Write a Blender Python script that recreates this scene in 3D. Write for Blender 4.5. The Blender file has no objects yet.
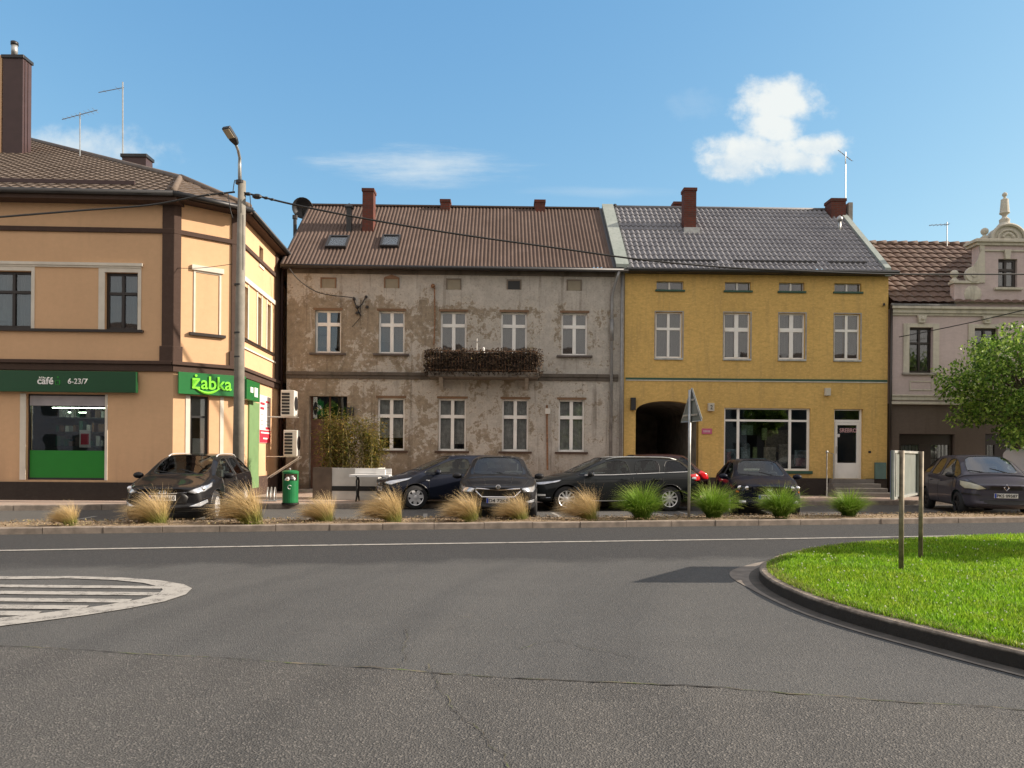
import bpy, bmesh, math, random
from mathutils import Vector, Matrix
from mathutils.bvhtree import BVHTree
SC = bpy.context.scene
COL = SC.collection
rnd = random.Random(7)
PI = math.pi

# ---------------------------------------------------------------- survey of the place
# camera station: eye 1.5 m above the road; sight lines taken from it fix where things stand
F, ZC, ROLL, HZ = 740.0, 1.5, 0.008, 454.5
CAM = Vector((0, 0, ZC))
def ray(px, py):
    cx = (px - 512) / F; cy = (HZ - py) / F
    return Vector((cx - ROLL * cy, 1.0, cy + ROLL * cx))
def at(px, py, Y):
    return CAM + ray(px, py) * Y
def gr(px, py, z=0.0):
    d = ray(px, py); return CAM + d * ((z - ZC) / d.z)

class Frame:
    """a facade plane: local x along it, local y into the building, z up"""
    def __init__(s, x, y, ang):
        s.M = Matrix.Translation((x, y, 0)) @ Matrix.Rotation(ang, 4, 'Z')
        s.I = s.M.inverted(); s.ang = ang; s.o = Vector((x, y, 0))
    def px(s, px, py, off=0.0):
        c = s.I @ CAM; d = s.I.to_3x3() @ ray(px, py)
        p = c + d * ((off - c.y) / d.y); return p.x, p.z
    def rect(s, x0, y0, x1, y1, off=0.0):
        ym = (y0 + y1) / 2; xm = (x0 + x1) / 2
        return s.px(x0, ym, off)[0], s.px(x1, ym, off)[0], s.px(xm, y1, off)[1], s.px(xm, y0, off)[1]
    def w(s, x, y, z): return s.M @ Vector((x, y, z))

# ---------------------------------------------------------------- materials
def lin(c):
    return tuple(((v / 12.92) if v <= .04045 else ((v + .055) / 1.055) ** 2.4) for v in [x / 255 for x in c])
class NT:
    def __init__(s, name):
        s.m = bpy.data.materials.new(name); s.m.use_nodes = True
        s.n = s.m.node_tree.nodes; s.l = s.m.node_tree.links
        s.b = s.n['Principled BSDF']; s.tc = None
    def add(s, t, **kw):
        nd = s.n.new(t)
        for k, v in kw.items():
            if hasattr(nd, k) and not k[0].isupper(): setattr(nd, k, v)
            else: nd.inputs[k.replace('_', ' ')].default_value = v
        return nd
    def link(s, a, b): s.l.new(a, b)
    def coord(s, scale=(1, 1, 1)):
        if s.tc is None: s.tc = s.n.new('ShaderNodeTexCoord')
        mp = s.n.new('ShaderNodeMapping'); mp.inputs['Scale'].default_value = scale
        s.l.new(s.tc.outputs['Object'], mp.inputs['Vector']); return mp.outputs[0]
    def noise(s, sc, scale=(1, 1, 1), detail=4, rough=.55):
        nd = s.n.new('ShaderNodeTexNoise'); nd.inputs['Scale'].default_value = sc
        nd.inputs['Detail'].default_value = detail; nd.inputs['Roughness'].default_value = rough
        s.l.new(s.coord(scale), nd.inputs['Vector']); return nd.outputs['Fac']
    def mr(s, v, a, b, c=0., d=1.):
        nd = s.n.new('ShaderNodeMapRange'); nd.inputs[1].default_value = a; nd.inputs[2].default_value = b
        nd.inputs[3].default_value = c; nd.inputs[4].default_value = d; s.l.new(v, nd.inputs[0]); return nd.outputs[0]
    def math(s, op, a, b=None):
        nd = s.n.new('ShaderNodeMath'); nd.operation = op
        for i, v in enumerate((a, b)):
            if v is None: continue
            if isinstance(v, (int, float)): nd.inputs[i].default_value = v
            else: s.l.new(v, nd.inputs[i])
        return nd.outputs[0]
    def mix(s, f, a, b):
        nd = s.n.new('ShaderNodeMix'); nd.data_type = 'RGBA'
        for i, v in ((0, f), (6, a), (7, b)):
            if isinstance(v, (int, float)): nd.inputs[i].default_value = v
            elif isinstance(v, tuple): nd.inputs[i].default_value = (*v[:3], 1)
            else: s.l.new(v, nd.inputs[i])
        return nd.outputs[2]
    def sep(s):
        nd = s.n.new('ShaderNodeSeparateXYZ'); s.l.new(s.coord(), nd.inputs[0]); return nd.outputs
    def bump(s, h, strength=.3, dist=.02):
        nd = s.n.new('ShaderNodeBump'); nd.inputs['Strength'].default_value = strength; nd.inputs['Distance'].default_value = dist
        s.l.new(h, nd.inputs['Height']); s.l.new(nd.outputs[0], s.b.inputs['Normal']); return nd
    def col(s, c):
        if isinstance(c, tuple): s.b.inputs['Base Color'].default_value = (*c[:3], 1)
        else: s.l.new(c, s.b.inputs['Base Color'])
    def set(s, **kw):
        for k, v in kw.items(): s.b.inputs[k.replace('_', ' ')].default_value = v
        return s

def plain(name, c, rough=.6, metal=0., var=.12, sc=3., bump=0., bsc=60., spec=.5, coat=0.):
    t = NT(name)
    n = t.noise(sc, detail=6)
    dark = tuple(v * (1 - var) for v in c); light = tuple(min(1, v * (1 + var)) for v in c)
    t.col(t.mix(t.mr(n, .3, .7), dark, light))
    t.set(Roughness=rough, Metallic=metal, Specular_IOR_Level=spec, Coat_Weight=coat)
    if bump: t.bump(t.noise(bsc, detail=4), bump, .01)
    return t.m

def plaster(name, c, dirt, bsc=45, var=.10, low=0.0, grime=.35, mott=.35):
    t = NT(name)
    big = t.noise(.5, detail=6); sm = t.noise(7, detail=5); st = t.noise(2.2, (2.2, 2.2, .22), detail=5)
    a = t.mix(t.mr(big, .3, .7), tuple(v * (1 - var) for v in c), tuple(v * (1 + var) for v in c))
    a = t.mix(t.mr(sm, .35, .75, 0, .25), a, tuple(v * .8 for v in c))
    a = t.mix(t.mr(st, .52, .75, 0, grime), a, dirt)
    if low:
        z = t.sep()[2]; g = t.math('MULTIPLY', t.mr(z, .2, low, 1, 0), t.mr(st, .3, .7, .2, .9)); a = t.mix(g, a, dirt)
    a = t.mix(t.mr(t.noise(4.5, (1, 1, 2.4), detail=7, rough=.72), .42, .66, 0, mott), a, tuple(v * .74 for v in c)); a = t.mix(t.mr(t.noise(11, (1, 1, 1.6), detail=5, rough=.7), .52, .68, 0, mott), a, tuple(min(1, v * 1.15 + .015) for v in c))
    t.col(a); t.set(Roughness=.92, Specular_IOR_Level=.15)
    t.bump(t.noise(bsc, detail=6, rough=.7), .45, .012)
    return t.m

def glassmat(name, tint, refl=.12, rough=.02, wav=.0, ior=1.5):
    t = NT(name); t.n.remove(t.b)
    out = [n for n in t.n if n.type == 'OUTPUT_MATERIAL'][0]
    tr = t.n.new('ShaderNodeBsdfTransparent'); tr.inputs[0].default_value = (*tint, 1)
    gl = t.n.new('ShaderNodeBsdfGlossy'); gl.inputs['Roughness'].default_value = rough; gl.inputs[0].default_value = (.95, .97, 1, 1)
    fr = t.n.new('ShaderNodeFresnel'); fr.inputs[0].default_value = ior
    k = t.mr(fr.outputs[0], 0, 1, refl, 1)
    if wav:
        bp = t.n.new('ShaderNodeBump'); bp.inputs['Strength'].default_value = wav; bp.inputs['Distance'].default_value = .05
        t.l.new(t.noise(1.6, detail=1), bp.inputs['Height']); t.l.new(bp.outputs[0], gl.inputs['Normal'])
    mx = t.n.new('ShaderNodeMixShader'); t.l.new(k, mx.inputs[0]); t.l.new(tr.outputs[0], mx.inputs[1]); t.l.new(gl.outputs[0], mx.inputs[2])
    t.l.new(mx.outputs[0], out.inputs[0]); return t.m

def brickmat(name, c1, c2, mortar, sc=1.0):
    t = NT(name)
    br = t.n.new('ShaderNodeTexBrick'); br.inputs['Color1'].default_value = (*c1, 1); br.inputs['Color2'].default_value = (*c2, 1)
    br.inputs['Mortar'].default_value = (*mortar, 1); br.inputs['Scale'].default_value = sc
    br.inputs['Brick Width'].default_value = .25; br.inputs['Row Height'].default_value = .075; br.inputs['Mortar Size'].default_value = .01
    s = t.sep(); cb = t.n.new('ShaderNodeCombineXYZ')
    t.l.new(t.math('ADD', s[0], s[1]), cb.inputs[0]); t.l.new(s[2], cb.inputs[1]); t.l.new(cb.outputs[0], br.inputs['Vector'])
    t.col(t.mix(t.mr(t.noise(5), .4, .8, 0, .6), br.outputs['Color'], (.06, .045, .04)))
    t.set(Roughness=.9, Specular_IOR_Level=.2); t.bump(br.outputs['Fac'], -.4, .01); return t.m

# ---------------------------------------------------------------- objects
def wmat(o):
    m = o.matrix_basis.copy(); p = o.parent
    while p is not None: m = p.matrix_basis @ m; p = p.parent
    return m
def tag(o, label=None, cat=None, group=None, kind=None):
    if label: o['label'] = label
    if cat: o['category'] = cat
    if group: o['group'] = group
    if kind: o['kind'] = kind
    return o
def thing(name, loc, rz, label, cat, group=None):
    o = bpy.data.objects.new(name, None); COL.objects.link(o)
    o.location = loc; o.rotation_euler = (0, 0, rz); o.empty_display_size = .3
    return tag(o, label, cat, group)
I4 = Matrix.Identity(4)

class MB:
    """collects faces in world coordinates (through matrix M); build() links ONE mesh object"""
    def __init__(s, M=None):
        s.v = []; s.f = []; s.mi = []; s.M = M if M is not None else I4; s.cur = 0
    def add(s, vs, fs):
        b = len(s.v); M = s.M
        s.v += [M @ Vector(p) for p in vs]
        for f in fs: s.f.append([i + b for i in f]); s.mi.append(s.cur)
        return s
    def quad(s, a, b, c, d): return s.add([a, b, c, d], [(0, 1, 2, 3)])
    def box(s, x0, x1, y0, y1, z0, z1):
        v = [(x, y, z) for z in (z0, z1) for y in (y0, y1) for x in (x0, x1)]
        return s.add(v, [(0, 2, 3, 1), (4, 5, 7, 6), (0, 1, 5, 4), (2, 6, 7, 3), (0, 4, 6, 2), (1, 3, 7, 5)])
    def prism(s, pts, h0, h1, axis='z'):
        """extrude polygon; axis z: pts=(x,y); axis y: pts=(x,z); axis x: pts=(y,z)"""
        def P(a, b, h): return {'z': (a, b, h), 'y': (a, h, b), 'x': (h, a, b)}[axis]
        n = len(pts); v = [P(a, b, h0) for a, b in pts] + [P(a, b, h1) for a, b in pts]
        f = [tuple(range(n)), tuple(range(2 * n - 1, n - 1, -1))] + [(i, i + n, (i + 1) % n + n, (i + 1) % n) for i in range(n)]
        return s.add(v, f)
    def tube(s, pts, r, n=6, cap=True):
        pts = [Vector(p) for p in pts]; rs = r if isinstance(r, (list, tuple)) else [r] * len(pts)
        vs = []; fs = []
        prev = None
        for i, p in enumerate(pts):
            a = pts[max(i - 1, 0)]; b = pts[min(i + 1, len(pts) - 1)]
            d = (b - a); d = d.normalized() if d.length > 1e-9 else Vector((0, 0, 1))
            if prev is None:
                h = Vector((0, 0, 1)) if abs(d.z) < .9 else Vector((1, 0, 0))
                x = d.cross(h).normalized()
            else:
                x = (prev - d * prev.dot(d)); x = x.normalized() if x.length > 1e-6 else d.orthogonal().normalized()
            prev = x; y = d.cross(x)
            for k in range(n):
                t = 2 * PI * k / n; vs.append(p + (x * math.cos(t) + y * math.sin(t)) * rs[i])
        for i in range(len(pts) - 1):
            for k in range(n):
                k2 = (k + 1) % n; fs.append((i * n + k, i * n + k2, (i + 1) * n + k2, (i + 1) * n + k))
        if cap: fs.append(tuple(range(n - 1, -1, -1))); fs.append(tuple((len(pts) - 1) * n + k for k in range(n)))
        return s.add(vs, fs)
    def lathe(s, prof, n=16, c=(0, 0, 0), axis='z', cap=True):
        """prof: (radius, height)"""
        vs = []; fs = []
        for r, h in prof:
            for k in range(n):
                t = 2 * PI * k / n; a, b = r * math.cos(t), r * math.sin(t)
                p = {'z': (a, b, h), 'y': (a, h, b), 'x': (h, a, b)}[axis]
                vs.append((p[0] + c[0], p[1] + c[1], p[2] + c[2]))
        for i in range(len(prof) - 1):
            for k in range(n):
                k2 = (k + 1) % n; fs.append((i * n + k, i * n + k2, (i + 1) * n + k2, (i + 1) * n + k))
        if cap: fs.append(tuple(range(n - 1, -1, -1))); fs.append(tuple((len(prof) - 1) * n + k for k in range(n)))
        return s.add(vs, fs)
    def ball(s, c, r, n=10, sq=(1, 1, 1)):
        m = n // 2 + 1; vs = []; fs = []
        for i in range(m + 1):
            ph = PI * i / m - PI / 2
            for k in range(n):
                t = 2 * PI * k / n
                vs.append((c[0] + r * sq[0] * math.cos(ph) * math.cos(t), c[1] + r * sq[1] * math.cos(ph) * math.sin(t), c[2] + r * sq[2] * math.sin(ph)))
        for i in range(m):
            for k in range(n): fs.append((i * n + k, i * n + (k + 1) % n, (i + 1) * n + (k + 1) % n, (i + 1) * n + k))
        return s.add(vs, fs)
    def grid(s, rows, close=False):
        b = []; n = len(rows[0])
        for r in rows: b += list(r)
        fs = [(i * n + k, i * n + k + 1, (i + 1) * n + k + 1, (i + 1) * n + k) for i in range(len(rows) - 1) for k in range(n - 1)]
        return s.add(b, fs)
    def build(s, name, mats, parent=None, smooth=False, bevel=0, fix=True):
        if not isinstance(mats, (list, tuple)): mats = [mats]
        me = bpy.data.meshes.new(name)
        inv = wmat(parent).inverted() if parent is not None else None
        vs = [inv @ p for p in s.v] if inv is not None else s.v
        me.from_pydata([tuple(p) for p in vs], [], s.f)
        for m in mats: me.materials.append(m)
        me.polygons.foreach_set('material_index', s.mi)
        if smooth: me.polygons.foreach_set('use_smooth', [True] * len(s.f))
        if fix and len(s.f) < 60000:
            bm = bmesh.new(); bm.from_mesh(me); bmesh.ops.recalc_face_normals(bm, faces=bm.faces); bm.to_mesh(me); bm.free()
        me.update()
        o = bpy.data.objects.new(name, me); COL.objects.link(o)
        if parent is not None: o.parent = parent
        if bevel:
            b = o.modifiers.new('bevel', 'BEVEL'); b.width = bevel; b.segments = 2; b.limit_method = 'ANGLE'; b.angle_limit = .7
        return o

def build_each(s, name, mats, parent, size=0.0, **kw):
    """one object per connected piece; pieces nearer than size stay together"""
    n = len(s.v); par = list(range(n))
    def fd(i):
        while par[i] != i: par[i] = par[par[i]]; i = par[i]
        return i
    for f in s.f:
        a = fd(f[0])
        for i in f[1:]: par[fd(i)] = a
    comp = {}
    for k, f in enumerate(s.f): comp.setdefault(fd(f[0]), []).append(k)
    boxes = []
    for r, fs in comp.items():
        vs = [s.v[i] for k in fs for i in s.f[k]]
        boxes.append([fs, [min(v[a] for v in vs) for a in range(3)], [max(v[a] for v in vs) for a in range(3)]])
    merged = True
    while merged:
        merged = False
        for i in range(len(boxes)):
            for j in range(i + 1, len(boxes)):
                if all(boxes[i][1][a] - size <= boxes[j][2][a] and boxes[j][1][a] - size <= boxes[i][2][a] for a in range(3)):
                    A, B = boxes[i], boxes[j]; boxes[i] = [A[0] + B[0], [min(x, y) for x, y in zip(A[1], B[1])], [max(x, y) for x, y in zip(A[2], B[2])]]; boxes.pop(j); merged = True; break
            if merged: break
    outs = []
    for fs, _, _ in boxes:
        m = MB(); mp = {}
        for k in fs:
            g = []
            for i in s.f[k]:
                if i not in mp: mp[i] = len(m.v); m.v.append(s.v[i])
                g.append(mp[i])
            m.f.append(g); m.mi.append(s.mi[k])
        outs.append(m.build(name, mats, parent, **kw))
    return outs
MB.build_each = build_each
def copy_tree(o, parent=None):
    c = o.copy(); COL.objects.link(c); c.parent = parent
    for ch in [x for x in bpy.data.objects if x.parent == o]: copy_tree(ch, c)
    return c

def lettering(txt, M, box, mat, parent, name='lettering', ext=.01, bold=0., keep=True):
    """text fitted in box=(s0,s1,z0,z1) on local plane y = -ext of matrix M, reading from outside"""
    cu = bpy.data.curves.new('txt', 'FONT'); cu.body = txt; cu.size = 1; cu.extrude = .02; cu.offset = bold; cu.resolution_u = 3
    o = bpy.data.objects.new('txt', cu); COL.objects.link(o)
    bpy.context.view_layer.update()
    dg = bpy.context.evaluated_depsgraph_get()
    me = bpy.data.meshes.new_from_object(o.evaluated_get(dg)); bpy.data.objects.remove(o)
    xs = [v.co.x for v in me.vertices]; ys = [v.co.y for v in me.vertices]
    x0, x1, y0, y1 = min(xs), max(xs), min(ys), max(ys)
    sx = (box[1] - box[0]) / (x1 - x0); sy = (box[3] - box[2]) / (y1 - y0)
    inv = wmat(parent).inverted() if parent is not None else I4
    for v in me.vertices:
        c = v.co
        v.co = inv @ (M @ Vector((box[0] + (c.x - x0) * sx, -ext * .5 - (c.z / .02) * ext * .5 - .003, box[2] + (c.y - y0) * sy)))
    me.materials.clear(); me.materials.append(mat)
    ob = bpy.data.objects.new(name, me); COL.objects.link(ob); ob.parent = parent
    return ob

def wall(mb, s0, s1, z0, z1, holes, depth=.28, y=0.0):
    """front face with rectangular holes and their reveals, in the local frame"""
    xs = sorted({s0, s1, *[h[0] for h in holes], *[h[1] for h in holes]}); zs = sorted({z0, z1, *[h[2] for h in holes], *[h[3] for h in holes]})
    xs = [x for x in xs if s0 - 1e-6 <= x <= s1 + 1e-6]; zs = [z for z in zs if z0 - 1e-6 <= z <= z1 + 1e-6]
    for i in range(len(xs) - 1):
        for j in range(len(zs) - 1):
            cx = (xs[i] + xs[i + 1]) / 2; cz = (zs[j] + zs[j + 1]) / 2
            if any(h[0] < cx < h[1] and h[2] < cz < h[3] for h in holes): continue
            mb.quad((xs[i], y, zs[j]), (xs[i + 1], y, zs[j]), (xs[i + 1], y, zs[j + 1]), (xs[i], y, zs[j + 1]))
    for a, b, c, d in holes:
        for p, q in (((a, c), (a, d)), ((a, d), (b, d)), ((b, d), (b, c)), ((b, c), (a, c))):
            mb.quad((p[0], y, p[1]), (q[0], y, q[1]), (q[0], y + depth, q[1]), (p[0], y + depth, p[1]))

def roof_sheet(mb, smin, smax, dmax, tanp, ze, hf, ds, dd, y0=0.0):
    """roof slope in the local frame: rises inward (local y) from eave line y0; hf(s, t) = relief above the slope"""
    nrm = Vector((0, -tanp, 1)).normalized(); k = math.sqrt(1 + tanp * tanp)
    s_lo = min(smin(d * dmax / 20) for d in range(21)); s_hi = max(smax(d * dmax / 20) for d in range(21))
    ns = int((s_hi - s_lo) / ds) + 1
    ts = []; t = 0.
    while t < dmax * k: ts += dd(t); t = ts[-1] + 1e-4
    ts = [q for q in ts if q < dmax * k] + [dmax * k]
    rows = []
    for t in ts:
        d = t / k; a, b = smin(d), smax(d); row = []
        for i in range(ns + 1):
            sv = min(max(s_lo + i * ds, a), b)
            p = Vector((sv, y0 + d, ze + d * tanp)) + nrm * hf(sv, t); row.append(p)
        rows.append(row)
    mb.grid(rows)
EXPO = 1.6
# ---------------------------------------------------------------- material library
M = {}
M['white'] = plain('white_frame', (.80, .79, .76), .45, var=.06)
M['cream'] = plain('cream_trim', (.66, .61, .52), .8, var=.08, bump=.2)
M['brown_trim'] = plaster('brown_trim', (.085, .056, .045), (.05, .04, .035), var=.08)
M['brown_frame'] = plain('brown_frame', (.022, .015, .012), .4)
M['dark_metal'] = plain('dark_metal', (.03, .03, .032), .45, .3)
M['galv'] = plain('galvanised', (.42, .43, .42), .45, .7, var=.2, sc=8)
M['zinc'] = plain('zinc_pipe', (.26, .265, .27), .5, .5, var=.2, sc=5)
M['tan'] = plaster('tan_plaster', (.66, .425, .25), (.44, .29, .18), var=.05, grime=.12, low=1.6, mott=.12)
M['yellow'] = plaster('yellow_plaster', (.64, .43, .15), (.34, .25, .12), var=.14, grime=.6, mott=.85, low=1.8)
M['pink'] = plaster('pink_plaster', (.54, .45, .44), (.36, .30, .29), var=.07, grime=.35)
M['stone'] = plaster('pale_stucco', (.56, .53, .45), (.22, .20, .17), var=.1, grime=.6)
M['plinth'] = plaster('dark_plinth', (.045, .037, .033), (.03, .026, .024), var=.15)
M['brownwall'] = plaster('brown_ground_wall', (.13, .105, .09), (.07, .055, .05), var=.1)
M['glass'] = glassmat('window_glass', (.70, .72, .71), .045, .015, .06)
M['clearglass'] = glassmat('clear_glass', (.92, .93, .93), .03, .015, .05)
M['shopglass'] = glassmat('shop_glass', (.8, .83, .82), .04, .01, .03)
M['carglass'] = glassmat('car_glass', (.5, .57, .55), .02, .01, ior=1.33)
M['curtain'] = plain('curtain', (.33, .32, .31), .9, var=.1)
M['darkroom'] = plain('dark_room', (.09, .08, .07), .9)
M['brick'] = brickmat('chimney_brick', (.17, .045, .030), (.12, .033, .024), (.10, .075, .065))
M['clad'] = plain('brown_cladding', (.06, .033, .032), .5, .2)
M['green_sign'] = plain('green_sign', (.005, .062, .018), .35, var=.05)
M['green_bright'] = plain('green_bright', (.010, .20, .016), .35, var=.05)
M['lime'] = plain('lime_letters', (.24, .80, .05), .35, var=.03)
M['white_letters'] = plain('white_letters', (.8, .8, .78), .4, var=.02)
M['red_print'] = plain('red_print', (.62, .03, .06), .5, var=.05)
M['paper'] = plain('white_print', (.72, .70, .68), .5, var=.05)
M['grey_print'] = plain('grey_print', (.35, .33, .35), .6)
M['rubber'] = plain('tyre_rubber', (.018, .018, .019), .8, bump=.2)
M['alloy'] = plain('wheel_alloy', (.72, .72, .72), .3, .35, var=.05)
M['chrome'] = plain('chrome', (.7, .7, .72), .12, 1., var=.02)
M['lamp'] = plain('lamp_glass', (.60, .62, .66), .10, .55, var=.25, sc=14, coat=1.)
M['amber'] = plain('amber_lamp', (.55, .16, .02), .2, coat=1.)
M['red_lamp'] = plain('red_lamp', (.55, .01, .015), .15, coat=1.)
M['black_trim'] = plain('black_trim', (.012, .012, .013), .45)
M['seat'] = plain('seat_cloth', (.14, .14, .145), .9)
M['plate'] = plain('plate_white', (.7, .7, .68), .4, var=.03)
M['plate_blue'] = plain('plate_blue', (.02, .06, .4), .4)
M['black_ink'] = plain('black_ink', (.01, .01, .01), .5)
M['wood_door'] = plain('brown_door', (.12, .055, .032), .65, var=.3, sc=4, bump=.2)
M['bin_green'] = plain('bin_green', (.012, .16, .05), .35, var=.1)
M['concrete'] = plain('concrete', (.32, .30, .27), .9, var=.22, sc=6, bump=.4, bsc=80)
M['polecon'] = plain('pole_concrete', (.21, .195, .165), .9, var=.2, sc=4, bump=.35, bsc=60)
M['kerbstone'] = plain('kerb_stone', (.24, .20, .165), .95, var=.3, sc=5, bump=.5, bsc=70)
M['bench_white'] = plain('bench_white', (.75, .74, .72), .5, var=.05)
M['cast'] = plain('cast_iron', (.02, .02, .02), .5, .5)
M['plank'] = plain('planter_side', (.12, .085, .06), .8, var=.25)
M['rust'] = plain('rusty_metal', (.25, .13, .07), .7, .3, var=.45, sc=20, bump=.2)
M['signback'] = plain('sign_back', (.17, .19, .18), .5, .35, var=.15, sc=5)
M['cable'] = plain('cable_black', (.012, .012, .012), .6)
M['bark'] = plain('bark', (.13, .10, .075), .95, var=.35, sc=12, bump=.8, bsc=30)
M['acwhite'] = plain('ac_casing', (.62, .60, .55), .5, var=.08)
M['teal'] = plain('teal_box', (.09, .16, .15), .6, var=.15)
M['darkgreen'] = plain('dark_green_paint', (.02, .075, .05), .5)

def paint(name, c, metal=.0):
    t = NT(name); t.col(t.mix(t.mr(t.noise(400, detail=1), .4, .7, 0, .4), c, tuple(v * 1.6 + .002 for v in c)))
    t.set(Metallic=metal, Roughness=.5, Coat_Weight=.55, Coat_Roughness=.015, Coat_IOR=1.4, Specular_IOR_Level=.12)
    return t.m
M['black_paint'] = paint('black_paint', (.007, .007, .0085))
M['blue_paint'] = paint('midnight_paint', (.008, .011, .022))
M['grey_paint'] = paint('plum_grey_paint', (.060, .057, .075), .3)
M['golf_paint'] = paint('night_blue_paint', (.004, .006, .016))
M['golf_paint'].node_tree.nodes['Principled BSDF'].inputs['Coat Weight'].default_value = .3
M['lace'] = plain('lace_curtain', (.66, .65, .62), .9, var=.25, sc=9)
M['dkgreen_paint'] = paint('charcoal_paint', (.010, .012, .013))
M['skoda_paint'] = paint('graphite_paint', (.012, .012, .014))
M['maroon_paint'] = paint('dark_red_paint', (.02, .006, .008))
M['van_paint'] = paint('white_van_paint', (.62, .61, .64), 0.)

# weathered render of the old house
def oldwall():
    t = NT('weathered_render')
    s = t.sep()
    big = t.noise(.42, detail=8, rough=.62); med = t.noise(1.7, detail=8, rough=.7); st = t.noise(1.6, (2.6, 2.6, .16), detail=6, rough=.6)
    lr = t.mr(s[0], 0, 10.5, .055, -.055)            # plaster survives better towards the yellow house
    up = t.mr(s[2], 6.4, 7.4, 0, -.12)
    fin = t.noise(6.5, detail=8, rough=.75); m = t.math('ADD', t.math('ADD', t.math('ADD', t.math('MULTIPLY', big, .30), t.math('MULTIPLY', t.math('ADD', med, fin), .385)), lr), up)
    brown = t.mix(t.mr(t.noise(5, detail=6), .3, .7), (.225, .188, .14), (.36, .305, .235))
    grey = t.mix(t.mr(t.noise(3, detail=7), .3, .7), (.39, .365, .33), (.52, .49, .445))
    c = t.mix(t.mr(m, .515, .555), grey, brown); c = t.mix(t.math('MULTIPLY', t.mr(m, .495, .515), t.mr(m, .53, .515)), c, (.55, .51, .45)); c = t.mix(t.mr(t.noise(14, detail=6, rough=.75), .5, .7, 0, .5), c, (.16, .13, .10)); c = t.mix(t.mr(t.noise(17, detail=4, rough=.75), .58, .68, 0, .5), c, (.60, .55, .48))
    c = t.mix(t.mr(st, .56, .68, 0, .55), c, (.11, .09, .07))
    c = t.mix(t.mr(t.noise(2.0, (3, 3, .3), detail=4), .62, .68, 0, .5), c, (.52, .50, .46))
    c = t.mix(t.mr(t.noise(6.5, detail=3, rough=.6), .66, .70, 0, .8), c, (.56, .54, .50))
    c = t.mix(t.mr(t.noise(9, detail=3, rough=.6), .68, .72, 0, .8), c, (.09, .07, .05))
    damp = t.math('MULTIPLY', t.mr(s[2], .2, 1.6, 1, 0), t.mr(med, .35, .6, .3, 1))
    c = t.mix(damp, c, (.13, .10, .075))
    t.col(c); t.set(Roughness=.95, Specular_IOR_Level=.12)
    h = t.math('ADD', t.math('MULTIPLY', t.mr(m, .49, .61), -1.2), t.noise(30, detail=6, rough=.7))
    t.bump(h, .6, .02); return t.m
M['oldwall'] = oldwall()

def roofmat(name, c1, c2, rough=.6, spec=.3, moss=0.):
    t = NT(name); a = t.mix(t.mr(t.noise(1.2, detail=6), .3, .7), c1, c2)
    a = t.mix(t.mr(t.noise(9, detail=5), .5, .75, 0, .5), a, tuple(v * .6 for v in c1))
    if moss: a = t.mix(t.mr(t.noise(3, detail=7, rough=.7), .56, .66, 0, moss), a, (.20, .18, .14))
    t.col(a); t.set(Roughness=rough, Specular_IOR_Level=spec); t.bump(t.noise(70), .15, .01); return t.m
M['roof_brown'] = roofmat('brown_corrugated', (.108, .076, .062), (.145, .105, .088), .8, .15)
M['roof_slate'] = roofmat('grey_metal_tile', (.175, .172, .185), (.235, .232, .245), .6, .2)
M['roof_tan'] = roofmat('brown_concrete_tile', (.125, .095, .074), (.18, .14, .11), .75)
M['roof_clay'] = roofmat('old_clay_tile', (.105, .066, .05), (.15, .10, .078), .8, moss=.5)
M['flash'] = roofmat('green_grey_flashing', (.27, .31, .28), (.36, .39, .36), .55)

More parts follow.
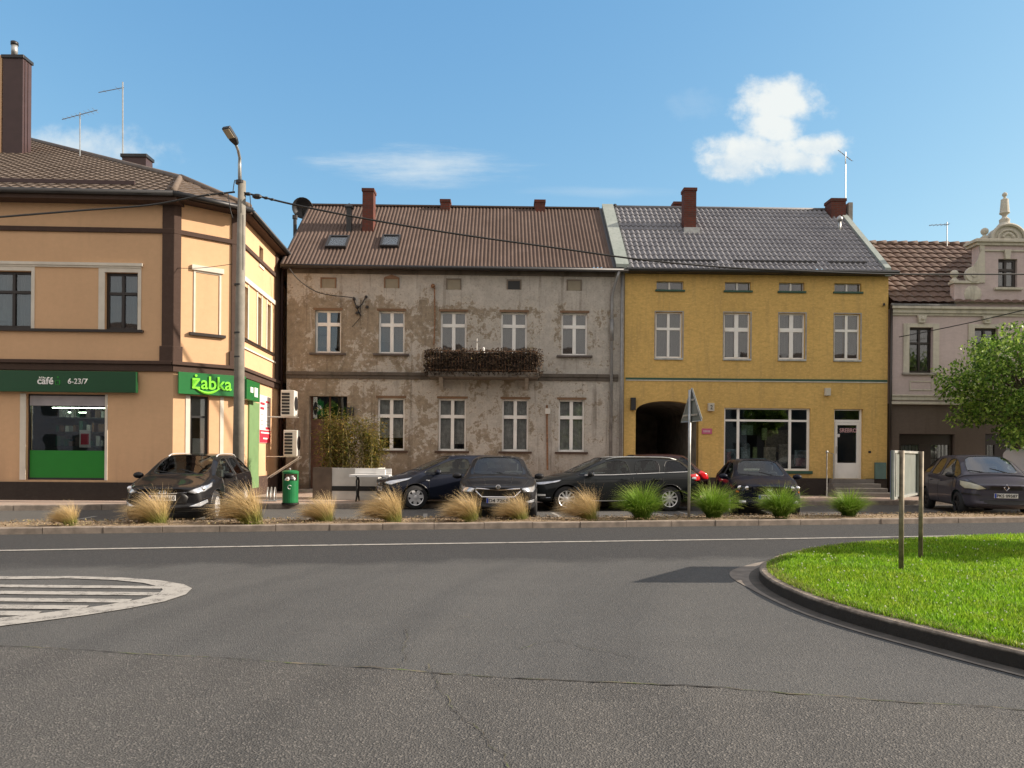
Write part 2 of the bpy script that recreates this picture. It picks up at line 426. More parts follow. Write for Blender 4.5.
def asphalt(name, base, light, speck=.5, bumps=.5, patch=.25, lane=None, swirl=.35):
    t = NT(name)
    big = t.noise(.22, detail=5); mid = t.noise(1.3, (.5, 1.5, 1), detail=6); fine = t.noise(95, detail=3, rough=.8); vor = t.add('ShaderNodeTexVoronoi', Scale=85.)
    t.link(t.coord(), vor.inputs['Vector'])
    a = t.mix(t.mr(big, .35, .65), base, light)
    s_ = t.sep()
    if swirl:      # tyre-polished arcs round the island
        dx = t.math('SUBTRACT', s_[0], 11.); dy = t.math('SUBTRACT', s_[1], 4.5)
        r = t.math('SQRT', t.math('ADD', t.math('MULTIPLY', dx, dx), t.math('MULTIPLY', dy, dy))); an = t.math('ARCTAN2', dy, dx)
        cx = t.n.new('ShaderNodeCombineXYZ'); t.link(t.math('MULTIPLY', r, 1.5), cx.inputs[0]); t.link(t.math('MULTIPLY', an, .9), cx.inputs[1])
        nz = t.n.new('ShaderNodeTexNoise'); nz.inputs['Scale'].default_value = 1.; nz.inputs['Detail'].default_value = 5; t.link(cx.outputs[0], nz.inputs['Vector'])
        a = t.mix(t.mr(nz.outputs['Fac'], .42, .68, 0, swirl), a, tuple(v * 1.35 for v in (light[0], light[1] * .97, light[2] * .92)))
        a = t.mix(t.mr(nz.outputs['Fac'], .46, .30, 0, swirl), a, tuple(v * .7 for v in base))
    a = t.mix(t.mr(mid, .45, .75, 0, patch), a, tuple(v * .72 for v in base))
    if lane:       # the newer lane beside the planted strip: a ragged join
        d = t.math('SUBTRACT', t.math('SUBTRACT', s_[1], t.math('MULTIPLY', s_[0], .146)), 10.35)
        d = t.math('ADD', d, t.math('MULTIPLY', t.math('SUBTRACT', t.noise(1.1, detail=6), .5), 1.6)); a = t.mix(t.mr(d, -.25, .35), a, lane)
    st = t.noise(.8, detail=4); a = t.mix(t.mr(st, .66, .74, 0, .35), a, tuple(v * .6 for v in base))
    a = t.mix(t.mr(fine, .35, .7, 0, 1), a, a) if False else a
    dk = t.n.new('ShaderNodeMix'); dk.data_type = 'RGBA'; dk.blend_type = 'MULTIPLY'; t.link(a, dk.inputs[6]); g = t.mr(fine, .3, .7, .72, 1.12)
    cg = t.n.new('ShaderNodeCombineColor'); [t.link(g, cg.inputs[i]) for i in range(3)]; t.link(cg.outputs[0], dk.inputs[7]); dk.inputs[0].default_value = 1; a = dk.outputs[2]
    sp = t.n.new('ShaderNodeSeparateColor'); t.link(vor.outputs['Color'], sp.inputs[0])
    a = t.mix(t.mr(sp.outputs[0], .80, .95, 0, speck), a, (.27, .25, .225))
    a = t.mix(t.mr(sp.outputs[1], .80, .95, 0, .5), a, tuple(v * .45 for v in base))
    t.col(a); t.set(Roughness=.82, Specular_IOR_Level=.35)
    t.bump(t.math('ADD', vor.outputs['Distance'], fine), bumps, .012); return t.m
M['asphalt'] = asphalt('asphalt_worn', (.082, .081, .078), (.099, .098, .095), .22, .5, .25, lane=(.042, .042, .0425))
M['asphalt_coarse'] = asphalt('asphalt_coarse', (.092, .088, .083), (.112, .108, .102), .42, .9, .2)
M['asphalt_dark'] = asphalt('asphalt_newer', (.05, .049, .048), (.06, .058, .056), .2, .3, .35, swirl=0)
M['asphalt_lane'] = asphalt('asphalt_parking', (.098, .093, .087), (.125, .12, .112), .3, .4, .3, swirl=0)

def roadpaint():
    t = NT('road_paint')
    w = t.noise(6, detail=8, rough=.75); f = t.noise(70, detail=3)
    c = t.mix(t.mr(w, .3, .7), (.33, .31, .28), (.43, .41, .37))
    c = t.mix(t.math('MULTIPLY', t.mr(w, .47, .60), t.mr(f, .35, .55)), c, (.12, .11, .10))
    t.col(c); t.set(Roughness=.8); t.bump(f, .3, .006); return t.m
M['roadpaint'] = roadpaint()

def paving():
    t = NT('red_paving')
    br = t.add('ShaderNodeTexBrick'); br.inputs['Scale'].default_value = 1; br.inputs['Brick Width'].default_value = .2; br.inputs['Row Height'].default_value = .1
    br.inputs['Mortar Size'].default_value = .004; br.inputs['Color1'].default_value = (.42, .30, .24, 1); br.inputs['Color2'].default_value = (.34, .25, .20, 1); br.inputs['Mortar'].default_value = (.10, .08, .07, 1)
    t.link(t.coord(), br.inputs['Vector'])
    t.col(t.mix(t.mr(t.noise(2, detail=6), .35, .7, 0, .5), br.outputs['Color'], (.38, .33, .28))); t.set(Roughness=.9)
    t.bump(br.outputs['Fac'], -.3, .01); return t.m
M['paving'] = paving()
def soil():
    t = NT('bed_soil')
    c = t.mix(t.mr(t.noise(7, detail=8, rough=.7), .3, .6), (.17, .12, .078), (.38, .28, .18))
    c = t.mix(t.mr(t.noise(26, detail=5), .55, .7), c, (.44, .34, .22)); t.col(c); t.set(Roughness=1.)
    t.bump(t.noise(22, detail=7, rough=.75), 1., .05); return t.m
M['soil'] = soil()
def turf():
    t = NT('turf_base'); t.col(t.mix(t.mr(t.noise(2, detail=8, rough=.7), .3, .7), (.05, .10, .012), (.11, .17, .02))); t.set(Roughness=1.)
    t.bump(t.noise(60, detail=6), 1., .03); return t.m
M['turf'] = turf()
M['ground'] = plain('far_ground', (.10, .095, .085), .95, var=.2, sc=.5)

def leafmat(name, stops, trans=.35, rough=.55, attr=True, var=.35, patchy=False):
    """colour along the blade (attribute t) and per blade"""
    t = NT(name)
    geo = t.n.new('ShaderNodeNewGeometry')
    cr = t.n.new('ShaderNodeValToRGB'); el = cr.color_ramp.elements
    while len(el) < len(stops): el.new(.5)
    for e, (p, c) in zip(el, stops): e.position = p; e.color = (*c, 1)
    if attr:
        at_ = t.n.new('ShaderNodeAttribute'); at_.attribute_name = 't'; t.link(at_.outputs['Fac'], cr.inputs[0])
    else: t.link(geo.outputs['Random Per Island'], cr.inputs[0])
    hs = t.n.new('ShaderNodeHueSaturation'); t.link(cr.outputs[0], hs.inputs['Color'])
    t.link(t.mr(geo.outputs['Random Per Island'], 0, 1, 1 - var, 1 + var), hs.inputs['Value'])
    if patchy:
        pn = t.mix(t.mr(t.noise(.9, detail=6, rough=.65), .42, .66, 0, .75), (1, 1, 1), (1.25, .92, 1.1)); mu = t.n.new('ShaderNodeMix'); mu.data_type = 'RGBA'; mu.blend_type = 'MULTIPLY'; mu.inputs[0].default_value = 1
        t.link(hs.outputs[0], mu.inputs[6]); t.link(pn, mu.inputs[7]); m2 = t.mix(t.mr(t.noise(2.7, detail=5, rough=.6), .60, .72, 0, .55), mu.outputs[2], (.30, .30, .09)); hs = t.n.new('ShaderNodeGamma'); hs.inputs[1].default_value = 1; t.link(m2, hs.inputs[0])
    t.col(hs.outputs[0]); t.set(Roughness=rough, Specular_IOR_Level=.25)
    out = [n for n in t.n if n.type == 'OUTPUT_MATERIAL'][0]
    tl = t.n.new('ShaderNodeBsdfTranslucent'); t.link(hs.outputs[0], tl.inputs[0])
    mx = t.n.new('ShaderNodeMixShader'); mx.inputs[0].default_value = trans
    t.link(t.b.outputs[0], mx.inputs[1]); t.link(tl.outputs[0], mx.inputs[2]); t.link(mx.outputs[0], out.inputs[0])
    return t.m
M['stipa'] = leafmat('feather_grass', [(0., (.17, .20, .045)), (.28, (.26, .25, .07)), (.55, (.50, .37, .17)), (1., (.66, .50, .28))])
M['sedge'] = leafmat('green_tuft', [(0., (.05, .085, .012)), (.4, (.10, .20, .02)), (.8, (.20, .34, .035)), (1., (.36, .40, .10))])
M['lawn'] = leafmat('lawn_blades', [(0., (.10, .22, .012)), (.5, (.19, .38, .016)), (.9, (.28, .50, .025)), (1., (.42, .52, .09))], .4, .5, attr=False, var=.3, patchy=True)
M['leaf'] = leafmat('tree_leaf', [(0., (.06, .13, .022)), (.5, (.15, .28, .04)), (1., (.40, .52, .11))], .35, .4, attr=False, var=.25)
M['bamboo'] = leafmat('shrub_leaf', [(0., (.09, .10, .02)), (.5, (.19, .17, .04)), (.8, (.30, .20, .05)), (1., (.12, .16, .03))], .35, .6, attr=False, var=.3)
M['dry'] = leafmat('dry_leaf', [(0., (.022, .015, .010)), (.5, (.042, .028, .018)), (.95, (.09, .06, .04)), (1., (.14, .11, .05))], .2, .9, attr=False, var=.3)
# ---------------------------------------------------------------- camera, light, sky
cam = bpy.data.cameras.new('camera'); co = bpy.data.objects.new('camera', cam); COL.objects.link(co)
cam.sensor_width = 36; cam.lens = F / 1024 * 36; cam.shift_y = (HZ - 384) / 1024; cam.clip_end = 2000; cam.clip_start = .05
rx = Vector((1, 0, ROLL)).normalized(); up = Vector((-ROLL, 0, 1)).normalized(); bk = Vector((0, -1, 0))
m3 = Matrix((rx, up, bk)).transposed(); co.matrix_world = Matrix.Translation(CAM) @ m3.to_4x4(); SC.camera = co
SUN_EL, SUN_AZ = math.radians(27.0), math.radians(88.2)      # azimuth clockwise from +Y
sd = Vector((math.sin(SUN_AZ) * math.cos(SUN_EL), math.cos(SUN_AZ) * math.cos(SUN_EL), math.sin(SUN_EL)))
sl = bpy.data.lights.new('sun', 'SUN'); sl.energy = 2.6; sl.angle = math.radians(.53); sl.color = (1, .88, .74)
so = bpy.data.objects.new('sun', sl); COL.objects.link(so); so.rotation_euler = sd.to_track_quat('Z', 'Y').to_euler()
wd = bpy.data.worlds.new('World'); SC.world = wd; wd.use_nodes = True
wn, wl = wd.node_tree.nodes, wd.node_tree.links
bg = wn['Background']; bg.inputs[1].default_value = .13
sky = wn.new('ShaderNodeTexSky'); sky.sky_type = 'NISHITA'; sky.sun_disc = False
sky.sun_elevation = SUN_EL; sky.sun_rotation = SUN_AZ; sky.altitude = 100; sky.air_density = 1.0; sky.dust_density = .6; sky.ozone_density = 2.2
def wmath(op, a, b=None, c=None):
    nd = wn.new('ShaderNodeMath'); nd.operation = op
    for i, v in enumerate((a, b, c)):
        if v is None: continue
        if isinstance(v, (int, float)): nd.inputs[i].default_value = v
        else: wl.new(v, nd.inputs[i])
    return nd.outputs[0]
def wmr(v, a, b, c=0., d=1., smooth=True):
    nd = wn.new('ShaderNodeMapRange'); nd.interpolation_type = 'SMOOTHSTEP' if smooth else 'LINEAR'
    for i, q in zip((1, 2, 3, 4), (a, b, c, d)): nd.inputs[i].default_value = q
    wl.new(v, nd.inputs[0]); return nd.outputs[0]
tc = wn.new('ShaderNodeTexCoord'); sp = wn.new('ShaderNodeSeparateXYZ'); wl.new(tc.outputs['Generated'], sp.inputs[0])
ysafe = wmath('MAXIMUM', sp.outputs[1], .02)
ca = wmath('DIVIDE', sp.outputs[0], ysafe); cb = wmath('DIVIDE', sp.outputs[2], ysafe)     # tangent coordinates of the northern sky
def wnoise(scale, sx=1., sy=1., detail=8, rough=.6, off=0.):
    cx = wn.new('ShaderNodeCombineXYZ'); wl.new(wmath('MULTIPLY', ca, sx), cx.inputs[0]); wl.new(wmath('MULTIPLY', cb, sy), cx.inputs[1]); cx.inputs[2].default_value = off
    nd = wn.new('ShaderNodeTexNoise'); nd.inputs['Scale'].default_value = scale; nd.inputs['Detail'].default_value = detail; nd.inputs['Roughness'].default_value = rough
    wl.new(cx.outputs[0], nd.inputs['Vector']); return nd.outputs['Fac']
def blob(px, py, rxp, ryp):
    d = ray(px, py); a0, b0 = d.x, d.z; ra, rb = rxp / F, ryp / F
    u = wmath('DIVIDE', wmath('SUBTRACT', ca, a0), ra); v = wmath('DIVIDE', wmath('SUBTRACT', cb, b0), rb)
    r = wmath('SQRT', wmath('ADD', wmath('MULTIPLY', u, u), wmath('MULTIPLY', v, v)))
    return wmath('SUBTRACT', 1.0, r)
def wmax(*vs):
    o = vs[0]
    for v in vs[1:]: o = wmath('SMOOTH_MAX', o, v, .25) if False else wmath('MAXIMUM', o, v)
    return o
n1 = wnoise(26, 1, 1.15, 10, .62); n0 = wnoise(9, 1, 1.2, 4, .5, 3.)
cum = wmax(blob(782, 103, 64, 36), blob(776, 128, 46, 32), blob(766, 152, 84, 29), blob(818, 147, 54, 21), blob(736, 164, 58, 24), blob(800, 160, 52, 20))
dens = wmath('ADD', cum, wmath('ADD', wmath('MULTIPLY', wmath('SUBTRACT', n1, .5), 1.0), wmath('MULTIPLY', wmath('SUBTRACT', n0, .5), .6)))
k_cum = wmath('MULTIPLY', wmr(dens, .14, .66), .90)
cirrus = wnoise(14, .35, 2.2, 9, .65, 7.)
k_c1 = wmath('MULTIPLY', wmr(wmath('ADD', blob(425, 167, 130, 27), wmath('MULTIPLY', wmath('SUBTRACT', cirrus, .5), 1.7)), .12, 1.0), .62)
k_c2 = wmath('MULTIPLY', wmr(wmath('ADD', blob(80, 150, 120, 34), wmath('MULTIPLY', wmath('SUBTRACT', n1, .5), 1.2)), .15, .9), .6)
k_c3 = wmath('MULTIPLY', wmr(wmath('ADD', blob(600, 192, 110, 8), wmath('MULTIPLY', wmath('SUBTRACT', cirrus, .5), 1.6)), .1, 1.), .25)
k_c4 = wmath('MULTIPLY', wmr(wmath('ADD', blob(695, 104, 40, 22), wmath('MULTIPLY', wmath('SUBTRACT', n1, .5), 1.6)), .15, .9), .08)
k_all = wmath('MULTIPLY', wmax(k_cum, k_c1, k_c2, k_c3, k_c4), wmr(sp.outputs[1], .02, .2))
shade = wmr(wmath('ADD', wmath('MULTIPLY', wmath('SUBTRACT', cb, ray(700, 178).z), 6.), n1), .25, .95)
cc = wn.new('ShaderNodeMix'); cc.data_type = 'RGBA'; wl.new(shade, cc.inputs[0]); cc.inputs[6].default_value = (1.6, 1.9, 2.15, 1); cc.inputs[7].default_value = (2.4, 2.45, 2.35, 1)
skc = wn.new('ShaderNodeSeparateColor'); wl.new(sky.outputs[0], skc.inputs[0]); skj = wn.new('ShaderNodeCombineColor')
for i, (k, x0, g) in enumerate(((.405, .84, .98), (1.00, 1.52, .70), (1.75, 2.67, .42))): wl.new(wmath('MULTIPLY', wmath('POWER', wmath('DIVIDE', skc.outputs[i], x0), g), k), skj.inputs[i])
# unseen bright cloud added behind the viewer and overhead to light the shaded fronts
vn = wn.new('ShaderNodeTexNoise'); vn.inputs['Scale'].default_value = 2.6; vn.inputs['Detail'].default_value = 7; wl.new(tc.outputs['Generated'], vn.inputs['Vector'])
k_back = wmath('MULTIPLY', wmath('MULTIPLY', wmath('MAXIMUM', wmr(sp.outputs[1], .12, -.30), wmath('MULTIPLY', wmr(sp.outputs[2], .58, .80), .8)), wmr(vn.outputs['Fac'], .32, .55, .35, 1.)), wmr(sp.outputs[2], -.02, .10))
mx0 = wn.new('ShaderNodeMix'); mx0.data_type = 'RGBA'; wl.new(k_back, mx0.inputs[0]); wl.new(skj.outputs[0], mx0.inputs[6]); mx0.inputs[7].default_value = (2.6, 2.35, 2.15, 1)
mx = wn.new('ShaderNodeMix'); mx.data_type = 'RGBA'; wl.new(k_all, mx.inputs[0]); wl.new(mx0.outputs[2], mx.inputs[6]); wl.new(cc.outputs[2], mx.inputs[7])
wl.new(mx.outputs[2], bg.inputs[0])
SC.view_settings.view_transform = 'Standard'; SC.view_settings.look = 'None'; SC.view_settings.gamma = 1; SC.view_settings.exposure = EXPO
SC.cycles.max_bounces = 8; SC.cycles.transparent_max_bounces = 16

# ---------------------------------------------------------------- ground, roads, pavement
def structure(o): o['kind'] = 'structure'; return o
SL = .2                                            # the street runs askew to the facades
structure(MB().quad((-400, -300, -.03), (400, -300, -.03), (400, 900, -.03), (-400, 900, -.03)).build('ground', M['ground']))
def poly(pts, z, name, mat):
    m = MB(); m.add([(p[0], p[1], z) for p in pts], [tuple(range(len(pts)))]); o = m.build(name, mat, fix=False)
    if o.data.polygons[0].normal.z < 0: o.data.flip_normals()
    return structure(o)
poly([(-60, -22), (60, -22), (60, 34), (-60, 34)], 0, 'road', M['asphalt'])
# coarse foreground course, split from the rest by an open seam
seam = [gr(px, py) for px, py in ((-250, 632), (0, 647), (60, 650), (130, 654), (200, 658), (260, 662), (330, 667), (400, 671), (460, 676), (520, 679), (560, 680), (620, 683), (700, 687), (780, 693), (860, 700), (950, 706), (1024, 711), (1400, 735))]
poly([(p.x, p.y) for p in seam] + [(20, -20), (-20, -20)], .004, 'road_foreground_surface', M['asphalt_coarse'])
rs = random.Random(3)
def crack(pts, wd_, name, z=.009, seg=.05, jit=.012):
    mb = MB(); L = []; 
    for a, b in zip(pts[:-1], pts[1:]):
        n = max(2, int((b - a).length / seg))
        for i in range(n): L.append(a.lerp(b, i / n))
    rows = []
    dr = 0
    for i, p in enumerate(L):
        q = L[min(i + 1, len(L) - 1)] - L[max(i - 1, 0)]; nn = Vector((-q.y, q.x, 0)).normalized()
        dr = dr * .9 + rs.uniform(-jit, jit); w = wd_ * rs.uniform(.15, 1.1)
        rows.append([(p.x + nn.x * (dr - w / 2), p.y + nn.y * (dr - w / 2), z), (p.x + nn.x * (dr + w / 2), p.y + nn.y * (dr + w / 2), z)])
    mb.grid(rows); return mb
cm = NT('seam_filler'); cm.col(cm.mix(cm.mr(cm.noise(3, detail=6), .45, .6), (.022, .02, .018), cm.mix(cm.mr(cm.noise(14), .45, .6), (.16, .13, .09), (.08, .11, .03)))); cm.set(Roughness=1.)
structure(crack(seam, .024, 'road_seam').build('road_seam', cm.m))
for nm, pl, w in (('road_crack', ((425, 665), (436, 690), (452, 706), (466, 722), (478, 738), (497, 752), (510, 768), (530, 800)), .006),
                  ('road_crack', ((405, 630), (412, 646), (402, 668)), .008), ('road_crack', ((415, 617), (450, 616), (470, 620)), .005),
                  ('road_crack', ((520, 650), (560, 640), (640, 660)), .006)):
    structure(crack([gr(*p) for p in pl], w * 1.3, nm, .010, .03, .02).build(nm, cm.m))
# painted edge line and hatched island
def strip2(p0, p1, w, z=.009):
    a, b = gr(*p0), gr(*p1); d = (b - a).normalized(); n = Vector((-d.y, d.x, 0)) * w / 2
    return [(a + n), (b + n), (b - n), (a - n)]
mb = MB()
for a, b in zip([(-300, 558.6), (0, 551), (300, 546), (512, 543), (800, 538.8)], [(0, 551), (300, 546), (512, 543), (800, 538.8), (1400, 529)]):
    q = strip2(a, b, .13); mb.quad(*[(p.x, p.y, .009) for p in q])
structure(mb.build('road_edge_line', M['roadpaint'], fix=False))
mb = MB()
outer = [(-260, 585), (-100, 578.5), (0, 577), (70, 576.8), (120, 578), (160, 581), (184, 585), (192, 589), (186, 595), (165, 602), (130, 609), (85, 616), (40, 622), (0, 627), (-100, 637), (-260, 650)]
inner = [(-260, 589), (-100, 582), (0, 580), (68, 579), (112, 580.5), (143, 583.5), (158, 587), (163, 590), (158, 595), (140, 600), (104, 606), (62, 611.5), (25, 616), (-10, 620), (-100, 629), (-260, 641)]
O = [gr(*p) for p in outer]; I = [gr(*p) for p in inner]
mb.grid([[(p.x, p.y, .009) for p in O], [(p.x, p.y, .009) for p in I]])
def inside_x(y):   # inner outline extent in picture rows
    xs = []
    for (x0, y0), (x1, y1) in zip(inner[:-1], inner[1:]):
        if (y0 - y) * (y1 - y) <= 0 and y0 != y1: xs.append(x0 + (x1 - x0) * (y - y0) / (y1 - y0))
    return xs
for ya, yb, th, xl in ((584.2, 588.0, 2.6, -260), (590.6, 594.6, 3.2, -260), (597.6, 601.6, 3.6, -260), (604.8, 608.2, 4.0, -260), (612.6, 614.2, 4.4, -260), (621, 622, 4, -260)):
    xr = max(inside_x(min(yb, 640))); 
    a = [gr(xl, ya - th / 2), gr(xr + 2, yb - th / 2), gr(xr - 4 if yb > 592 else xr + 1, yb + th / 2), gr(xl, ya + th / 2)]
    mb.quad(*[(p.x, p.y, .0085) for p in a])
for (x0, y0, x1, y1, th) in ():
    a = [gr(x0, y0 - th / 2), gr(x1, y1 - th / 2), gr(x1, y1 + th / 2), gr(x0, y0 + th / 2)]
    mb.quad(*[(p.x, p.y, .0092) for p in a])
structure(mb.build('hatched_road_marking', M['roadpaint'], fix=False))

# kerbs made of stones
def kerb_line(pts, w, h, name, mat, stone=1.0, z0=-.01, tilt=0):
    mb = MB(); rk = random.Random(5)
    for a, b in zip(pts[:-1], pts[1:]):
        a = Vector((a[0], a[1], 0)); b = Vector((b[0], b[1], 0)); L = (b - a).length
        if L < 1e-4: continue
        n = max(1, round(L / stone)); d = (b - a) / L; nn = Vector((-d.y, d.x, 0))
        for i in range(n):
            p = a + d * (L * i / n + .006); q = a + d * (L * (i + 1) / n - .006); dz = rk.uniform(-.006, .006); dw = rk.uniform(-.006, .006)
            hh = h + dz; c = .015
            r = []
            for s_ in (p, q):
                o = s_ + nn * dw
                r.append([(o.x, o.y, z0), (o.x, o.y, hh - c), (o.x + nn.x * c, o.y + nn.y * c, hh), (o.x + nn.x * w, o.y + nn.y * w, hh), (o.x + nn.x * w, o.y + nn.y * w, z0)])
            mb.grid(r)
            for k in (0, 1): mb.add(r[k], [(0, 1, 2, 3, 4)])
    return structure(mb.build(name, mat))
PZ = .14
def KY(x): return 20.9 + SL * x          # far kerb
def SY(x): return 15.0 + SL * x          # near kerb of the planted strip
kerb_line([(-40, KY(-40)), (30, KY(30))], .15, PZ, 'pavement_kerb', M['kerbstone'])
structure(MB().prism([(-40, KY(-40) + .15), (30, KY(30) + .15), (40, 30), (40, 60), (-40, 60)], -.01, PZ - .004, 'z').build('pavement', M['paving'], fix=True))
kerb_line([(-40, SY(-40)), (32, SY(32))], .12, .125, 'planting_strip_kerb', M['kerbstone'], 1.0)
kerb_line([(32, SY(32) + 1.45), (-40, SY(-40) + 1.45)], .10, .10, 'planting_strip_back_kerb', M['kerbstone'], 1.0)
mb = MB(); rows = []
for j in range(25):
    row = []
    for i in range(700):
        x = -35 + i * .1; t = j / 24; y = SY(x) + .11 + t * 1.27
        z = .105 + (rs.random() - .5) * .03 + .03 * math.sin(x * 1.7 + t * 3) * math.sin(t * PI)
        row.append((x, y, z))
    rows.append(row)
mb.grid(rows); structure(mb.build('planting_strip', M['soil'], smooth=True))
poly([(-40, SY(-40) + 1.5), (32, SY(32) + 1.5), (32, KY(32)), (-40, KY(-40))], .004, 'parking_lane', M['asphalt_lane'])
mb = MB()
for x in (-9.4, -4.6, -2.0, 1.2, 4.6, 9.4, 11.9):     # worn white bay marks
    y0 = SY(x) + 2.0; mb.add([(x, y0, .008), (x + .1, y0 + .02, .008), (x - .1, y0 + 1.9, .008), (x - .2, y0 + 1.88, .008)], [(0, 1, 2, 3)])
structure(mb.build('parking_bay_lines', M['roadpaint'], fix=False))

# ---------------------------------------------------------------- grass island
near_px = [(1024, 671), (940, 649), (870, 630), (820, 614), (790, 601.5), (772, 592), (762, 584), (759, 577)]
far_px = [(764, 570.5), (782, 563), (812, 556), (860, 550), (930, 545), (1024, 541)]
IS = [(20, -1.2), (12, -.6), (8, .6), (5.6, 2.3), (4.2, 4.1)] + [(gr(*p).x, gr(*p).y) for p in near_px + far_px] + [(14, 14.6), (20, 15.6)]
# smooth outline
def catmull(P, n=6):
    out = []
    for i in range(len(P) - 1):
        p0 = Vector(P[max(i - 1, 0)]); p1 = Vector(P[i]); p2 = Vector(P[i + 1]); p3 = Vector(P[min(i + 2, len(P) - 1)])
        for k in range(n):
            t = k / n; out.append(.5 * ((2 * p1) + (p2 - p0) * t + (2 * p0 - 5 * p1 + 4 * p2 - p3) * t * t + (3 * p1 - p0 - 3 * p2 + p3) * t ** 3))
    return out + [Vector(P[-1])]
IC = catmull(IS, 5)
def offset(P, d):
    out = []
    for i, p in enumerate(P):
        a = P[max(i - 1, 0)]; b = P[min(i + 1, len(P) - 1)]; t = (b - a).normalized(); out.append(Vector((p.x + t.y * d, p.y - t.x * d)))
    return out
kerb_in = offset(IC, .13)
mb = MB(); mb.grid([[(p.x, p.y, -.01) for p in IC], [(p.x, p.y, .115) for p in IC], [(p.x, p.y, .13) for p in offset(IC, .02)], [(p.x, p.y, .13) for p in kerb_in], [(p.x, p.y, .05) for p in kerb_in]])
ik = NT('island_kerb_stone'); ikz = ik.mr(ik.math('ADD', ik.sep()[2], ik.math('MULTIPLY', ik.noise(9), .03)), .115, .14); ik.col(ik.mix(ikz, ik.mix(ik.noise(6), (.018, .016, .014), (.05, .043, .037)), ik.mix(ik.mr(ik.noise(4, detail=8, rough=.7), .35, .65), (.12, .095, .075), (.42, .35, .28)))); ik.set(Roughness=.95); ik.bump(ik.noise(28, detail=8, rough=.75), .9, .03)  # shade of the kerb face put into the colour with tyre dirt; pale top
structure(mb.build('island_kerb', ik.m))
gut = offset(IC, -.30)
sel = range(12, len(IC) - 6)
mb = MB(); mb.grid([[(IC[i].x, IC[i].y, .007) for i in sel], [(offset(IC, -.12)[i].x, offset(IC, -.12)[i].y, .007) for i in sel]])
structure(mb.build('island_gutter', plain('shaded_gutter_dust', (.085, .075, .063), .95, var=.3, sc=6, bump=.3), fix=False))  # dust darkened beside the kerb, its shade put into the colour
# pale dusty rim outside the gutter, painted sunlit, wider at the nose
mb = MB(); a = []; b = []
o1, = [offset(IC, -.12)]
for i in sel:
    w = .045 + .20 * math.exp(-((i - 62) / 8.) ** 2)
    o2 = offset(IC, -.12 - w); a.append((o1[i].x, o1[i].y, .0065)); b.append((o2[i].x, o2[i].y, .0065))
mb.grid([a, b]); structure(mb.build('island_rim', plain('sunlit_dusty_rim', (.21, .18, .15), .95, var=.25, sc=6, bump=.3), fix=False))
mb = MB(); mb.add([(p.x, p.y, .12) for p in kerb_in], [tuple(range(len(kerb_in)))]); o = mb.build('island_turf', M['turf'], fix=False)
if o.data.polygons[0].normal.z < 0: o.data.flip_normals()
structure(o)
def in_poly(x, y, P):
    c = False; j = len(P) - 1
    for i in range(len(P)):
        if (P[i].y > y) != (P[j].y > y) and x < (P[j].x - P[i].x) * (y - P[i].y) / (P[j].y - P[i].y) + P[i].x: c = not c
        j = i
    return c
rg = random.Random(11); gv = []; gf = []
KIN = offset(IC, .09)
def blade(x, y, z, h, w, a, lean):
    b = len(gv); ca_, sa_ = math.cos(a), math.sin(a); la = rg.uniform(0, 2 * PI); lx, ly = math.cos(la) * lean, math.sin(la) * lean
    gv.extend([(x - ca_ * w, y - sa_ * w, z), (x + ca_ * w, y + sa_ * w, z), (x + lx * .4 + ca_ * w * .7, y + ly * .4 + sa_ * w * .7, z + h * .6), (x + lx * .4 - ca_ * w * .7, y + ly * .4 - sa_ * w * .7, z + h * .6), (x + lx, y + ly, z + h)])
    gf.extend([(b, b + 1, b + 2, b + 3), (b + 3, b + 2, b + 4)])
n = 0
while n < 45000:      # the rest of the lawn, beyond the frame
    x = 3 + 17 * rg.random(); y = 15.6 * rg.random() - .8
    if not in_poly(x, y, KIN): continue
    blade(x, y, .115, rg.uniform(.035, .07), rg.uniform(.006, .010), rg.uniform(0, PI), rg.uniform(.01, .05)); n += 1
n = 0
while n < 190000:
    y = 2.8 + 12.4 * rg.random() ** 1.35; x = 2.6 + rg.random() * (y * .78)
    if x > 12 or not in_poly(x, y, KIN): continue
    cl = .5 + .5 * math.sin(x * 2.3 + math.sin(y * 1.9) * 2) * math.sin(y * 2.7 + x)
    h = rg.uniform(.03, .055) * (1 + .35 * cl) * (1.25 if rg.random() < .05 else 1)
    blade(x, y, .115, h, rg.uniform(.0022, .0045) * (1 + y * .06), rg.uniform(0, PI), rg.uniform(.005, .045)); n += 1
me = bpy.data.meshes.new('grass'); me.from_pydata(gv, [], gf); me.materials.append(M['lawn'])
o = bpy.data.objects.new('grass', me); COL.objects.link(o); tag(o, 'bright green mown lawn growing on the kerbed traffic island', 'grass', kind='stuff')
mbk = MB(); rw = random.Random(8)
for k in range(420):
    y = 4.6 + 8 * rw.random() ** 1.3; x = 2.8 + rw.random() * y * .7
    if not in_poly(x, y, KIN): continue
    z = .155 + rw.uniform(0, .02); r_ = rw.uniform(.006, .011); mbk.ball((x, y, z), r_, 5)
o = mbk.build('clover_flowers', plain('clover_white', (.62, .62, .5), .7)); tag(o, 'tiny pale clover heads dotted through the island lawn', 'flowers', kind='stuff')
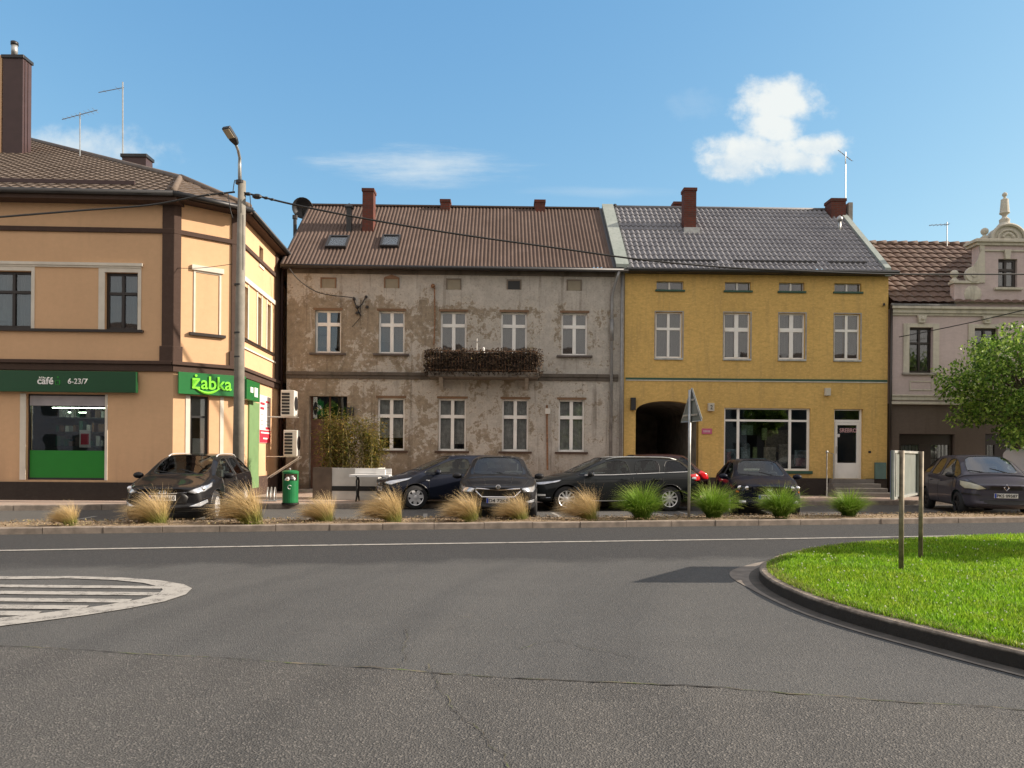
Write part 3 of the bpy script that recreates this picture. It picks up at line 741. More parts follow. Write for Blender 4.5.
# clover tops and straggly pale blades at the rim
gv = []; gf = []
for i in range(9000):
    k = rg.randrange(6, len(kerb_in) - 8); t = rg.random(); p = kerb_in[k].lerp(kerb_in[k + 1], t); q = offset([kerb_in[k], kerb_in[k + 1]], rg.uniform(-.05, .18) * rg.random())[0] - kerb_in[k]
    blade(p.x + q.x, p.y + q.y, .12, rg.uniform(.02, .06), .003, rg.uniform(0, PI), rg.uniform(.02, .07))
me = bpy.data.meshes.new('grass_rim'); me.from_pydata(gv, [], gf); me.materials.append(leafmat('rim_grass', [(0., (.14, .20, .03)), (.6, (.24, .26, .07)), (1., (.36, .30, .15))], .3, .7, attr=False))
o = bpy.data.objects.new('rim_grass', me); COL.objects.link(o); tag(o, 'short straggly grass spilling over the island kerb', 'grass', kind='stuff')
# ---------------------------------------------------------------- helpers for facades
def window(root, fr, r, cols=2, tr=.34, fm='white', sill=None, bar=.055, rec=.14, curtain=True, name='window', open_=False, mull=.09, room=True, glass='glass'):
    """recessed casement: outer frame, mullions, transom; sub-parts pane, curtain, window_sill"""
    s0, s1, z0, z1 = r; mb = MB(fr.M); y0, y1 = rec, rec + .07
    mb.box(s0 - .02, s0 + bar, y0, y1, z0, z1); mb.box(s1 - bar, s1 + .02, y0, y1, z0, z1)
    mb.box(s0 + bar, s1 - bar, y0, y1, z0, z0 + bar * 1.2); mb.box(s0 + bar, s1 - bar, y0, y1, z1 - bar, z1)
    zt = z1 - (z1 - z0) * tr if tr else None
    for c in range(1, cols):
        sc_ = s0 + (s1 - s0) * c / cols; mb.box(sc_ - mull / 2, sc_ + mull / 2, y0 - .012, y1 - .004, z0 + bar, z1 - bar)
    if zt: mb.box(s0 + bar, s1 - bar, y0 - .016, y1 - .006, zt - mull / 2, zt + mull / 2)
    w = mb.build(name, M[fm], root, bevel=.006)
    p = MB(fr.M).box(s0 + bar * .6, s1 - bar * .6, y0 + .03, y0 + .038, z0 + bar * .6, z1 - bar * .6).build('pane', M[glass], w)
    if curtain:
        cb_ = MB(fr.M); rows = []; n = 44; rr = random.Random(int((s0 + z0) * 100))
        gap = rr.uniform(.0, .22); ctop = z1 - .03
        for side in (0, 1):
            a = s0 if side == 0 else (s0 + s1) / 2 + gap * (s1 - s0) * .5; b = (s0 + s1) / 2 - gap * (s1 - s0) * .5 if side == 0 else s1
            rows = [[(a + (b - a) * i / n, y0 + .16 + .018 * math.sin(i * 1.35 + side) + .008 * math.sin(i * 2.9), z) for i in range(n + 1)] for z in (z0 + rr.choice((.0, .0, .25, .45)), ctop)]
            cb_.grid(rows)
        cb_.build('curtain', M['curtain'] if curtain is True else curtain, w)
    if sill:
        MB(fr.M).box(s0 - sill[1], s1 + sill[1], -sill[2], rec, z0 - .07, z0 - .003).build('window_sill', M[sill[0]], w, bevel=.008)
    return w

def house_shell(mb, fr, s0, s1, z0, z1, depth, y=0.0):
    """side and back walls (front is cut by wall())"""
    mb.quad((s0, y, z0), (s0, y + depth, z0), (s0, y + depth, z1), (s0, y, z1)); mb.quad((s1, y, z0), (s1, y + depth, z0), (s1, y + depth, z1), (s1, y, z1))
    mb.quad((s0, y + depth, z0), (s1, y + depth, z0), (s1, y + depth, z1), (s0, y + depth, z1))
def rooms(root, fr, s0, s1, z0, zm, z1, dep):
    mb = MB(fr.M); mb.box(s0 + .3, s1 - .3, dep, dep + .1, z0, z1); mb.box(s0 + .3, s1 - .3, .3, dep, zm - .15, zm); mb.box(s0 + .3, s1 - .3, .3, dep, z1 - .12, z1)
    for k in range(1, 4):
        s = s0 + (s1 - s0) * k / 4; mb.box(s - .06, s + .06, .3, dep, z0, z1 - .13)
    mb.box(s0 + .01, s0 + .3, .3, dep, z0, z1); mb.box(s1 - .3, s1 - .01, .3, dep, z0, z1)
    return mb.build('interior', M['darkroom'], root)
def corr(s, t):
    u = (s / .135) % 1; return .035 * (1 if u < .3 else (1 - (u - .3) / .2 if u < .5 else (0 if u < .8 else (u - .8) / .2)))
def metal_tile(s, t):
    u = (t / .34) % 1; return .028 * math.cos(2 * PI * s / .19) + .028 * (1 - u) + .02
def conc_tile(s, t):
    u = (t / .34) % 1; return .030 * abs(math.cos(PI * s / .30)) ** .7 + .030 * (1 - u) + .02
def rows_tile(t):
    k = math.floor(t / .34 + 1e-6) * .34; return [t, k + .338] if t < k + .337 else [k + .34]
def tile_rows(t):
    k = math.floor(t / .34 + .01); return [max(k * .34, t), k * .34 + .10, k * .34 + .22, k * .34 + .335, k * .34 + .34]
def chimney(root, fr, x0, x1, ytop, Yd, zb, dep=.5, mat='brick', cap=True, name='chimney'):
    """stack by its picture edges, standing Yd metres behind the facade plane"""
    s0, z1 = fr.px(x0, ytop, Yd); s1, _ = fr.px(x1, ytop, Yd); mb = MB(fr.M)
    mb.box(s0, s1, Yd, Yd + dep, zb, z1 - .12)
    c = mb.build(name, M[mat], root)
    k = MB(fr.M); k.box(s0 - .03, s1 + .03, Yd - .03, Yd + dep + .03, z1 - .12, z1)
    k.build('chimney_cap', M[mat] if cap is True else M[cap], c, bevel=.01)
    f = MB(fr.M); f.box(s0 - .05, s1 + .05, Yd - .06, Yd + dep + .05, zb, zb + .55); return c

# ================================================================ corner shop building (left)
cornY = 20.55; cornX = ray(173, 400).x * cornY
LF = Frame(cornX, cornY, math.atan(.035))                 # local x negative = to the left
CF = Frame(cornX, cornY, math.atan(.81))
def end_on(fr, px):                                        # length along a frame to picture column px
    return fr.px(px, 420)[0]
cl = end_on(CF, 240); p2 = CF.w(cl, 0, 0)
SF = Frame(p2.x, p2.y, math.atan2(1, -.066))
LB = thing('corner_shop_building', (cornX, cornY, PZ), math.atan(.035), 'tan plastered corner building with dark brown bands and a green-signed shop on the ground floor', 'building')
zs_ = LF.px(100, 300)
ZT = LF.px(100, 203)[1] + .05                              # wall head
ZB = PZ - .02
fw = [LF.rect(-8, 271, 31.5, 328), LF.rect(105, 272.5, 138, 330)]
fw += [LF.rect(-120, 270, -82, 327), LF.rect(-200, 270, -162, 327)]
shopw = LF.rect(26, 394, 105, 480)
shop2 = LF.rect(-150, 394, -70, 480)
doorC = CF.rect(190, 396, 209, 455); doorC = (doorC[0], doorC[1], PZ + .0, doorC[3])
sw = [SF.rect(244.2, 289, 247.5, 345), SF.rect(257.3, 297, 261, 346), SF.rect(266.8, 302, 270.3, 351)]
zz0, zz1 = sw[1][2], sw[1][3]
sw = [(a, b, zz0, zz1) for a, b, _, _ in sw]
satt = SF.rect(259.3, 247, 263.2, 266)
mb = MB(LF.M); wall(mb, -26, 0, ZB, ZT, fw + [shopw, shop2])
mb.M = CF.M; wall(mb, 0, cl, ZB, ZT, [doorC])
SLEN = 20.
mb.M = SF.M; wall(mb, 0, SLEN, ZB, ZT, sw + [satt])
mb.M = LF.M; mb.quad((-26, 0, ZB), (-26, 18, ZB), (-26, 18, ZT), (-26, 0, ZT))
bk1 = LF.w(-26, 18, 0); bk2 = SF.w(SLEN, 0, 0); mb.M = I4
mb.quad((bk1.x, bk1.y, ZB), (bk2.x, bk2.y, ZB), (bk2.x, bk2.y, ZT), (bk1.x, bk1.y, ZT))
mb.build('wall', M['tan'], LB)
mb = MB(LF.M); mb.box(-25.5, -1.5, 4.5, 4.6, ZB, ZT); mb.box(-25.5, -.6, .35, 4.5, 4.2, 4.35); mb.box(-25.5, -.6, .35, 4.5, ZT - .15, ZT - .02)
mb.box(-8.2, -8.1, .35, 4.5, ZB, ZT - .2); mb.box(-1.1, -1.0, 2.0, 4.5, ZB, ZT - .2)
mb.build('interior', M['darkroom'], LB)
# bands, pilasters, plinth
def band(mb, z0, z1, out, over=.0):
    mb.M = LF.M; mb.box(-26, over * .35, -out, .0 - .002, z0, z1)
    mb.M = CF.M; mb.box(-out * .4, cl + out * .3, -out, -.002, z0, z1)
    mb.M = SF.M; mb.box(-out * .3, SLEN, -out, -.002, z0, z1)
zb1 = LF.px(100, 375 - 4)[1]
zc0, zc1 = LF.px(100, 371)[1], LF.px(100, 360.5)[1]        # ground-floor cornice
zm0, zm1 = LF.px(100, 232.5)[1], LF.px(100, 227.8)[1]
mb = MB(); band(mb, zc0, zc1 - .1, .07); band(mb, zc1 - .1, zc1, .13); band(mb, zm0, zm1, .06)
pf = LF.px(162.5, 300)[0]; pc = CF.px(180.5, 300)[0]
mb.M = LF.M; mb.box(pf, .02, -.05, -.003, zc1, ZT); mb.box(pf - .05, .04, -.07, -.004, zc1, zc1 + .42)
mb.M = CF.M; mb.box(-.02, pc, -.05, -.003, zc1, ZT); mb.box(-.04, pc + .05, -.07, -.004, zc1, zc1 + .42)
pe = CF.px(231, 300)[0]; mb.box(pe, cl + .02, -.05, -.003, zc1, ZT); mb.box(pe - .05, cl + .02, -.07, -.004, zc1, zc1 + .42)
mb.M = SF.M; mb.box(SF.px(277.5, 300)[0] - .35, SF.px(277.5, 300)[0] + .35, -.05, -.003, zc1, ZT)
mb.build('cornice', M['brown_trim'], LB, bevel=.01)
mb = MB(); zp = LF.px(60, 482)[1]; mb.M = LF.M; mb.box(-26, .02, -.04, -.002, ZB, zp); mb.M = CF.M; mb.box(0, doorC[0] - .03, -.04, -.002, ZB, zp); mb.box(doorC[1] + .03, cl, -.04, -.002, ZB, zp)
mb.build('plinth', M['plinth'], LB)
mb = MB(SF.M); mb.box(0, SLEN, -.04, -.002, ZB, zp + .1); mb.build('plinth', M['brown_trim'], LB)
# eaves: soffit boards and gutter
OV = .42
mb = MB(); mb.M = LF.M; mb.box(-26.3, OV * .5, -OV, .15, ZT - .08, ZT + .10); mb.M = CF.M; mb.box(-OV * .42, cl + OV * .4, -OV, .15, ZT + .002, ZT + .102)
mb.M = SF.M; mb.box(-OV * .45, SLEN, -OV + .12, .15, ZT + .004, ZT + .104)
mb.build_each('soffit', M['brown_trim'], LB)
mb = MB(); mb.M = LF.M; mb.tube([(-26.3, -OV - .07, ZT + .10), (OV * .42, -OV - .07, ZT + .10)], .075, 8)
mb.M = CF.M; mb.tube([(-OV * .42, -OV - .07, ZT + .10), (cl + OV * .35, -OV - .07, ZT + .10)], .075, 8)
mb.M = SF.M; mb.tube([(-OV * .3, -OV + .06, ZT + .10), (SLEN, -OV + .06, ZT + .10)], .07, 8)
mb.build('gutter', M['dark_metal'], LB, smooth=True)
# roof: front, chamfer and side slopes meeting on hips
tp = .512; ZE = ZT + .13
def inner_dist(fr, o): return lambda P: (fr.I @ Vector((P[0], P[1], 0))).y + o
dA, dC_, dS = inner_dist(LF, OV), inner_dist(CF, OV), inner_dist(SF, OV - .12)
def solve(f, g, d=None):
    """point where the two inside distances equal d"""
    x, y = cornX, cornY
    for _ in range(30):
        e = 1e-3; F1, F2 = f((x, y)) - d, g((x, y)) - d
        a, b = (f((x + e, y)) - d - F1) / e, (f((x, y + e)) - d - F1) / e; c, dd_ = (g((x + e, y)) - d - F2) / e, (g((x, y + e)) - d - F2) / e
        det = a * dd_ - b * c; x -= (F1 * dd_ - F2 * b) / det; y -= (F2 * a - F1 * c) / det
    return Vector((x, y, 0))
A0 = solve(dA, dC_, 0); B0 = solve(dC_, dS, 0)
lo, hi = 0., 10.
for _ in range(50):
    md = (lo + hi) / 2
    if dS(solve(dA, dC_, md)) > md: lo = md
    else: hi = md
dq = lo; Q = solve(dA, dC_, dq); DT = 17.0; T = solve(dA, dS, DT)
def smax_f(d):
    P = solve(dA, dC_, d) if d <= dq else solve(dA, dS, d); return (LF.I @ P).x
def smin_s(d):
    P = solve(dC_, dS, d) if d <= dq else solve(dA, dS, d); return (SF.I @ P).x
mb = MB(LF.M); roof_sheet(mb, lambda d: -26.4, smax_f, DT, tp, ZE, conc_tile, .05, tile_rows, y0=-OV)
mb.M = CF.M
if dq > .05: roof_sheet(mb, lambda d: (CF.I @ solve(dA, dC_, min(d, dq))).x, lambda d: (CF.I @ solve(dC_, dS, min(d, dq))).x, dq, tp, ZE, conc_tile, .05, tile_rows, y0=-OV)
mb.M = SF.M; roof_sheet(mb, smin_s, lambda d: SLEN, DT, tp, ZE, conc_tile, .05, tile_rows, y0=-OV + .12)
mb.build('roof', M['roof_tan'], LB, fix=False)
mb = MB(); zz = lambda d: ZE + d * tp + .06
hipl = [Vector((A0.x, A0.y, zz(0))), Vector((Q.x, Q.y, zz(dq))), Vector((T.x, T.y, zz(DT)))]
mb.tube(hipl, .09, 8); mb.tube([Vector((B0.x, B0.y, zz(0))), hipl[1]], .11, 8)
far_l = LF.w(-26.4, DT - OV, 0); mb.tube([hipl[2], Vector((far_l.x, far_l.y, zz(DT)))], .12, 8)
mb.build('hip_tiles', M['roof_tan'], LB, smooth=True)
# back slopes close the roof
mb = MB(); bR = SF.w(SLEN, -.3, 0); bL = LF.w(-26.4, 18.3, 0); rR = SF.w(SLEN, DT - OV, 0)
mb.add([(T.x, T.y, zz(DT) - .1), (far_l.x, far_l.y, zz(DT) - .1), (bL.x, bL.y, ZE), (bR.x, bR.y, ZE), (SF.w(SLEN, DT - .3, 0).x, SF.w(SLEN, DT - .3, 0).y, zz(DT) - .1)], [(0, 1, 2, 3, 4)])
mb.build('roof_back', M['roof_tan'], LB)
mb = MB(LF.M)   # snow guard rail low on the front slope
mb.box(-26, -1.2, -OV + .62, -OV + .66, ZE + .36 + .06, ZE + .36 + .17); mb.build_each('snow_guard', M['clad'], LB)
# roof chimneys
def px_stack(x0, x1, y0, y1, Y, dep, mat, name='chimney', fr=None):
    a = at(x0, y1, Y); b = at(x1, y0, Y); m = MB(); m.box(a.x, b.x, Y, Y + dep, a.z - 1.2, b.z - .12)
    c = m.build(name, M[mat], LB); k = MB(); k.box(a.x - .05, b.x + .05, Y - .05, Y + dep + .05, b.z - .12, b.z); k.build('chimney_cap', M['dark_metal'], c, bevel=.01); return c, a, b
c, a, b = px_stack(2.5, 23, 55, 135, 27.5, .5, 'clad')
m = MB(); 
for q in (.25, .6): m.box(b.x + .004, b.x + .02, 27.5 + q * .5 - .02, 27.5 + q * .5 + .02, a.z - 1, b.z - .14)
m.build('cladding_seam', M['clad'], c)
m = MB(); pp = at(14.5, 55, 27.75); m.tube([(pp.x, 27.75, pp.z), (pp.x, 27.75, pp.z + .38)], .11, 12); m.build('flue_pipe', M['galv'], c, smooth=True)
m = MB(); m.lathe([(.13, 0), (.13, .12), (.06, .16)], 12, (pp.x, 27.75, pp.z + .36)); m.build('flue_cowl', M['dark_metal'], c, smooth=True)
m = MB(); a2 = at(-12, 135, 27.6); b2 = at(2, 55, 27.6); m.box(a2.x, b2.x, 27.6, 28.4, a2.z - 1.5, b2.z); m.build('rendered_stack', M['tan'], LB)
px_stack(122, 146, 154, 172, 27., .5, 'clad')
# windows
for r in fw:
    window(LB, LF, r, 2, .36, 'brown_frame', bar=.07, mull=.08, rec=.10)
zl, zh = fw[1][2], fw[1][3]
mb = MB(LF.M)
for r in fw:
    mb.box(r[0] - .17, r[0], -.02, -.002, zl - .02, zh + .12); mb.box(r[1], r[1] + .09, -.02, -.002, zl - .02, zh + .12); mb.box(r[0], r[1], -.02, -.002, zh, zh + .12)
l0, _ = LF.px(-8, 300); l1, _ = LF.px(143, 300); mb.box(-26, l1, -.07, -.003, zh + .17, zh + .25); mb.box(-26, l1 - .04, -.04, -.003, zh + .12, zh + .17)
mb.M = CF.M; bw = CF.rect(193.5, 272, 221, 334)
mb.box(bw[0], bw[0] + .05, -.02, -.002, bw[2], bw[3]); mb.box(bw[1] - .05, bw[1], -.02, -.002, bw[2], bw[3]); mb.box(bw[0] + .05, bw[1] - .05, -.02, -.002, bw[3] - .05, bw[3])
mb.box(bw[0] - .06, bw[1] + .06, -.07, -.003, bw[3], bw[3] + .14)
mb.M = SF.M
for r in sw: mb.box(r[0] - .1, r[0], -.02, -.002, zz0, zz1 + .1); mb.box(r[1], r[1] + .08, -.02, -.002, zz0, zz1 + .1)
mb.box(sw[0][0] - .3, sw[2][1] + .5, -.06, -.003, zz1 + .12, zz1 + .26); mb.box(sw[0][0] - .3, sw[2][1] + .6, -.05, -.003, zz0 - .32, zz0 - .27)
mb.box(satt[0] - .06, satt[1] + .06, -.03, -.002, satt[2] - .08, satt[2])
mb.build_each('window_surround', M['cream'], LB)
mb = MB(LF.M); mb.box(-26, LF.px(144, 300)[0], -.09, -.003, zl - .07, zl - .0); mb.M = CF.M; mb.box(bw[0] - .12, bw[1] + .12, -.09, -.003, bw[2] - .08, bw[2])
mb.M = SF.M; mb.box(sw[0][0] - .2, sw[2][1] + .4, -.06, -.003, zz0 - .08, zz0 - .0)
mb.build_each('window_sill', M['brown_frame'], LB)
for r in sw: window(LB, SF, r, 1, .36, 'brown_frame', bar=.05, rec=.10)
window(LB, SF, satt, 1, 0, 'brown_frame', bar=.04, rec=.1, curtain=False)
# shop front window
for k, r in enumerate((shopw, shop2)):
    s0, s1, z0, z1 = r; zg = LF.px(60, 450.5)[1]; zs1 = LF.px(60, 405.5)[1]
    mb = MB(LF.M); mb.box(s0, s0 + .05, .10, .16, z0, z1); mb.box(s1 - .05, s1, .10, .16, z0, z1); mb.box(s0 + .05, s1 - .05, .10, .16, z0, z0 + .06); mb.box(s0 + .05, s1 - .05, .1, .16, z1 - .05, z1)
    w = mb.build('shop_window', M['dark_metal'], LB)
    MB(LF.M).box(s0 + .04, s1 - .04, .125, .135, z0 + .05, z1 - .04).build('pane', M['shopglass'], w)
    MB(LF.M).box(s0 + .05, s1 - .05, .10, .118, z0 + .06, zg).build('green_film', M['green_bright'], w)
    MB(LF.M).box(s0 + .05, s1 - .05, .08, .12, zs1, z1 - .05).build('roller_blind_box', M['grey_print'], w)
    if k == 0:
        mb = MB(LF.M); rr = random.Random(4)
        for sh in range(4): mb.box(s0, s1, 1.3, 1.7, z0 + .5 + sh * .42, z0 + .53 + sh * .42)
        mb.build('shelf', M['dark_metal'], w)
        mb = MB(LF.M); 
        for sh in range(4):
            s = s0 + .05
            while s < s1 - .2:
                ww = rr.uniform(.06, .16); mb.cur = rr.randrange(4); mb.box(s, s + ww, 1.32, 1.6, z0 + .53 + sh * .42, z0 + .53 + sh * .42 + rr.uniform(.12, .32)); s += ww + rr.uniform(.01, .2)
        mb.build('goods', [M['wood_door'], M['grey_print'], M['darkgreen'], M['clad']], w)
        g = M['grey_print']
        a, _ = LF.px(79.5, 430, .2); b, _ = LF.px(90.5, 430, .2); _, c0 = LF.px(85, 447.5, .2); _, c1 = LF.px(85, 430, .2)
        p_ = MB(LF.M).box(a, b, .2, .21, c0, c1).build('poster', M['paper'], w)
        MB(LF.M).box(a + .04, b - .04, .192, .199, c0 + .08, c1 - .1).build('poster_print', M['red_print'], p_)
        lt = bpy.data.materials.new('shop_tube_light'); lt.use_nodes = True; lt.node_tree.nodes['Principled BSDF'].inputs['Emission Color'].default_value = (.8, 1, .7, 1); lt.node_tree.nodes['Principled BSDF'].inputs['Emission Strength'].default_value = 9.
        mb = MB(LF.M); mb.box(s0 + .05, s0 + .85, 1.9, 1.94, z1 - .42, z1 - .40); mb.box(s0 + 1.45, s0 + 2.0, 1.7, 1.74, z1 - .40, z1 - .38); mb.box(s0 + .3, s1 - .2, .7, .74, z1 - .35, z1 - .33); mb.build('ceiling_light', lt, w)  # front row of tubes added to lighten the goods
mb = MB(LF.M)
for r in (shopw, shop2): mb.box(r[0] - .16, r[0] - .0, -.015, -.002, r[2], r[3]); mb.box(r[1], r[1] + .07, -.015, -.002, r[2], r[3])
mb.M = CF.M; mb.box(doorC[0] - .12, doorC[0], -.015, -.002, PZ, doorC[3]); a = CF.rect(220, 396, 223.5, 450); mb.box(a[0], a[1], -.015, -.002, PZ, doorC[3])
mb.build_each('shop_surround', M['cream'], LB)
s0, s1, z0, z1 = doorC; mb = MB(CF.M); mb.box(s0, s0 + .07, .12, .18, z0, z1); mb.box(s1 - .07, s1, .12, .18, z0, z1); mb.box(s0 + .07, s1 - .07, .12, .18, z1 - .07, z1); mb.box(s0 + .07, s1 - .07, .12, .18, z1 - .62, z1 - .56); mb.box(s0 + .07, s1 - .07, .12, .18, z0, z0 + .3)
w = mb.build('shop_door', M['dark_metal'], LB); MB(CF.M).box(s0 + .06, s1 - .06, .145, .155, z0 + .28, z1 - .06).build('pane', M['shopglass'], w)
MB(CF.M).box(s0 + .07, s1 - .07, .19, .20, z1 - .56, z1 - .07).build('blind_backing', M['grey_print'], w)
mb = MB(CF.M); mb.box(s0 + .12, s0 + .42, .17, .18, z0 + 1.0, z0 + 1.75); mb.cur = 1; mb.box(s0 + .16, s0 + .38, .162, .169, z0 + 1.1, z0 + 1.3); mb.build('notice', [M['paper'], M['teal']], w)
# side: downpipes, stain, green door leaf
a = SF.px(278.2, 400)[0]; mb = MB(SF.M); mb.tube([(a, -.36, ZT + .06), (a, -.30, ZT - .15), (a, -.10, ZT - .55), (a, -.10, PZ)], .06, 8); mb.build_each('downpipe', M['clad'], LB, smooth=True)
mb = MB(SF.M); g0 = SF.px(247.5, 440)[0]; g1 = SF.px(257.5, 440)[0]; zk = SF.px(252, 402)[1]
mb.box(g0, g1, -.05, -.003, zp - .25, zk); mb.build('green_panel', plain('pale_green', (.16, .27, .12), .5), LB)
mb = MB(SF.M); mb.box(g1 + .005, g1 + .06, -.03, -.003, zp - .25, zk); mb.build('panel_edge', M['cream'], LB)

# signs on the corner building
def sign_box(name, fr, r, out, mat, label, cat='shop sign', back=.0):
    t = thing(name, fr.w((r[0] + r[1]) / 2, -out, r[2]), fr.ang, label, cat)
    MB(fr.M).box(r[0], r[1], -out, -.075 + back, r[2], r[3]).build('sign_panel', M[mat], t, bevel=.008); return t
r = LF.rect(-170, 371, 136, 392, -.2); r = (r[0], r[1], LF.px(70, 392, -.2)[1], LF.px(70, 371, -.2)[1])
t = sign_box('shop_sign', LF, r, .2, 'green_sign', 'long dark green sign lettered café 6-23/7 over the shaded shop window')
FO = Frame(*(LF.w(0, -.2, 0).xy), LF.ang)
def tb(x0, y0, x1, y1, fr=FO): return fr.rect(x0, y0, x1, y1)
lettering('café', FO.M, tb(37.5, 377, 53.5, 384.3), M['white_letters'], t, bold=.02)
lettering('żabka', FO.M, tb(39, 376.6, 45.5, 378.6), M['white_letters'], t)
lettering('6-23/7', FO.M, tb(68, 378.5, 87.5, 384), M['white_letters'], t, bold=.01)
mb = MB(FO.M); q = tb(55.5, 380, 60, 385); mb.box(q[0], q[1], -.012, -.002, q[2], q[2] + .02); mb.box(q[0], q[0] + .02, -.012, -.002, q[2] + .02, q[3]); mb.box(q[1] - .02, q[1], -.012, -.002, q[2] + .02, q[3]); mb.box(q[0] + .02, q[1] - .02, -.012, -.002, q[3] - .02, q[3]); mb.box(q[0] + .04, q[1] - .04, -.012, -.002, q[3] + .05, q[3] + .10)
mb.build('cup_mark', M['green_bright'], t)
FC = Frame(*(CF.w(0, -.16, 0).xy), CF.ang)
r = CF.rect(178.5, 373.5, 246, 394.5, -.16); t = sign_box('shop_sign', CF, (r[0], r[1], CF.px(205, 395, -.16)[1], CF.px(205, 373.5, -.16)[1]), .16, 'green_bright', 'green sign with lime lettering żabka above the corner door')
t.children[0].data.materials[0] = plain('mid_green_sign', (.012, .15, .035), .35, var=.05)
lettering('żabka', FC.M, tb(192, 375.5, 231.5, 389.8, FC), M['lime'], t, bold=.012, ext=.03)
mb = MB(FC.M); c0 = FC.px(207, 389.6); pts = []; 
for i in range(15):
    u = i / 14; pts.append((c0[0] - .38 + .76 * u, -.02, c0[1] + .07 - .17 * math.sin(PI * (.0 + u * 1.0)) ** 1.0))
mb.tube(pts, [.008 + .034 * math.sin(PI * i / 14) for i in range(15)], 6); mb.build('smile_mark', M['lime'], t)
r = SF.rect(246.8, 379, 260, 402, -.25); t = sign_box('shop_sign', SF, (r[0], r[1], SF.px(253, 400.5, -.25)[1], SF.px(253, 381, -.25)[1]), .25, 'green_sign', 'small square green sign with white marks round the corner from the shop door')
t.children[0].data.materials[0] = plain('mid_green_sign', (.012, .13, .03), .35, var=.05)
# its front end faces the street
mb = MB(SF.M); zc_ = (SF.px(253, 391, -.25)[1]); mb.box(r[0] + .25 * (r[1] - r[0]), r[0] + .45 * (r[1] - r[0]), -.262, -.252, zc_ - .06, zc_ + .1); mb.box(r[0] + .55 * (r[1] - r[0]), r[0] + .8 * (r[1] - r[0]), -.262, -.252, zc_ - .16, zc_ + .12); mb.build('sign_mark', M['white_letters'], t)
# poster on the side wall
r = SF.rect(259.5, 394, 270.5, 443, -.03); zr0, zr1 = SF.px(265, 443, -.03)[1], SF.px(265, 396, -.03)[1]
t = thing('wall_poster', SF.w((r[0] + r[1]) / 2, -.03, zr0), SF.ang, 'white and red notice board on the sunny side wall near the downpipe', 'poster')
mb = MB(SF.M); mb.box(r[0], r[1], -.035, -.003, zr0, zr1); b_ = mb.build('board', M['paper'], t)
mb = MB(SF.M); H_ = zr1 - zr0; W_ = r[1] - r[0]; mb.box(r[0] + .01, r[1] - .01, -.041, -.036, zr0 + .01, zr0 + .27 * H_)
for x_, z_, w_, h_ in ((.05, .80, .38, .05), (.05, .70, .33, .05), (.52, .86, .35, .04), (.52, .29, .4, .05)): mb.box(r[0] + x_ * W_, r[0] + (x_ + w_) * W_, -.041, -.036, zr0 + z_ * H_, zr0 + (z_ + h_) * H_)
mb.cur = 1
for x_, z_, w_ in ((.1, .58, .2), (.08, .46, .2), (.6, .76, .2), (.08, .38, .25), (.55, .45, .3), (.55, .38, .3)): mb.box(r[0] + x_ * W_, r[0] + (x_ + w_) * W_, -.041, -.036, zr0 + z_ * H_, zr0 + (z_ + .02) * H_)
mb.cur = 2
for x_, z_, w_ in ((.1, .2, .8), (.3, .08, .4)): mb.box(r[0] + x_ * W_, r[0] + (x_ + w_) * W_, -.046, -.042, zr0 + z_ * H_, zr0 + (z_ + .03) * H_)
mb.build('board_print', [M['red_print'], M['grey_print'], M['white_letters']], t)
# air conditioners on brackets
for i, (x0, y0, x1, y1, lab, w_) in enumerate(((281.5, 390, 293, 416, 'white air conditioner on the side wall, upper of the two, dark grille showing', .92), (282, 430, 296, 456, 'white air conditioner low on the side wall above its long slanted bracket', 1.02))):
    sm = 2.85 + .0 * i; Yc = SF.w(sm, 0, 0).y
    za = at(288, y1, Yc).z; zb_ = at(288, y0, Yc).z
    t = thing('air_conditioner', SF.w(sm + .4, -.3, za), SF.ang, lab, 'air conditioner', 'air conditioners on the side wall')
    mb = MB(SF.M); mb.box(sm, sm + .5, -w_, -w_ + .44, za, zb_); mb.build('casing', M['acwhite'], t, bevel=.015)
    mb = MB(SF.M)
    n_ = 7
    for k in range(n_): z_ = za + .06 + (zb_ - za - .12) * k / n_; mb.box(sm - .012, sm - .002, -w_ + .15, -w_ + .41, z_, z_ + (zb_ - za) / n_ * .62)
    mb.build('grille', M['dark_metal'], t)
    mb = MB(SF.M); mb.lathe([(.24, -w_ - .015), (.24, -w_ - .004)], 20, (sm + .25, 0, (za + zb_) / 2), 'y'); mb.build('fan_guard', M['dark_metal'], t)
    mb = MB(SF.M)
    for q in (.03, .42):
        mb.box(sm + q, sm + q + .03, -w_ - .06, -.003, za - .035, za - .008)
        if i: mb.tube([(sm + q + .02, -.02, za - .75), (sm + q + .02, -w_ - .05, za - .05)], .018, 5)
    if i == 0: pass
    mb.build('bracket', M['acwhite'], t)

# ================================================================ facades across the square
def FY(x): return 26.0 + .015 * x
gx = ray(283, 400).x * 25.9
G = Frame(gx, FY(gx), math.atan(.015))
gs1 = G.px(623.5, 400)[0]; gs0 = .12
GT = G.px(450, 270)[1]
M['darksill'] = plain('sooty_sill', (.11, .095, .09), .9, var=.3)
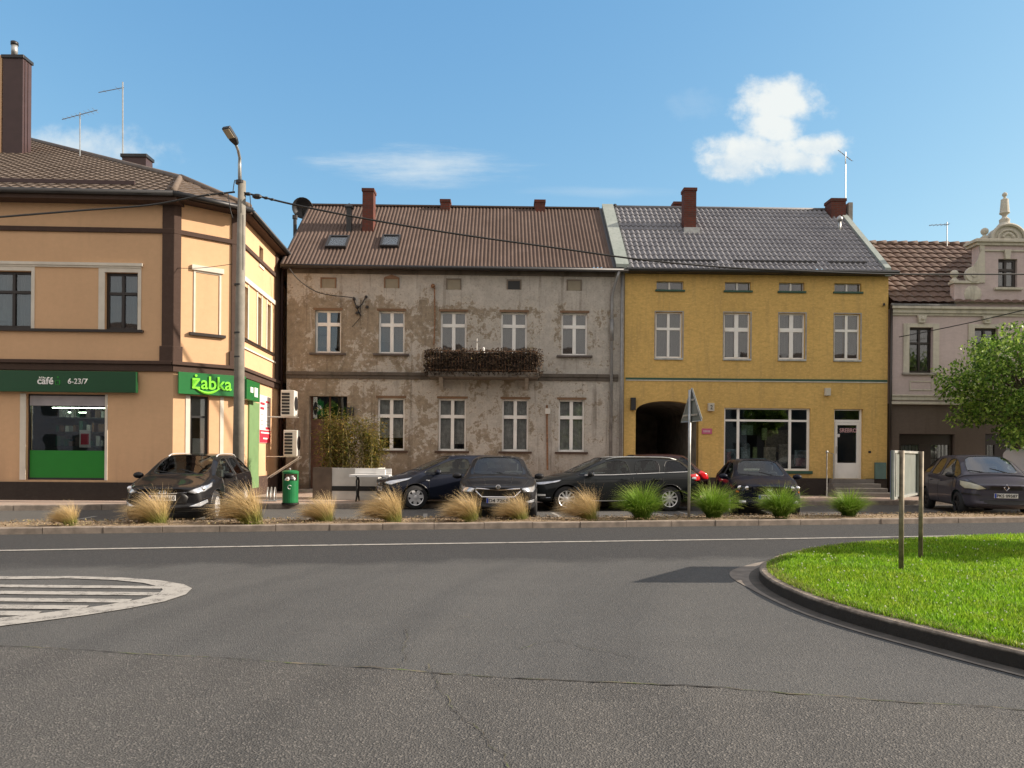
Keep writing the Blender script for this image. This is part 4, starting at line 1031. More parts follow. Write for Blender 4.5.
# ---------------- grey weathered house
GH = thing('weathered_house', (gx, FY(gx), PZ), G.ang, 'old two-storey house with peeling grey and brown render, white windows and a brown corrugated roof', 'house')
up_px = [(315, 311, 341, 353.5), (378.5, 311, 404.5, 353.5), (440.5, 311.5, 466.5, 355), (501, 311.8, 527, 355), (561.5, 312.5, 587.5, 354.5)]
lo_px = [(377.5, 398, 404.5, 449.5), (438.5, 397.5, 466, 450), (502, 399.5, 528.5, 452), (558.5, 400.5, 584.5, 453)]
at_px = [(322, 279, 335, 288), (385.5, 279, 398, 288), (447.5, 280, 460, 289.5), (508, 281, 520, 289.5), (568, 281, 580.5, 290.5)]
U = [G.rect(*p) for p in up_px]; Lw = [G.rect(*p) for p in lo_px]; AT = [G.rect(*p) for p in at_px]
zu0 = sum(r[2] for r in U) / 5; zu1 = sum(r[3] for r in U) / 5; U = [(a, b, zu0, zu1) for a, b, _, _ in U]
zl0 = sum(r[2] for r in Lw) / 4; zl1 = sum(r[3] for r in Lw) / 4; Lw = [(a, b, zl0, zl1) for a, b, _, _ in Lw]
gd = G.rect(309, 396, 347, 480); gd = (gd[0], gd[1], PZ, gd[3])
mb = MB(G.M); wall(mb, gs0, gs1, ZB, GT, U + Lw + [gd], .30)
mb2 = MB(G.M); house_shell(mb2, G, gs0, gs1, ZB, GT, 7.0)
# gable triangles
rdg = 3.55; 
ridge_z = G.px(450, 207.5, rdg)[1]
for s in (gs0, gs1): mb2.add([(s, 0, GT), (s, rdg * 2, GT), (s, rdg, ridge_z - .15)], [(0, 1, 2)])
mb.v += mb2.v; n0_ = len(mb.v) - len(mb2.v); mb.f += [[i + n0_ for i in f] for f in mb2.f]; mb.mi += mb2.mi
mb.build('wall', M['oldwall'], GH)
rooms(GH, G, gs0, gs1, ZB, 4.45, GT - .3, 3.5)
eave_out = .30; ez = G.px(450, 266.5, -eave_out)[1]
tpg = (ridge_z - ez) / (rdg + eave_out)
ral = gs0 - .12; rar = G.px(613, 266, -eave_out)[0]
mb = MB(G.M); roof_sheet(mb, lambda d: ral, lambda d: rar - .0 * d, rdg + eave_out, tpg, ez, corr, .135 / 8, lambda t: [t, t + 1.2], y0=-eave_out)
G2 = Frame(*(G.w(0, rdg, 0).xy), G.ang)
bkm = MB(G.M); bkm.quad((ral, rdg, ridge_z), (rar, rdg, ridge_z), (rar, 2 * rdg + .3, ez), (ral, 2 * rdg + .3, ez)); mb.v += bkm.v; k_ = len(mb.v) - 4; mb.f.append([k_, k_ + 1, k_ + 2, k_ + 3]); mb.mi.append(0)
mb.build('roof', M['roof_brown'], GH, fix=False)
mb = MB(G.M); mb.box(ral, rar, rdg - .1, rdg + .12, ridge_z + .0, ridge_z + .06); mb.build('ridge_cap', M['roof_brown'], GH)
mb = MB(G.M)  # verge board at the left, dark flashing at the right
mb.add([(rar + .0, -eave_out, ez + .05), (rar + .38, -eave_out, ez + .05), (rar + .38, rdg, ridge_z + .05), (rar, rdg, ridge_z + .05), (rar + .0, -eave_out, ez - .1), (rar + .38, -eave_out, ez - .1), (rar + .38, rdg, ridge_z - .1), (rar, rdg, ridge_z - .1)], [(0, 1, 2, 3), (4, 5, 1, 0), (7, 6, 5, 4), (3, 2, 6, 7), (0, 3, 7, 4), (1, 5, 6, 2)])
mb.add([(ral - .04, -eave_out, ez + .06), (ral - .002, -eave_out, ez + .06), (ral - .002, rdg, ridge_z + .06), (ral - .04, rdg, ridge_z + .06), (ral - .04, -eave_out, ez - .12), (ral - .002, -eave_out, ez - .12), (ral - .002, rdg, ridge_z - .12), (ral - .04, rdg, ridge_z - .12)], [(0, 1, 2, 3), (4, 5, 1, 0), (7, 6, 5, 4), (0, 3, 7, 4), (1, 5, 6, 2)])
mb.build_each('verge', M['dark_metal'], GH)
mb = MB(G.M); mb.box(ral, rar + .4, -eave_out + .02, .0 - .003, GT - .02, GT + .06); mb.build_each('soffit', M['roof_brown'], GH)
mb = MB(G.M); mb.tube([(ral, -eave_out - .05, ez - .05), (rar + .55, -eave_out - .05, ez - .07)], .07, 8); mb.build('gutter', M['dark_metal'], GH, smooth=True)
mb = MB(G.M); zc0g, zc1g = G.px(450, 378)[1], G.px(450, 373)[1]
mb.box(gs0, gs1 - .2, -.09, -.003, zc0g + .06, zc1g); mb.box(gs0, gs1 - .2, -.05, -.003, zc0g - .06, zc0g + .06); mb.box(gs0, gs1 - .35, -.06, -.003, GT - .18, GT - .03)
mb.build('cornice', plaster('sooty_cornice', (.12, .105, .09), (.04, .035, .03), var=.4, grime=.8), GH, bevel=.01)
for i, r in enumerate(U):
    sl_ = None if i in (2, 3) else ('darksill', .17, .12)
    window(GH, G, r, 2, .32, 'white', sill=sl_, rec=.12, bar=.06, mull=.12, curtain=True)
for i, r in enumerate(Lw): window(GH, G, r, 2, .34, 'white', sill=('brown_trim', .12, .09), rec=.13, bar=.06, mull=.12, curtain=M['lace'], glass='clearglass')
mb = MB(G.M)
for r in U + Lw: mb.box(r[0] - .06, r[1] + .06, -.012, -.002, r[3], r[3] + .08)
mb.build_each('lintel', plaster('bare_lintel', (.22, .14, .09), (.1, .07, .05), var=.3), GH)
blk = M['black_ink']
for i, r in enumerate(AT):
    mb = MB(G.M); mb.box(r[0], r[1], -.012, -.003, r[2], r[3])
    v = mb.build('attic_vent', [M['oldwall'] if False else (plain('sealed_vent', (.27, .24, .18), .9, bump=.3) if i in (0, 1, 2, 4) else blk)], GH)
    mb = MB(G.M); mb.box(r[0] - .05, r[0], -.03, -.002, r[2], r[3] + .05); mb.box(r[1], r[1] + .05, -.03, -.002, r[2], r[3] + .05)
    if i == 1: mb.prism([(r[0] - .06, r[3]), (r[1] + .06, r[3]), (r[1], r[3] + .07), ((r[0] + r[1]) / 2, r[3] + .15), (r[0], r[3] + .07)], -.035, -.002, 'y')
    else: mb.box(r[0], r[1], -.03, -.002, r[3], r[3] + .05)
    mb.build('vent_frame', plaster('vent_edge', (.24, .15, .10) if i < 2 else (.20, .17, .14), (.1, .07, .05)), v)
# door recess
mb = MB(G.M); s0, s1, z0, z1 = gd; zt = G.px(328, 421)[1]
mb.box(s0, s1, .26, .32, z0, zt); d_ = mb.build('door', M['wood_door'], GH)
mb = MB(G.M)
for a, b in ((.06, .46), (.54, .94)):
    for c0_, c1_ in ((.06, .34), (.40, .72), (.78, .94)):
        mb.box(s0 + (s1 - s0) * a, s0 + (s1 - s0) * b, .245, .258, z0 + (zt - z0) * c0_, z0 + (zt - z0) * c1_)
mb.build('door_panel', M['wood_door'], d_, bevel=.01)
mb = MB(G.M); mb.tube([(s0 + (s1 - s0) * .56, .2, 1.2), (s0 + (s1 - s0) * .56 + .12, .2, 1.2)], .012, 6); mb.build('door_handle', M['galv'], d_)
mb = MB(G.M); mb.box(s0, s1, .25, .33, zt, zt + .08); mb.box(s0, s0 + .06, .25, .33, zt + .08, z1); mb.box(s1 - .06, s1, .25, .33, zt + .08, z1); mb.box((s0 + s1) / 2 - .03, (s0 + s1) / 2 + .03, .25, .33, zt + .08, z1); tl_ = mb.build('transom', M['wood_door'], GH)
MB(G.M).box(s0 + .05, s1 - .05, .28, .29, zt + .07, z1).build('pane', M['glass'], tl_)
MB(G.M).box(s0 - .3, s1 + .1, -.35, .24, ZB, PZ + .1).build('doorstep', M['concrete'], GH, bevel=.01)
mb = MB(G.M); a = G.rect(346.5, 407, 353.5, 415.5, -.1); mb.box(a[0], a[1], -.12, -.003, a[2], a[3]); mb.build('wall_lamp', M['dark_metal'], GH, bevel=.01)
# skylights on the slope
tl = math.atan(tpg)
for x0, y0, x1, y1 in ((328, 238.5, 348, 249), (381.5, 237, 399.5, 249)):
    # centre on the roof plane
    c = G.I @ CAM; best = None
    d = G.I.to_3x3() @ ray((x0 + x1) / 2, (y0 + y1) / 2)
    t_ = (ez + tpg * (c.y + eave_out) - c.z) / (d.z - tpg * d.y); P = c + d * t_
    MM = G.M @ Matrix.Translation(P) @ Matrix.Rotation(tl, 4, 'X')
    w_ = (x1 - x0) / 27.; 
    hh = .46
    mb = MB(MM); mb.box(-w_ / 2, -w_ / 2 + .06, -hh, hh, .03, .13); mb.box(w_ / 2 - .06, w_ / 2, -hh, hh, .03, .13); mb.box(-w_ / 2 + .06, w_ / 2 - .06, -hh, -hh + .07, .03, .13); mb.box(-w_ / 2 + .06, w_ / 2 - .06, hh - .07, hh, .03, .13)
    s_ = mb.build('skylight', M['dark_metal'], GH); MB(MM).box(-w_ / 2 + .05, w_ / 2 - .05, -hh + .06, hh - .06, .09, .10).build('pane', glassmat('skylight_glass', (.85, .9, .9), .04, .2, ior=1.3), s_); MB(MM).box(-w_ / 2 + .05, w_ / 2 - .05, -hh + .06, hh - .06, .06, .07).build('blind_backing', plain('reflection_backing', (.85, .87, .88), .5), s_)  # white sheet added under the glass, stands in for the bright cloud reflection
for x0, x1, yt, yd in ((362.5, 373.5, 188, 1.75), (440.5, 450, 199, 3.3), (535, 545, 199.5, 3.3)):
    chimney(GH, G, x0, x1, yt, yd, ez + tpg * (yd + eave_out) - .4, .5, 'brick')
mb = MB(G.M); a, zt_ = G.px(349, 208, 1.75); zb_ = ez + tpg * (1.75 + eave_out); mb.box(a - .09, a + .09, 1.7, 1.9, zb_ - .2, zt_); mb.box(a - .15, a + .15, 1.66, 1.94, zt_, zt_ + .05); mb.add([(a - .16, 1.64, zt_ + .05), (a + .16, 1.64, zt_ + .05), (a + .16, 1.96, zt_ + .05), (a - .16, 1.96, zt_ + .05), (a, 1.8, zt_ + .2)], [(0, 1, 4), (1, 2, 4), (2, 3, 4), (3, 0, 4), (3, 2, 1, 0)])
mb.build('roof_vent', M['dark_metal'], GH)
# downpipe between the houses, and cast hopper
mb = MB(G.M); a = G.px(611.5, 300)[0]; mb.tube([(gs1 - .25, -.35, ez - .12), (gs1 - .3, -.33, ez - .3), (a + .04, -.12, ez - .75), (a, -.1, ez - .95), (a, -.1, PZ)], .055, 8)
zz_ = G.px(611, 320)[1]; mb.tube([(a, -.1, zz_), (a, -.1, zz_ - .75)], .075, 8)
mb.build_each('downpipe', M['zinc'], GH, smooth=True)
# balcony
bx0, bz0 = G.px(428, 377, -.95); bx1, bz1 = G.px(539, 372.5, -.95)
mb = MB(G.M); mb.box(bx0, bx1, -.95, -.003, bz0 + .02, bz1); b_ = mb.build('balcony', plaster('balcony_slab', (.16, .14, .12), (.05, .045, .04), var=.4, grime=.8), GH, bevel=.015)
ztop = G.px(480, 350.5, -.95)[1]
mb = MB(G.M)
for z_ in (ztop, bz1 + .08): mb.box(bx0 + .05, bx1 - .05, -.9, -.86, z_ - .03, z_); mb.box(bx0 + .05, bx0 + .09, -.86, -.01, z_ - .03, z_); mb.box(bx1 - .09, bx1 - .05, -.86, -.01, z_ - .03, z_)
n_ = 34
for i in range(n_ + 1):
    x_ = bx0 + .06 + (bx1 - bx0 - .14) * i / n_; mb.box(x_, x_ + .015, -.888, -.873, bz1, ztop - .03)
mb.build('balcony_railing', M['rust'], b_)
mb = MB(G.M)
mb2_ = MB(G.M); mb2_.box(bx0 + .1, bx1 - .1, -.84, -.62, bz1 + .02, ztop - .06); mb2_.build('flower_box', M['plinth'], b_)
for x_ in (bx0 + .4, bx1 - .4): mb.prism([(-.003, bz0 + .02), (-.7, bz0 + .02), (-.003, bz0 - .35)], x_ - .06, x_ + .06, 'x')
mb.build('balcony_bracket', M['concrete'], b_)
# cable tangle and insulators on the wall
mb = MB(G.M); q = lambda x, y, o=-.05: (G.px(x, y, o)[0], o, G.px(x, y, o)[1])
mb.tube([q(353, 297), q(355, 303), q(358, 310), q(361, 316)], .022, 5); mb.tube([q(366, 296), q(362, 304), q(357, 309)], .018, 5); mb.tube([q(361, 300), q(360, 318), q(352, 327)], .012, 5)
for x, y in ((354, 299), (366, 297), (357, 307), (367, 307), (357, 313)): mb.ball(q(x, y, -.09), .06, 8)
mb.build('cable_bracket', M['dark_metal'], GH)
mb = MB(G.M); mb.tube([q(432.5, 286, -.12), q(434.5, 288), q(435, 318), q(434, 345)], .022, 5); mb.ball(q(433, 286, -.1), .08, 8); mb.tube([q(547, 405), q(547, 420), q(547.5, 470)], .035, 6); mb.build('wall_pipe', M['rust'], GH)
mb = MB(G.M); mb.box(*G.rect(545, 408.5, 550, 414)[:2], -.1, -.003, *G.rect(545, 408.5, 550, 414)[2:]); mb.build('meter_box', M['acwhite'], GH)

# ---------------- yellow house
Y0s = gs1 + .02; YH = thing('yellow_house', (*G.w(Y0s, 0, 0).xy, PZ), G.ang, 'yellow two-storey house with a grey metal-tile roof, vaulted passage and ground-floor shop', 'house')
ys1 = G.px(887.5, 400)[0]; YT = G.px(760, 276)[1] + .05
yu = [(655.5, 313, 682, 356.5), (724, 313, 750, 359.5), (779, 313, 805, 360), (834.5, 313.5, 860, 359.5)]
ya = [(656.5, 281.5, 683.5, 290), (725, 282, 751, 290.5), (779, 282.5, 804.5, 291), (834.5, 283, 861.5, 291.5)]
YU = [G.rect(*p) for p in yu]; YA = [G.rect(*p) for p in ya]
z0 = sum(r[2] for r in YU) / 4; z1 = sum(r[3] for r in YU) / 4; YU = [(a, b, z0, z1) for a, b, _, _ in YU]
z0 = sum(r[2] for r in YA) / 4; z1 = sum(r[3] for r in YA) / 4; YA = [(a, b, z0, z1) for a, b, _, _ in YA]
SW = G.rect(724, 408, 810.5, 470.5); YD = G.rect(834, 409, 863, 479)
arch = G.rect(635.5, 401.5, 698.5, 480); spring = G.px(667, 413)[1]; arch = (arch[0], arch[1], PZ, arch[3] + .02)
mb = MB(G.M); wall(mb, Y0s, ys1, ZB, YT, YU + YA + [SW, YD, (arch[0], arch[1], ZB, arch[3])], .26)
# arched head of the passage
ac = (arch[0] + arch[1]) / 2; aw = (arch[1] - arch[0]) / 2; ah = arch[3] - spring
cur = [(ac - aw * math.cos(PI * i / 20), spring + ah * math.sin(PI * i / 20) ** .8) for i in range(21)]
for i in range(20):
    a, b = cur[i], cur[i + 1]; mb.add([(a[0], .002, a[1]), (b[0], .002, b[1]), (b[0], .002, arch[3]), (a[0], .002, arch[3])], [(0, 1, 2, 3)])
    mb.add([(a[0], .002, a[1]), (b[0], .002, b[1]), (b[0], .3, b[1]), (a[0], .3, a[1])], [(0, 1, 2, 3)])
mb.quad((arch[0], .0, ZB), (arch[0], .3, ZB), (arch[0], .3, spring), (arch[0], 0, spring)); mb.quad((arch[1], .0, ZB), (arch[1], .3, ZB), (arch[1], .3, spring), (arch[1], 0, spring))
house_shell(mb, G, Y0s, ys1, ZB + 3.4, YT, 7.0)
mb.quad((Y0s, 0, ZB), (Y0s, 7, ZB), (Y0s, 7, ZB + 3.4), (Y0s, 0, ZB + 3.4)); mb.quad((ys1, 0, ZB), (ys1, 7, ZB), (ys1, 7, ZB + 3.4), (ys1, 0, ZB + 3.4)); mb.quad((arch[1] + .3, 7, ZB), (ys1, 7, ZB), (ys1, 7, ZB + 3.4), (arch[1] + .3, 7, ZB + 3.4))
rz2 = G.px(730, 209.5, rdg)[1]
for s in (Y0s, ys1): mb.add([(s, 0, YT), (s, rdg * 2, YT), (s, rdg, rz2 - .15)], [(0, 1, 2)])
mb.build('wall', M['yellow'], YH)
mb = MB(G.M); mb.box(arch[1] + .35, ys1 - .05, 4.2, 4.3, ZB, YT - .2); mb.box(arch[1] + .35, ys1 - .05, .3, 4.2, 4.25, 4.4); mb.box(Y0s + .05, arch[1] + .3, .3, 4.2, 4.25, 4.4)
mb.box(Y0s + .05, ys1 - .05, .3, 4.2, YT - .6, YT - .5); mb.box(ys1 - 2.2, ys1 - 2.1, .3, 4.2, ZB, 4.2); mb.box(arch[1] + .3, arch[1] + .35, .3, 4.3, ZB, YT - .7); mb.box(Y0s + .3, arch[1], 4.2, 4.3, 4.5, YT - .7)
mb.build('interior', M['darkroom'], YH)
mb = MB(G.M); mb.box(arch[0] - .0, arch[1] + .0, 6.9, 7.0, ZB, arch[3]); mb.quad((arch[0], .3, ZB), (arch[0], 7, ZB), (arch[0], 7, spring), (arch[0], .3, spring)); mb.quad((arch[1], .3, ZB), (arch[1], 7, ZB), (arch[1], 7, spring), (arch[1], .3, spring))
for i in range(20):
    a, b = cur[i], cur[i + 1]; mb.quad((a[0], .3, a[1]), (b[0], .3, b[1]), (b[0], 7, b[1]), (a[0], 7, a[1]))
mb.build('passage_lining', plain('passage_render', (.20, .18, .15), .95, var=.4), YH)  # passage lining in grey-brown, darker than the front wall
gate = MB(G.M)  # folded-back gate leaf and window inside the passage
gate.box(arch[0] + .02, arch[0] + .08, .5, 2.4, PZ, spring - .1); gate.build('gate_leaf', M['grey_print'], YH)
eo = .30; ez2 = G.px(750, 270, -eo)[1]; tp2 = (rz2 - ez2) / (rdg + eo)
rl = Y0s + .02; rr_ = ys1 - .22
mb = MB(G.M); roof_sheet(mb, lambda d: rl, lambda d: rr_, rdg + eo, tp2, ez2, metal_tile, .19 / 6, tile_rows, y0=-eo)
bkm = MB(G.M); bkm.quad((rl, rdg, rz2), (rr_, rdg, rz2), (rr_, 2 * rdg + .3, ez2), (rl, 2 * rdg + .3, ez2)); mb.v += bkm.v; k_ = len(mb.v) - 4; mb.f.append([k_, k_ + 1, k_ + 2, k_ + 3]); mb.mi.append(0)
mb.build('roof', M['roof_slate'], YH, fix=False)
mb = MB(G.M); mb.tube([(rl, rdg, rz2 + .04), (rr_, rdg, rz2 + .04)], .07, 8); mb.build('ridge_cap', M['roof_slate'], YH, smooth=True)
def slab_up(mb, a, b, lift, thick, e=eo, z=ez2, t=tp2):
    v = []
    for zz2 in (lift, lift - thick):
        v += [(a, -e, z + zz2), (b, -e, z + zz2), (b, rdg, z + t * (rdg + e) + zz2), (a, rdg, z + t * (rdg + e) + zz2)]
    mb.add(v, [(0, 1, 2, 3), (7, 6, 5, 4), (0, 4, 5, 1), (1, 5, 6, 2), (2, 6, 7, 3), (3, 7, 4, 0)])
mb = MB(G.M); slab_up(mb, rl - .38, rl + .06, .16, .3); slab_up(mb, rr_ - .05, rr_ + .16, .14, .3); mb.build_each('verge_flashing', M['flash'], YH)
mb = MB(G.M); zf0, zf1 = G.px(760, 277)[1], G.px(760, 271.5)[1]
mb.box(Y0s + .05, ys1 + .1, -.14, -.003, YT - .02, ez2 + .02); mb.box(Y0s + .05, ys1 + .12, -.3, -.003, ez2 - .1, ez2 - .03)
mb.build('fascia', M['dark_metal'], YH)
mb = MB(G.M)
for k in range(int((ys1 - Y0s) / .3)): mb.box(Y0s + .1 + k * .3, Y0s + .115 + k * .3, -.15, -.141, YT, ez2 - .1)
mb.tube([(Y0s + .0, -eo - .06, ez2 - .04), (ys1 + .18, -eo - .06, ez2 - .04)], .07, 8); mb.build('gutter', M['dark_metal'], YH)
mb = MB(G.M)
for a, b in ((.28, .60), (.66, .98)): 
    s0 = Y0s + (ys1 - Y0s) * (a - .25); s1 = Y0s + (ys1 - Y0s) * (b - .25); mb.box(s0, s1, -eo + .35, -eo + .38, ez2 + .35 * tp2 + .06, ez2 + .35 * tp2 + .13)
mb.box(Y0s + 7.2, Y0s + 8.6, -eo + .35, -eo + .38, ez2 + .35 * tp2 + .06, ez2 + .35 * tp2 + .13)
mb.build_each('snow_guard', M['dark_metal'], YH)
mb = MB(G.M); zgl = G.px(760, 379.8)[1]; mb.box(Y0s + .05, ys1 - .02, -.03, -.002, zgl - .035, zgl + .035); mb.build('green_band', M['darkgreen'], YH)
mb = MB(G.M); mb.box(Y0s + .05, ys1 - .02, -.025, -.002, zgl - .075, zgl - .035); mb.build('pale_band', M['stone'], YH)
zpl = G.px(790, 478)[1]; mb = MB(G.M); mb.box(arch[1] + .05, YD[0] - .1, -.05, -.003, ZB, zpl); mb.box(YD[1] + .1, ys1 - .02, -.05, -.003, ZB, zpl); mb.box(Y0s + .05, arch[0] - .02, -.05, -.003, ZB, zpl); mb.build('plinth', M['plinth'], YH)
for i, r in enumerate(YU): window(YH, G, r, 2, .36, 'white', sill=('galv', .04, .05), rec=.09, bar=.05, mull=(.14 if i in (1, 2) else .09), glass='glass')
mb = MB(G.M)
for r in YU: mb.box(r[1] + .004, r[1] + .06, -.008, -.002, r[2], r[3]); mb.box(r[0] - .04, r[1] + .06, -.008, -.002, r[3] + .003, r[3] + .045); mb.box(r[0] - .04, r[0] - .004, -.008, -.002, r[2], r[3])
mb.build_each('window_surround', M['concrete'], YH)
for i, r in enumerate(YA): window(YH, G, r, 2, 0, 'white', sill=('darkgreen', .05, .06), rec=.12, bar=.015, curtain=False, mull=.06)
# shop window
s0, s1, z0, z1 = SW; zt = G.px(766, 420.5)[1]; mb = MB(G.M); xa = G.px(739, 430)[0]; xb = G.px(791, 430)[0]; y0, y1 = .10, .17
for a, b in ((s0, s0 + .07), (s1 - .09, s1), (xa - .045, xa + .045), (xb - .045, xb + .045)): mb.box(a, b, y0, y1, z0, z1)
for c, d in ((z0, z0 + .07), (z1 - .05, z1), (zt - .035, zt + .035)): mb.box(s0 + .07, s1 - .09, y0 + .004, y1 - .004, c, d)
w = mb.build('shop_window', M['white'], YH); MB(G.M).box(s0 + .04, s1 - .04, .13, .14, z0 + .03, z1 - .02).build('pane', M['shopglass'], w)
mb = MB(G.M); mb.box(s0 - .03, s1 + .06, -.08, y0 - .003, z0 - .11, z0 - .004); mb.build('window_sill', M['darkgreen'], w, bevel=.01)
mb = MB(G.M); rr = random.Random(9)
mb.box(s0 + .1, s1 - .1, .5, 1.0, z0 - .1, z0 - .05); mb.build('display_shelf', M['concrete'], w)
mb = MB(G.M)
for (x0_, y0_, x1_, y1_, c, dp) in ((742, 425, 753, 435, 0, .8), (765, 430, 790, 452, 1, 1.2), (764, 447, 776, 461, 2, .9), (741, 447, 750, 462, 3, .7), (753, 447, 757, 460, 4, .7), (726, 449, 736, 466, 5, .6), (779, 444, 790, 462, 2, 1.1), (795, 450, 808, 464, 5, .6), (796, 458, 806, 466, 6, .5), (750, 458, 766, 466, 3, .6), (727, 452, 731, 462, 6, .5), (762, 428, 767, 440, 4, .7), (742, 463, 764, 468, 2, .5)):
    q_ = G.rect(x0_, y0_, x1_, y1_, dp); mb.cur = c; mb.box(q_[0], q_[1], dp, dp + .06, q_[2], q_[3])
mb.build('display_goods', [plain('goods_%d' % i, c, .6, var=.5, sc=14) for i, c in enumerate(((.25, .36, .26), (.22, .17, .11), (.50, .42, .34), (.36, .44, .48), (.34, .42, .18), (.32, .40, .46), (.5, .2, .24)))], w)
for (x, y, r_) in ((747, 446, 3.2), (731, 455, 3.5), (801, 455, 4)):
    mb = MB(G.M); a, c_ = G.px(x, y, .6); mb.ball((a, .6, c_), r_ / 28, 10); mb.build('vase', plain('vase', (.18, .22, .24), .3, var=.4, sc=10), w, smooth=True)
# shop door
s0, s1, z0, z1 = YD; zt0 = G.px(848, 420.5)[1]; zlp = G.px(848, 463)[1]
mb = MB(G.M); y0, y1 = .12, .19
for a, b in ((s0, s0 + .07), (s1 - .07, s1)): mb.box(a, b, y0, y1, z0, z1)
mb.box(s0 + .07, s1 - .07, y0, y1, z1 - .05, z1); mb.box(s0 + .07, s1 - .07, y0, y1, zt0 - .06, zt0 + .03)
mb.box(s0 + .075, s0 + .17, y0 - .01, y1, z0 + .01, zt0 - .065); mb.box(s1 - .17, s1 - .075, y0 - .01, y1, z0 + .01, zt0 - .065); mb.box(s0 + .17, s1 - .17, y0 - .008, y1, z0 + .01, zlp); mb.box(s0 + .17, s1 - .17, y0 - .008, y1, zt0 - .16, zt0 - .065)
d_ = mb.build('shop_door', M['white'], YH, bevel=.006); MB(G.M).box(s0 + .06, s1 - .06, .15, .16, zlp - .02, z1 - .03).build('pane', M['shopglass'], d_)
mb = MB(G.M); mb.box(s0 + .18, s1 - .18, .165, .17, G.px(848, 434)[1], G.px(848, 427)[1]); mb.build('door_sign', M['black_ink'], d_)
GD = Frame(*(G.w(0, .14, 0).xy), G.ang); lettering('SREBRO', GD.M, GD.rect(839.5, 428.3, 856.5, 432.5), plain('pink_letters', (.62, .38, .40), .5), d_, bold=.01)
mb = MB(G.M); q_ = G.rect(837, 434, 840, 437, .13); mb.box(q_[0], q_[1], .142, .147, q_[2], q_[3]); mb.build('notice', M['paper'], d_)
mb = MB(G.M); mb.tube([(s0 + .12, .07, z0 + .9), (s0 + .12, .07, z0 + 1.15)], .014, 6); mb.build('door_handle', M['galv'], d_)
# steps and handrail
e0 = G.px(825, 485)[0]; e1 = G.px(880, 485)[0]; mb = MB(G.M); hstep = (YD[2] - PZ) / 4
for k in range(4): mb.box(e0 - .0 + k * .04, e1 + .02 - k * .12, -.95 + k * .23, -.05, PZ + k * hstep - (.1 if k == 0 else 0), PZ + (k + 1) * hstep)
mb.build('step', plaster('grey_steps', (.20, .185, .17), (.08, .07, .06), var=.2), YH, bevel=.01)
mb = MB(G.M); a = (G.px(827, 452, -.8)); b = (G.px(833.5, 461, -.1)); mb.tube([(a[0], -.8, PZ), (a[0], -.8, a[1]), (b[0], -.1, b[1] + .25), (b[0], -.1, PZ + .3)], .018, 6); mb.ball((a[0], -.8, a[1]), .05, 8); mb.build('handrail', M['galv'], YH)
# fittings
def wallbox(fr, root, name, px, out, mat, bevel=.01):
    r = fr.rect(*px, -out); m = MB(fr.M); m.box(r[0], r[1], -out, -.003, r[2], r[3]); return m.build(name, M[mat], root, bevel=bevel)
wallbox(G, YH, 'wall_lantern', (631, 397.5, 636, 410), .16, 'dark_metal'); hn = wallbox(G, YH, 'house_number_lamp', (708.5, 403, 714.5, 411), .14, 'stone')
GN = Frame(*(G.w(0, -.14, 0).xy), G.ang); lettering('2', GN.M, GN.rect(710.4, 405, 712.6, 409.2), M['black_ink'], hn)
wallbox(G, YH, 'alarm_box', (825.5, 388, 831, 395.5), .12, 'stone')
pk = wallbox(G, YH, 'pink_plaque', (702, 428.5, 712, 434), .03, 'red_print', 0); pk.data.materials[0] = plain('pink_plaque', (.50, .10, .20), .5)
mb = MB(G.M); q_ = G.rect(703.5, 430, 710.5, 432.6, -.036)
for k in range(5): mb.box(q_[0] + k * .05, q_[0] + .035 + k * .05, -.036, -.031, q_[2] + .01, q_[3] - .01)
mb.build('plaque_marks', plain('pale_marks', (.6, .4, .45), .5), pk)
wallbox(G, YH, 'utility_box', (875.5, 462.5, 886.5, 479), .10, 'teal'); wallbox(G, YH, 'bell_push', (868.5, 451, 871, 453), .02, 'dark_metal', 0)
mb = MB(G.M); a = G.px(621, 350)[0]; mb.tube([(a, -.12, ez2 - .08), (a, -.10, PZ)], .05, 8); mb.build_each('downpipe', M['zinc'], YH, smooth=True)
# roof furniture
zr = lambda d: ez2 + tp2 * (d + eo)
chimney(YH, G, 684.5, 696.5, 187.5, 2.0, zr(2.0) - .4, .45); chimney(YH, G, 674, 684.5, 201.5, 3.7, zr(3.4), .4)
chimney(YH, G, 831.5, 846, 198, 3.0, zr(3.0) - .5, .6)
mb = MB(G.M); a, b_ = G.px(691, 219, 1.95); mb.box(a - .3, a + .3, 1.8, 2.6, zr(1.9) - .05, zr(1.9) + .18); mb.build_each('chimney_flashing', M['galv'], YH)
q_ = G.px(848.5, 204, 3.2); mb = MB(G.M); mb.box(q_[0] - .08, q_[0] + .08, 3.0, 3.6, zr(3.) - .5, q_[1]); mb.build_each('chimney_flashing', M['concrete'], YH)
a, b_ = G.px(839.5, 221, 2.2); mb = MB(G.M); mb.tube([(a, 2.2, zr(2.2) - .1), (a, 2.2, b_)], .06, 8); mb.lathe([(.11, 0), (.12, .12), (.03, .2)], 10, (a, 2.2, b_)); mb.build('vent_pipe', M['galv'], YH, smooth=True)
a, b_ = G.px(615, 206, rdg); mb = MB(G.M); mb.ball((a, rdg, b_), .09, 8); mb.build('ridge_vent', M['dark_metal'], YH)
# soot around the pipe at the right corner
mb = MB(G.M); q0 = G.px(884, 304, -.2); mb.tube([(q0[0] + .1, -.02, q0[1]), (q0[0] - .0, -.2, q0[1])], .04, 6); mb.build('overflow_pipe', M['dark_metal'], YH)

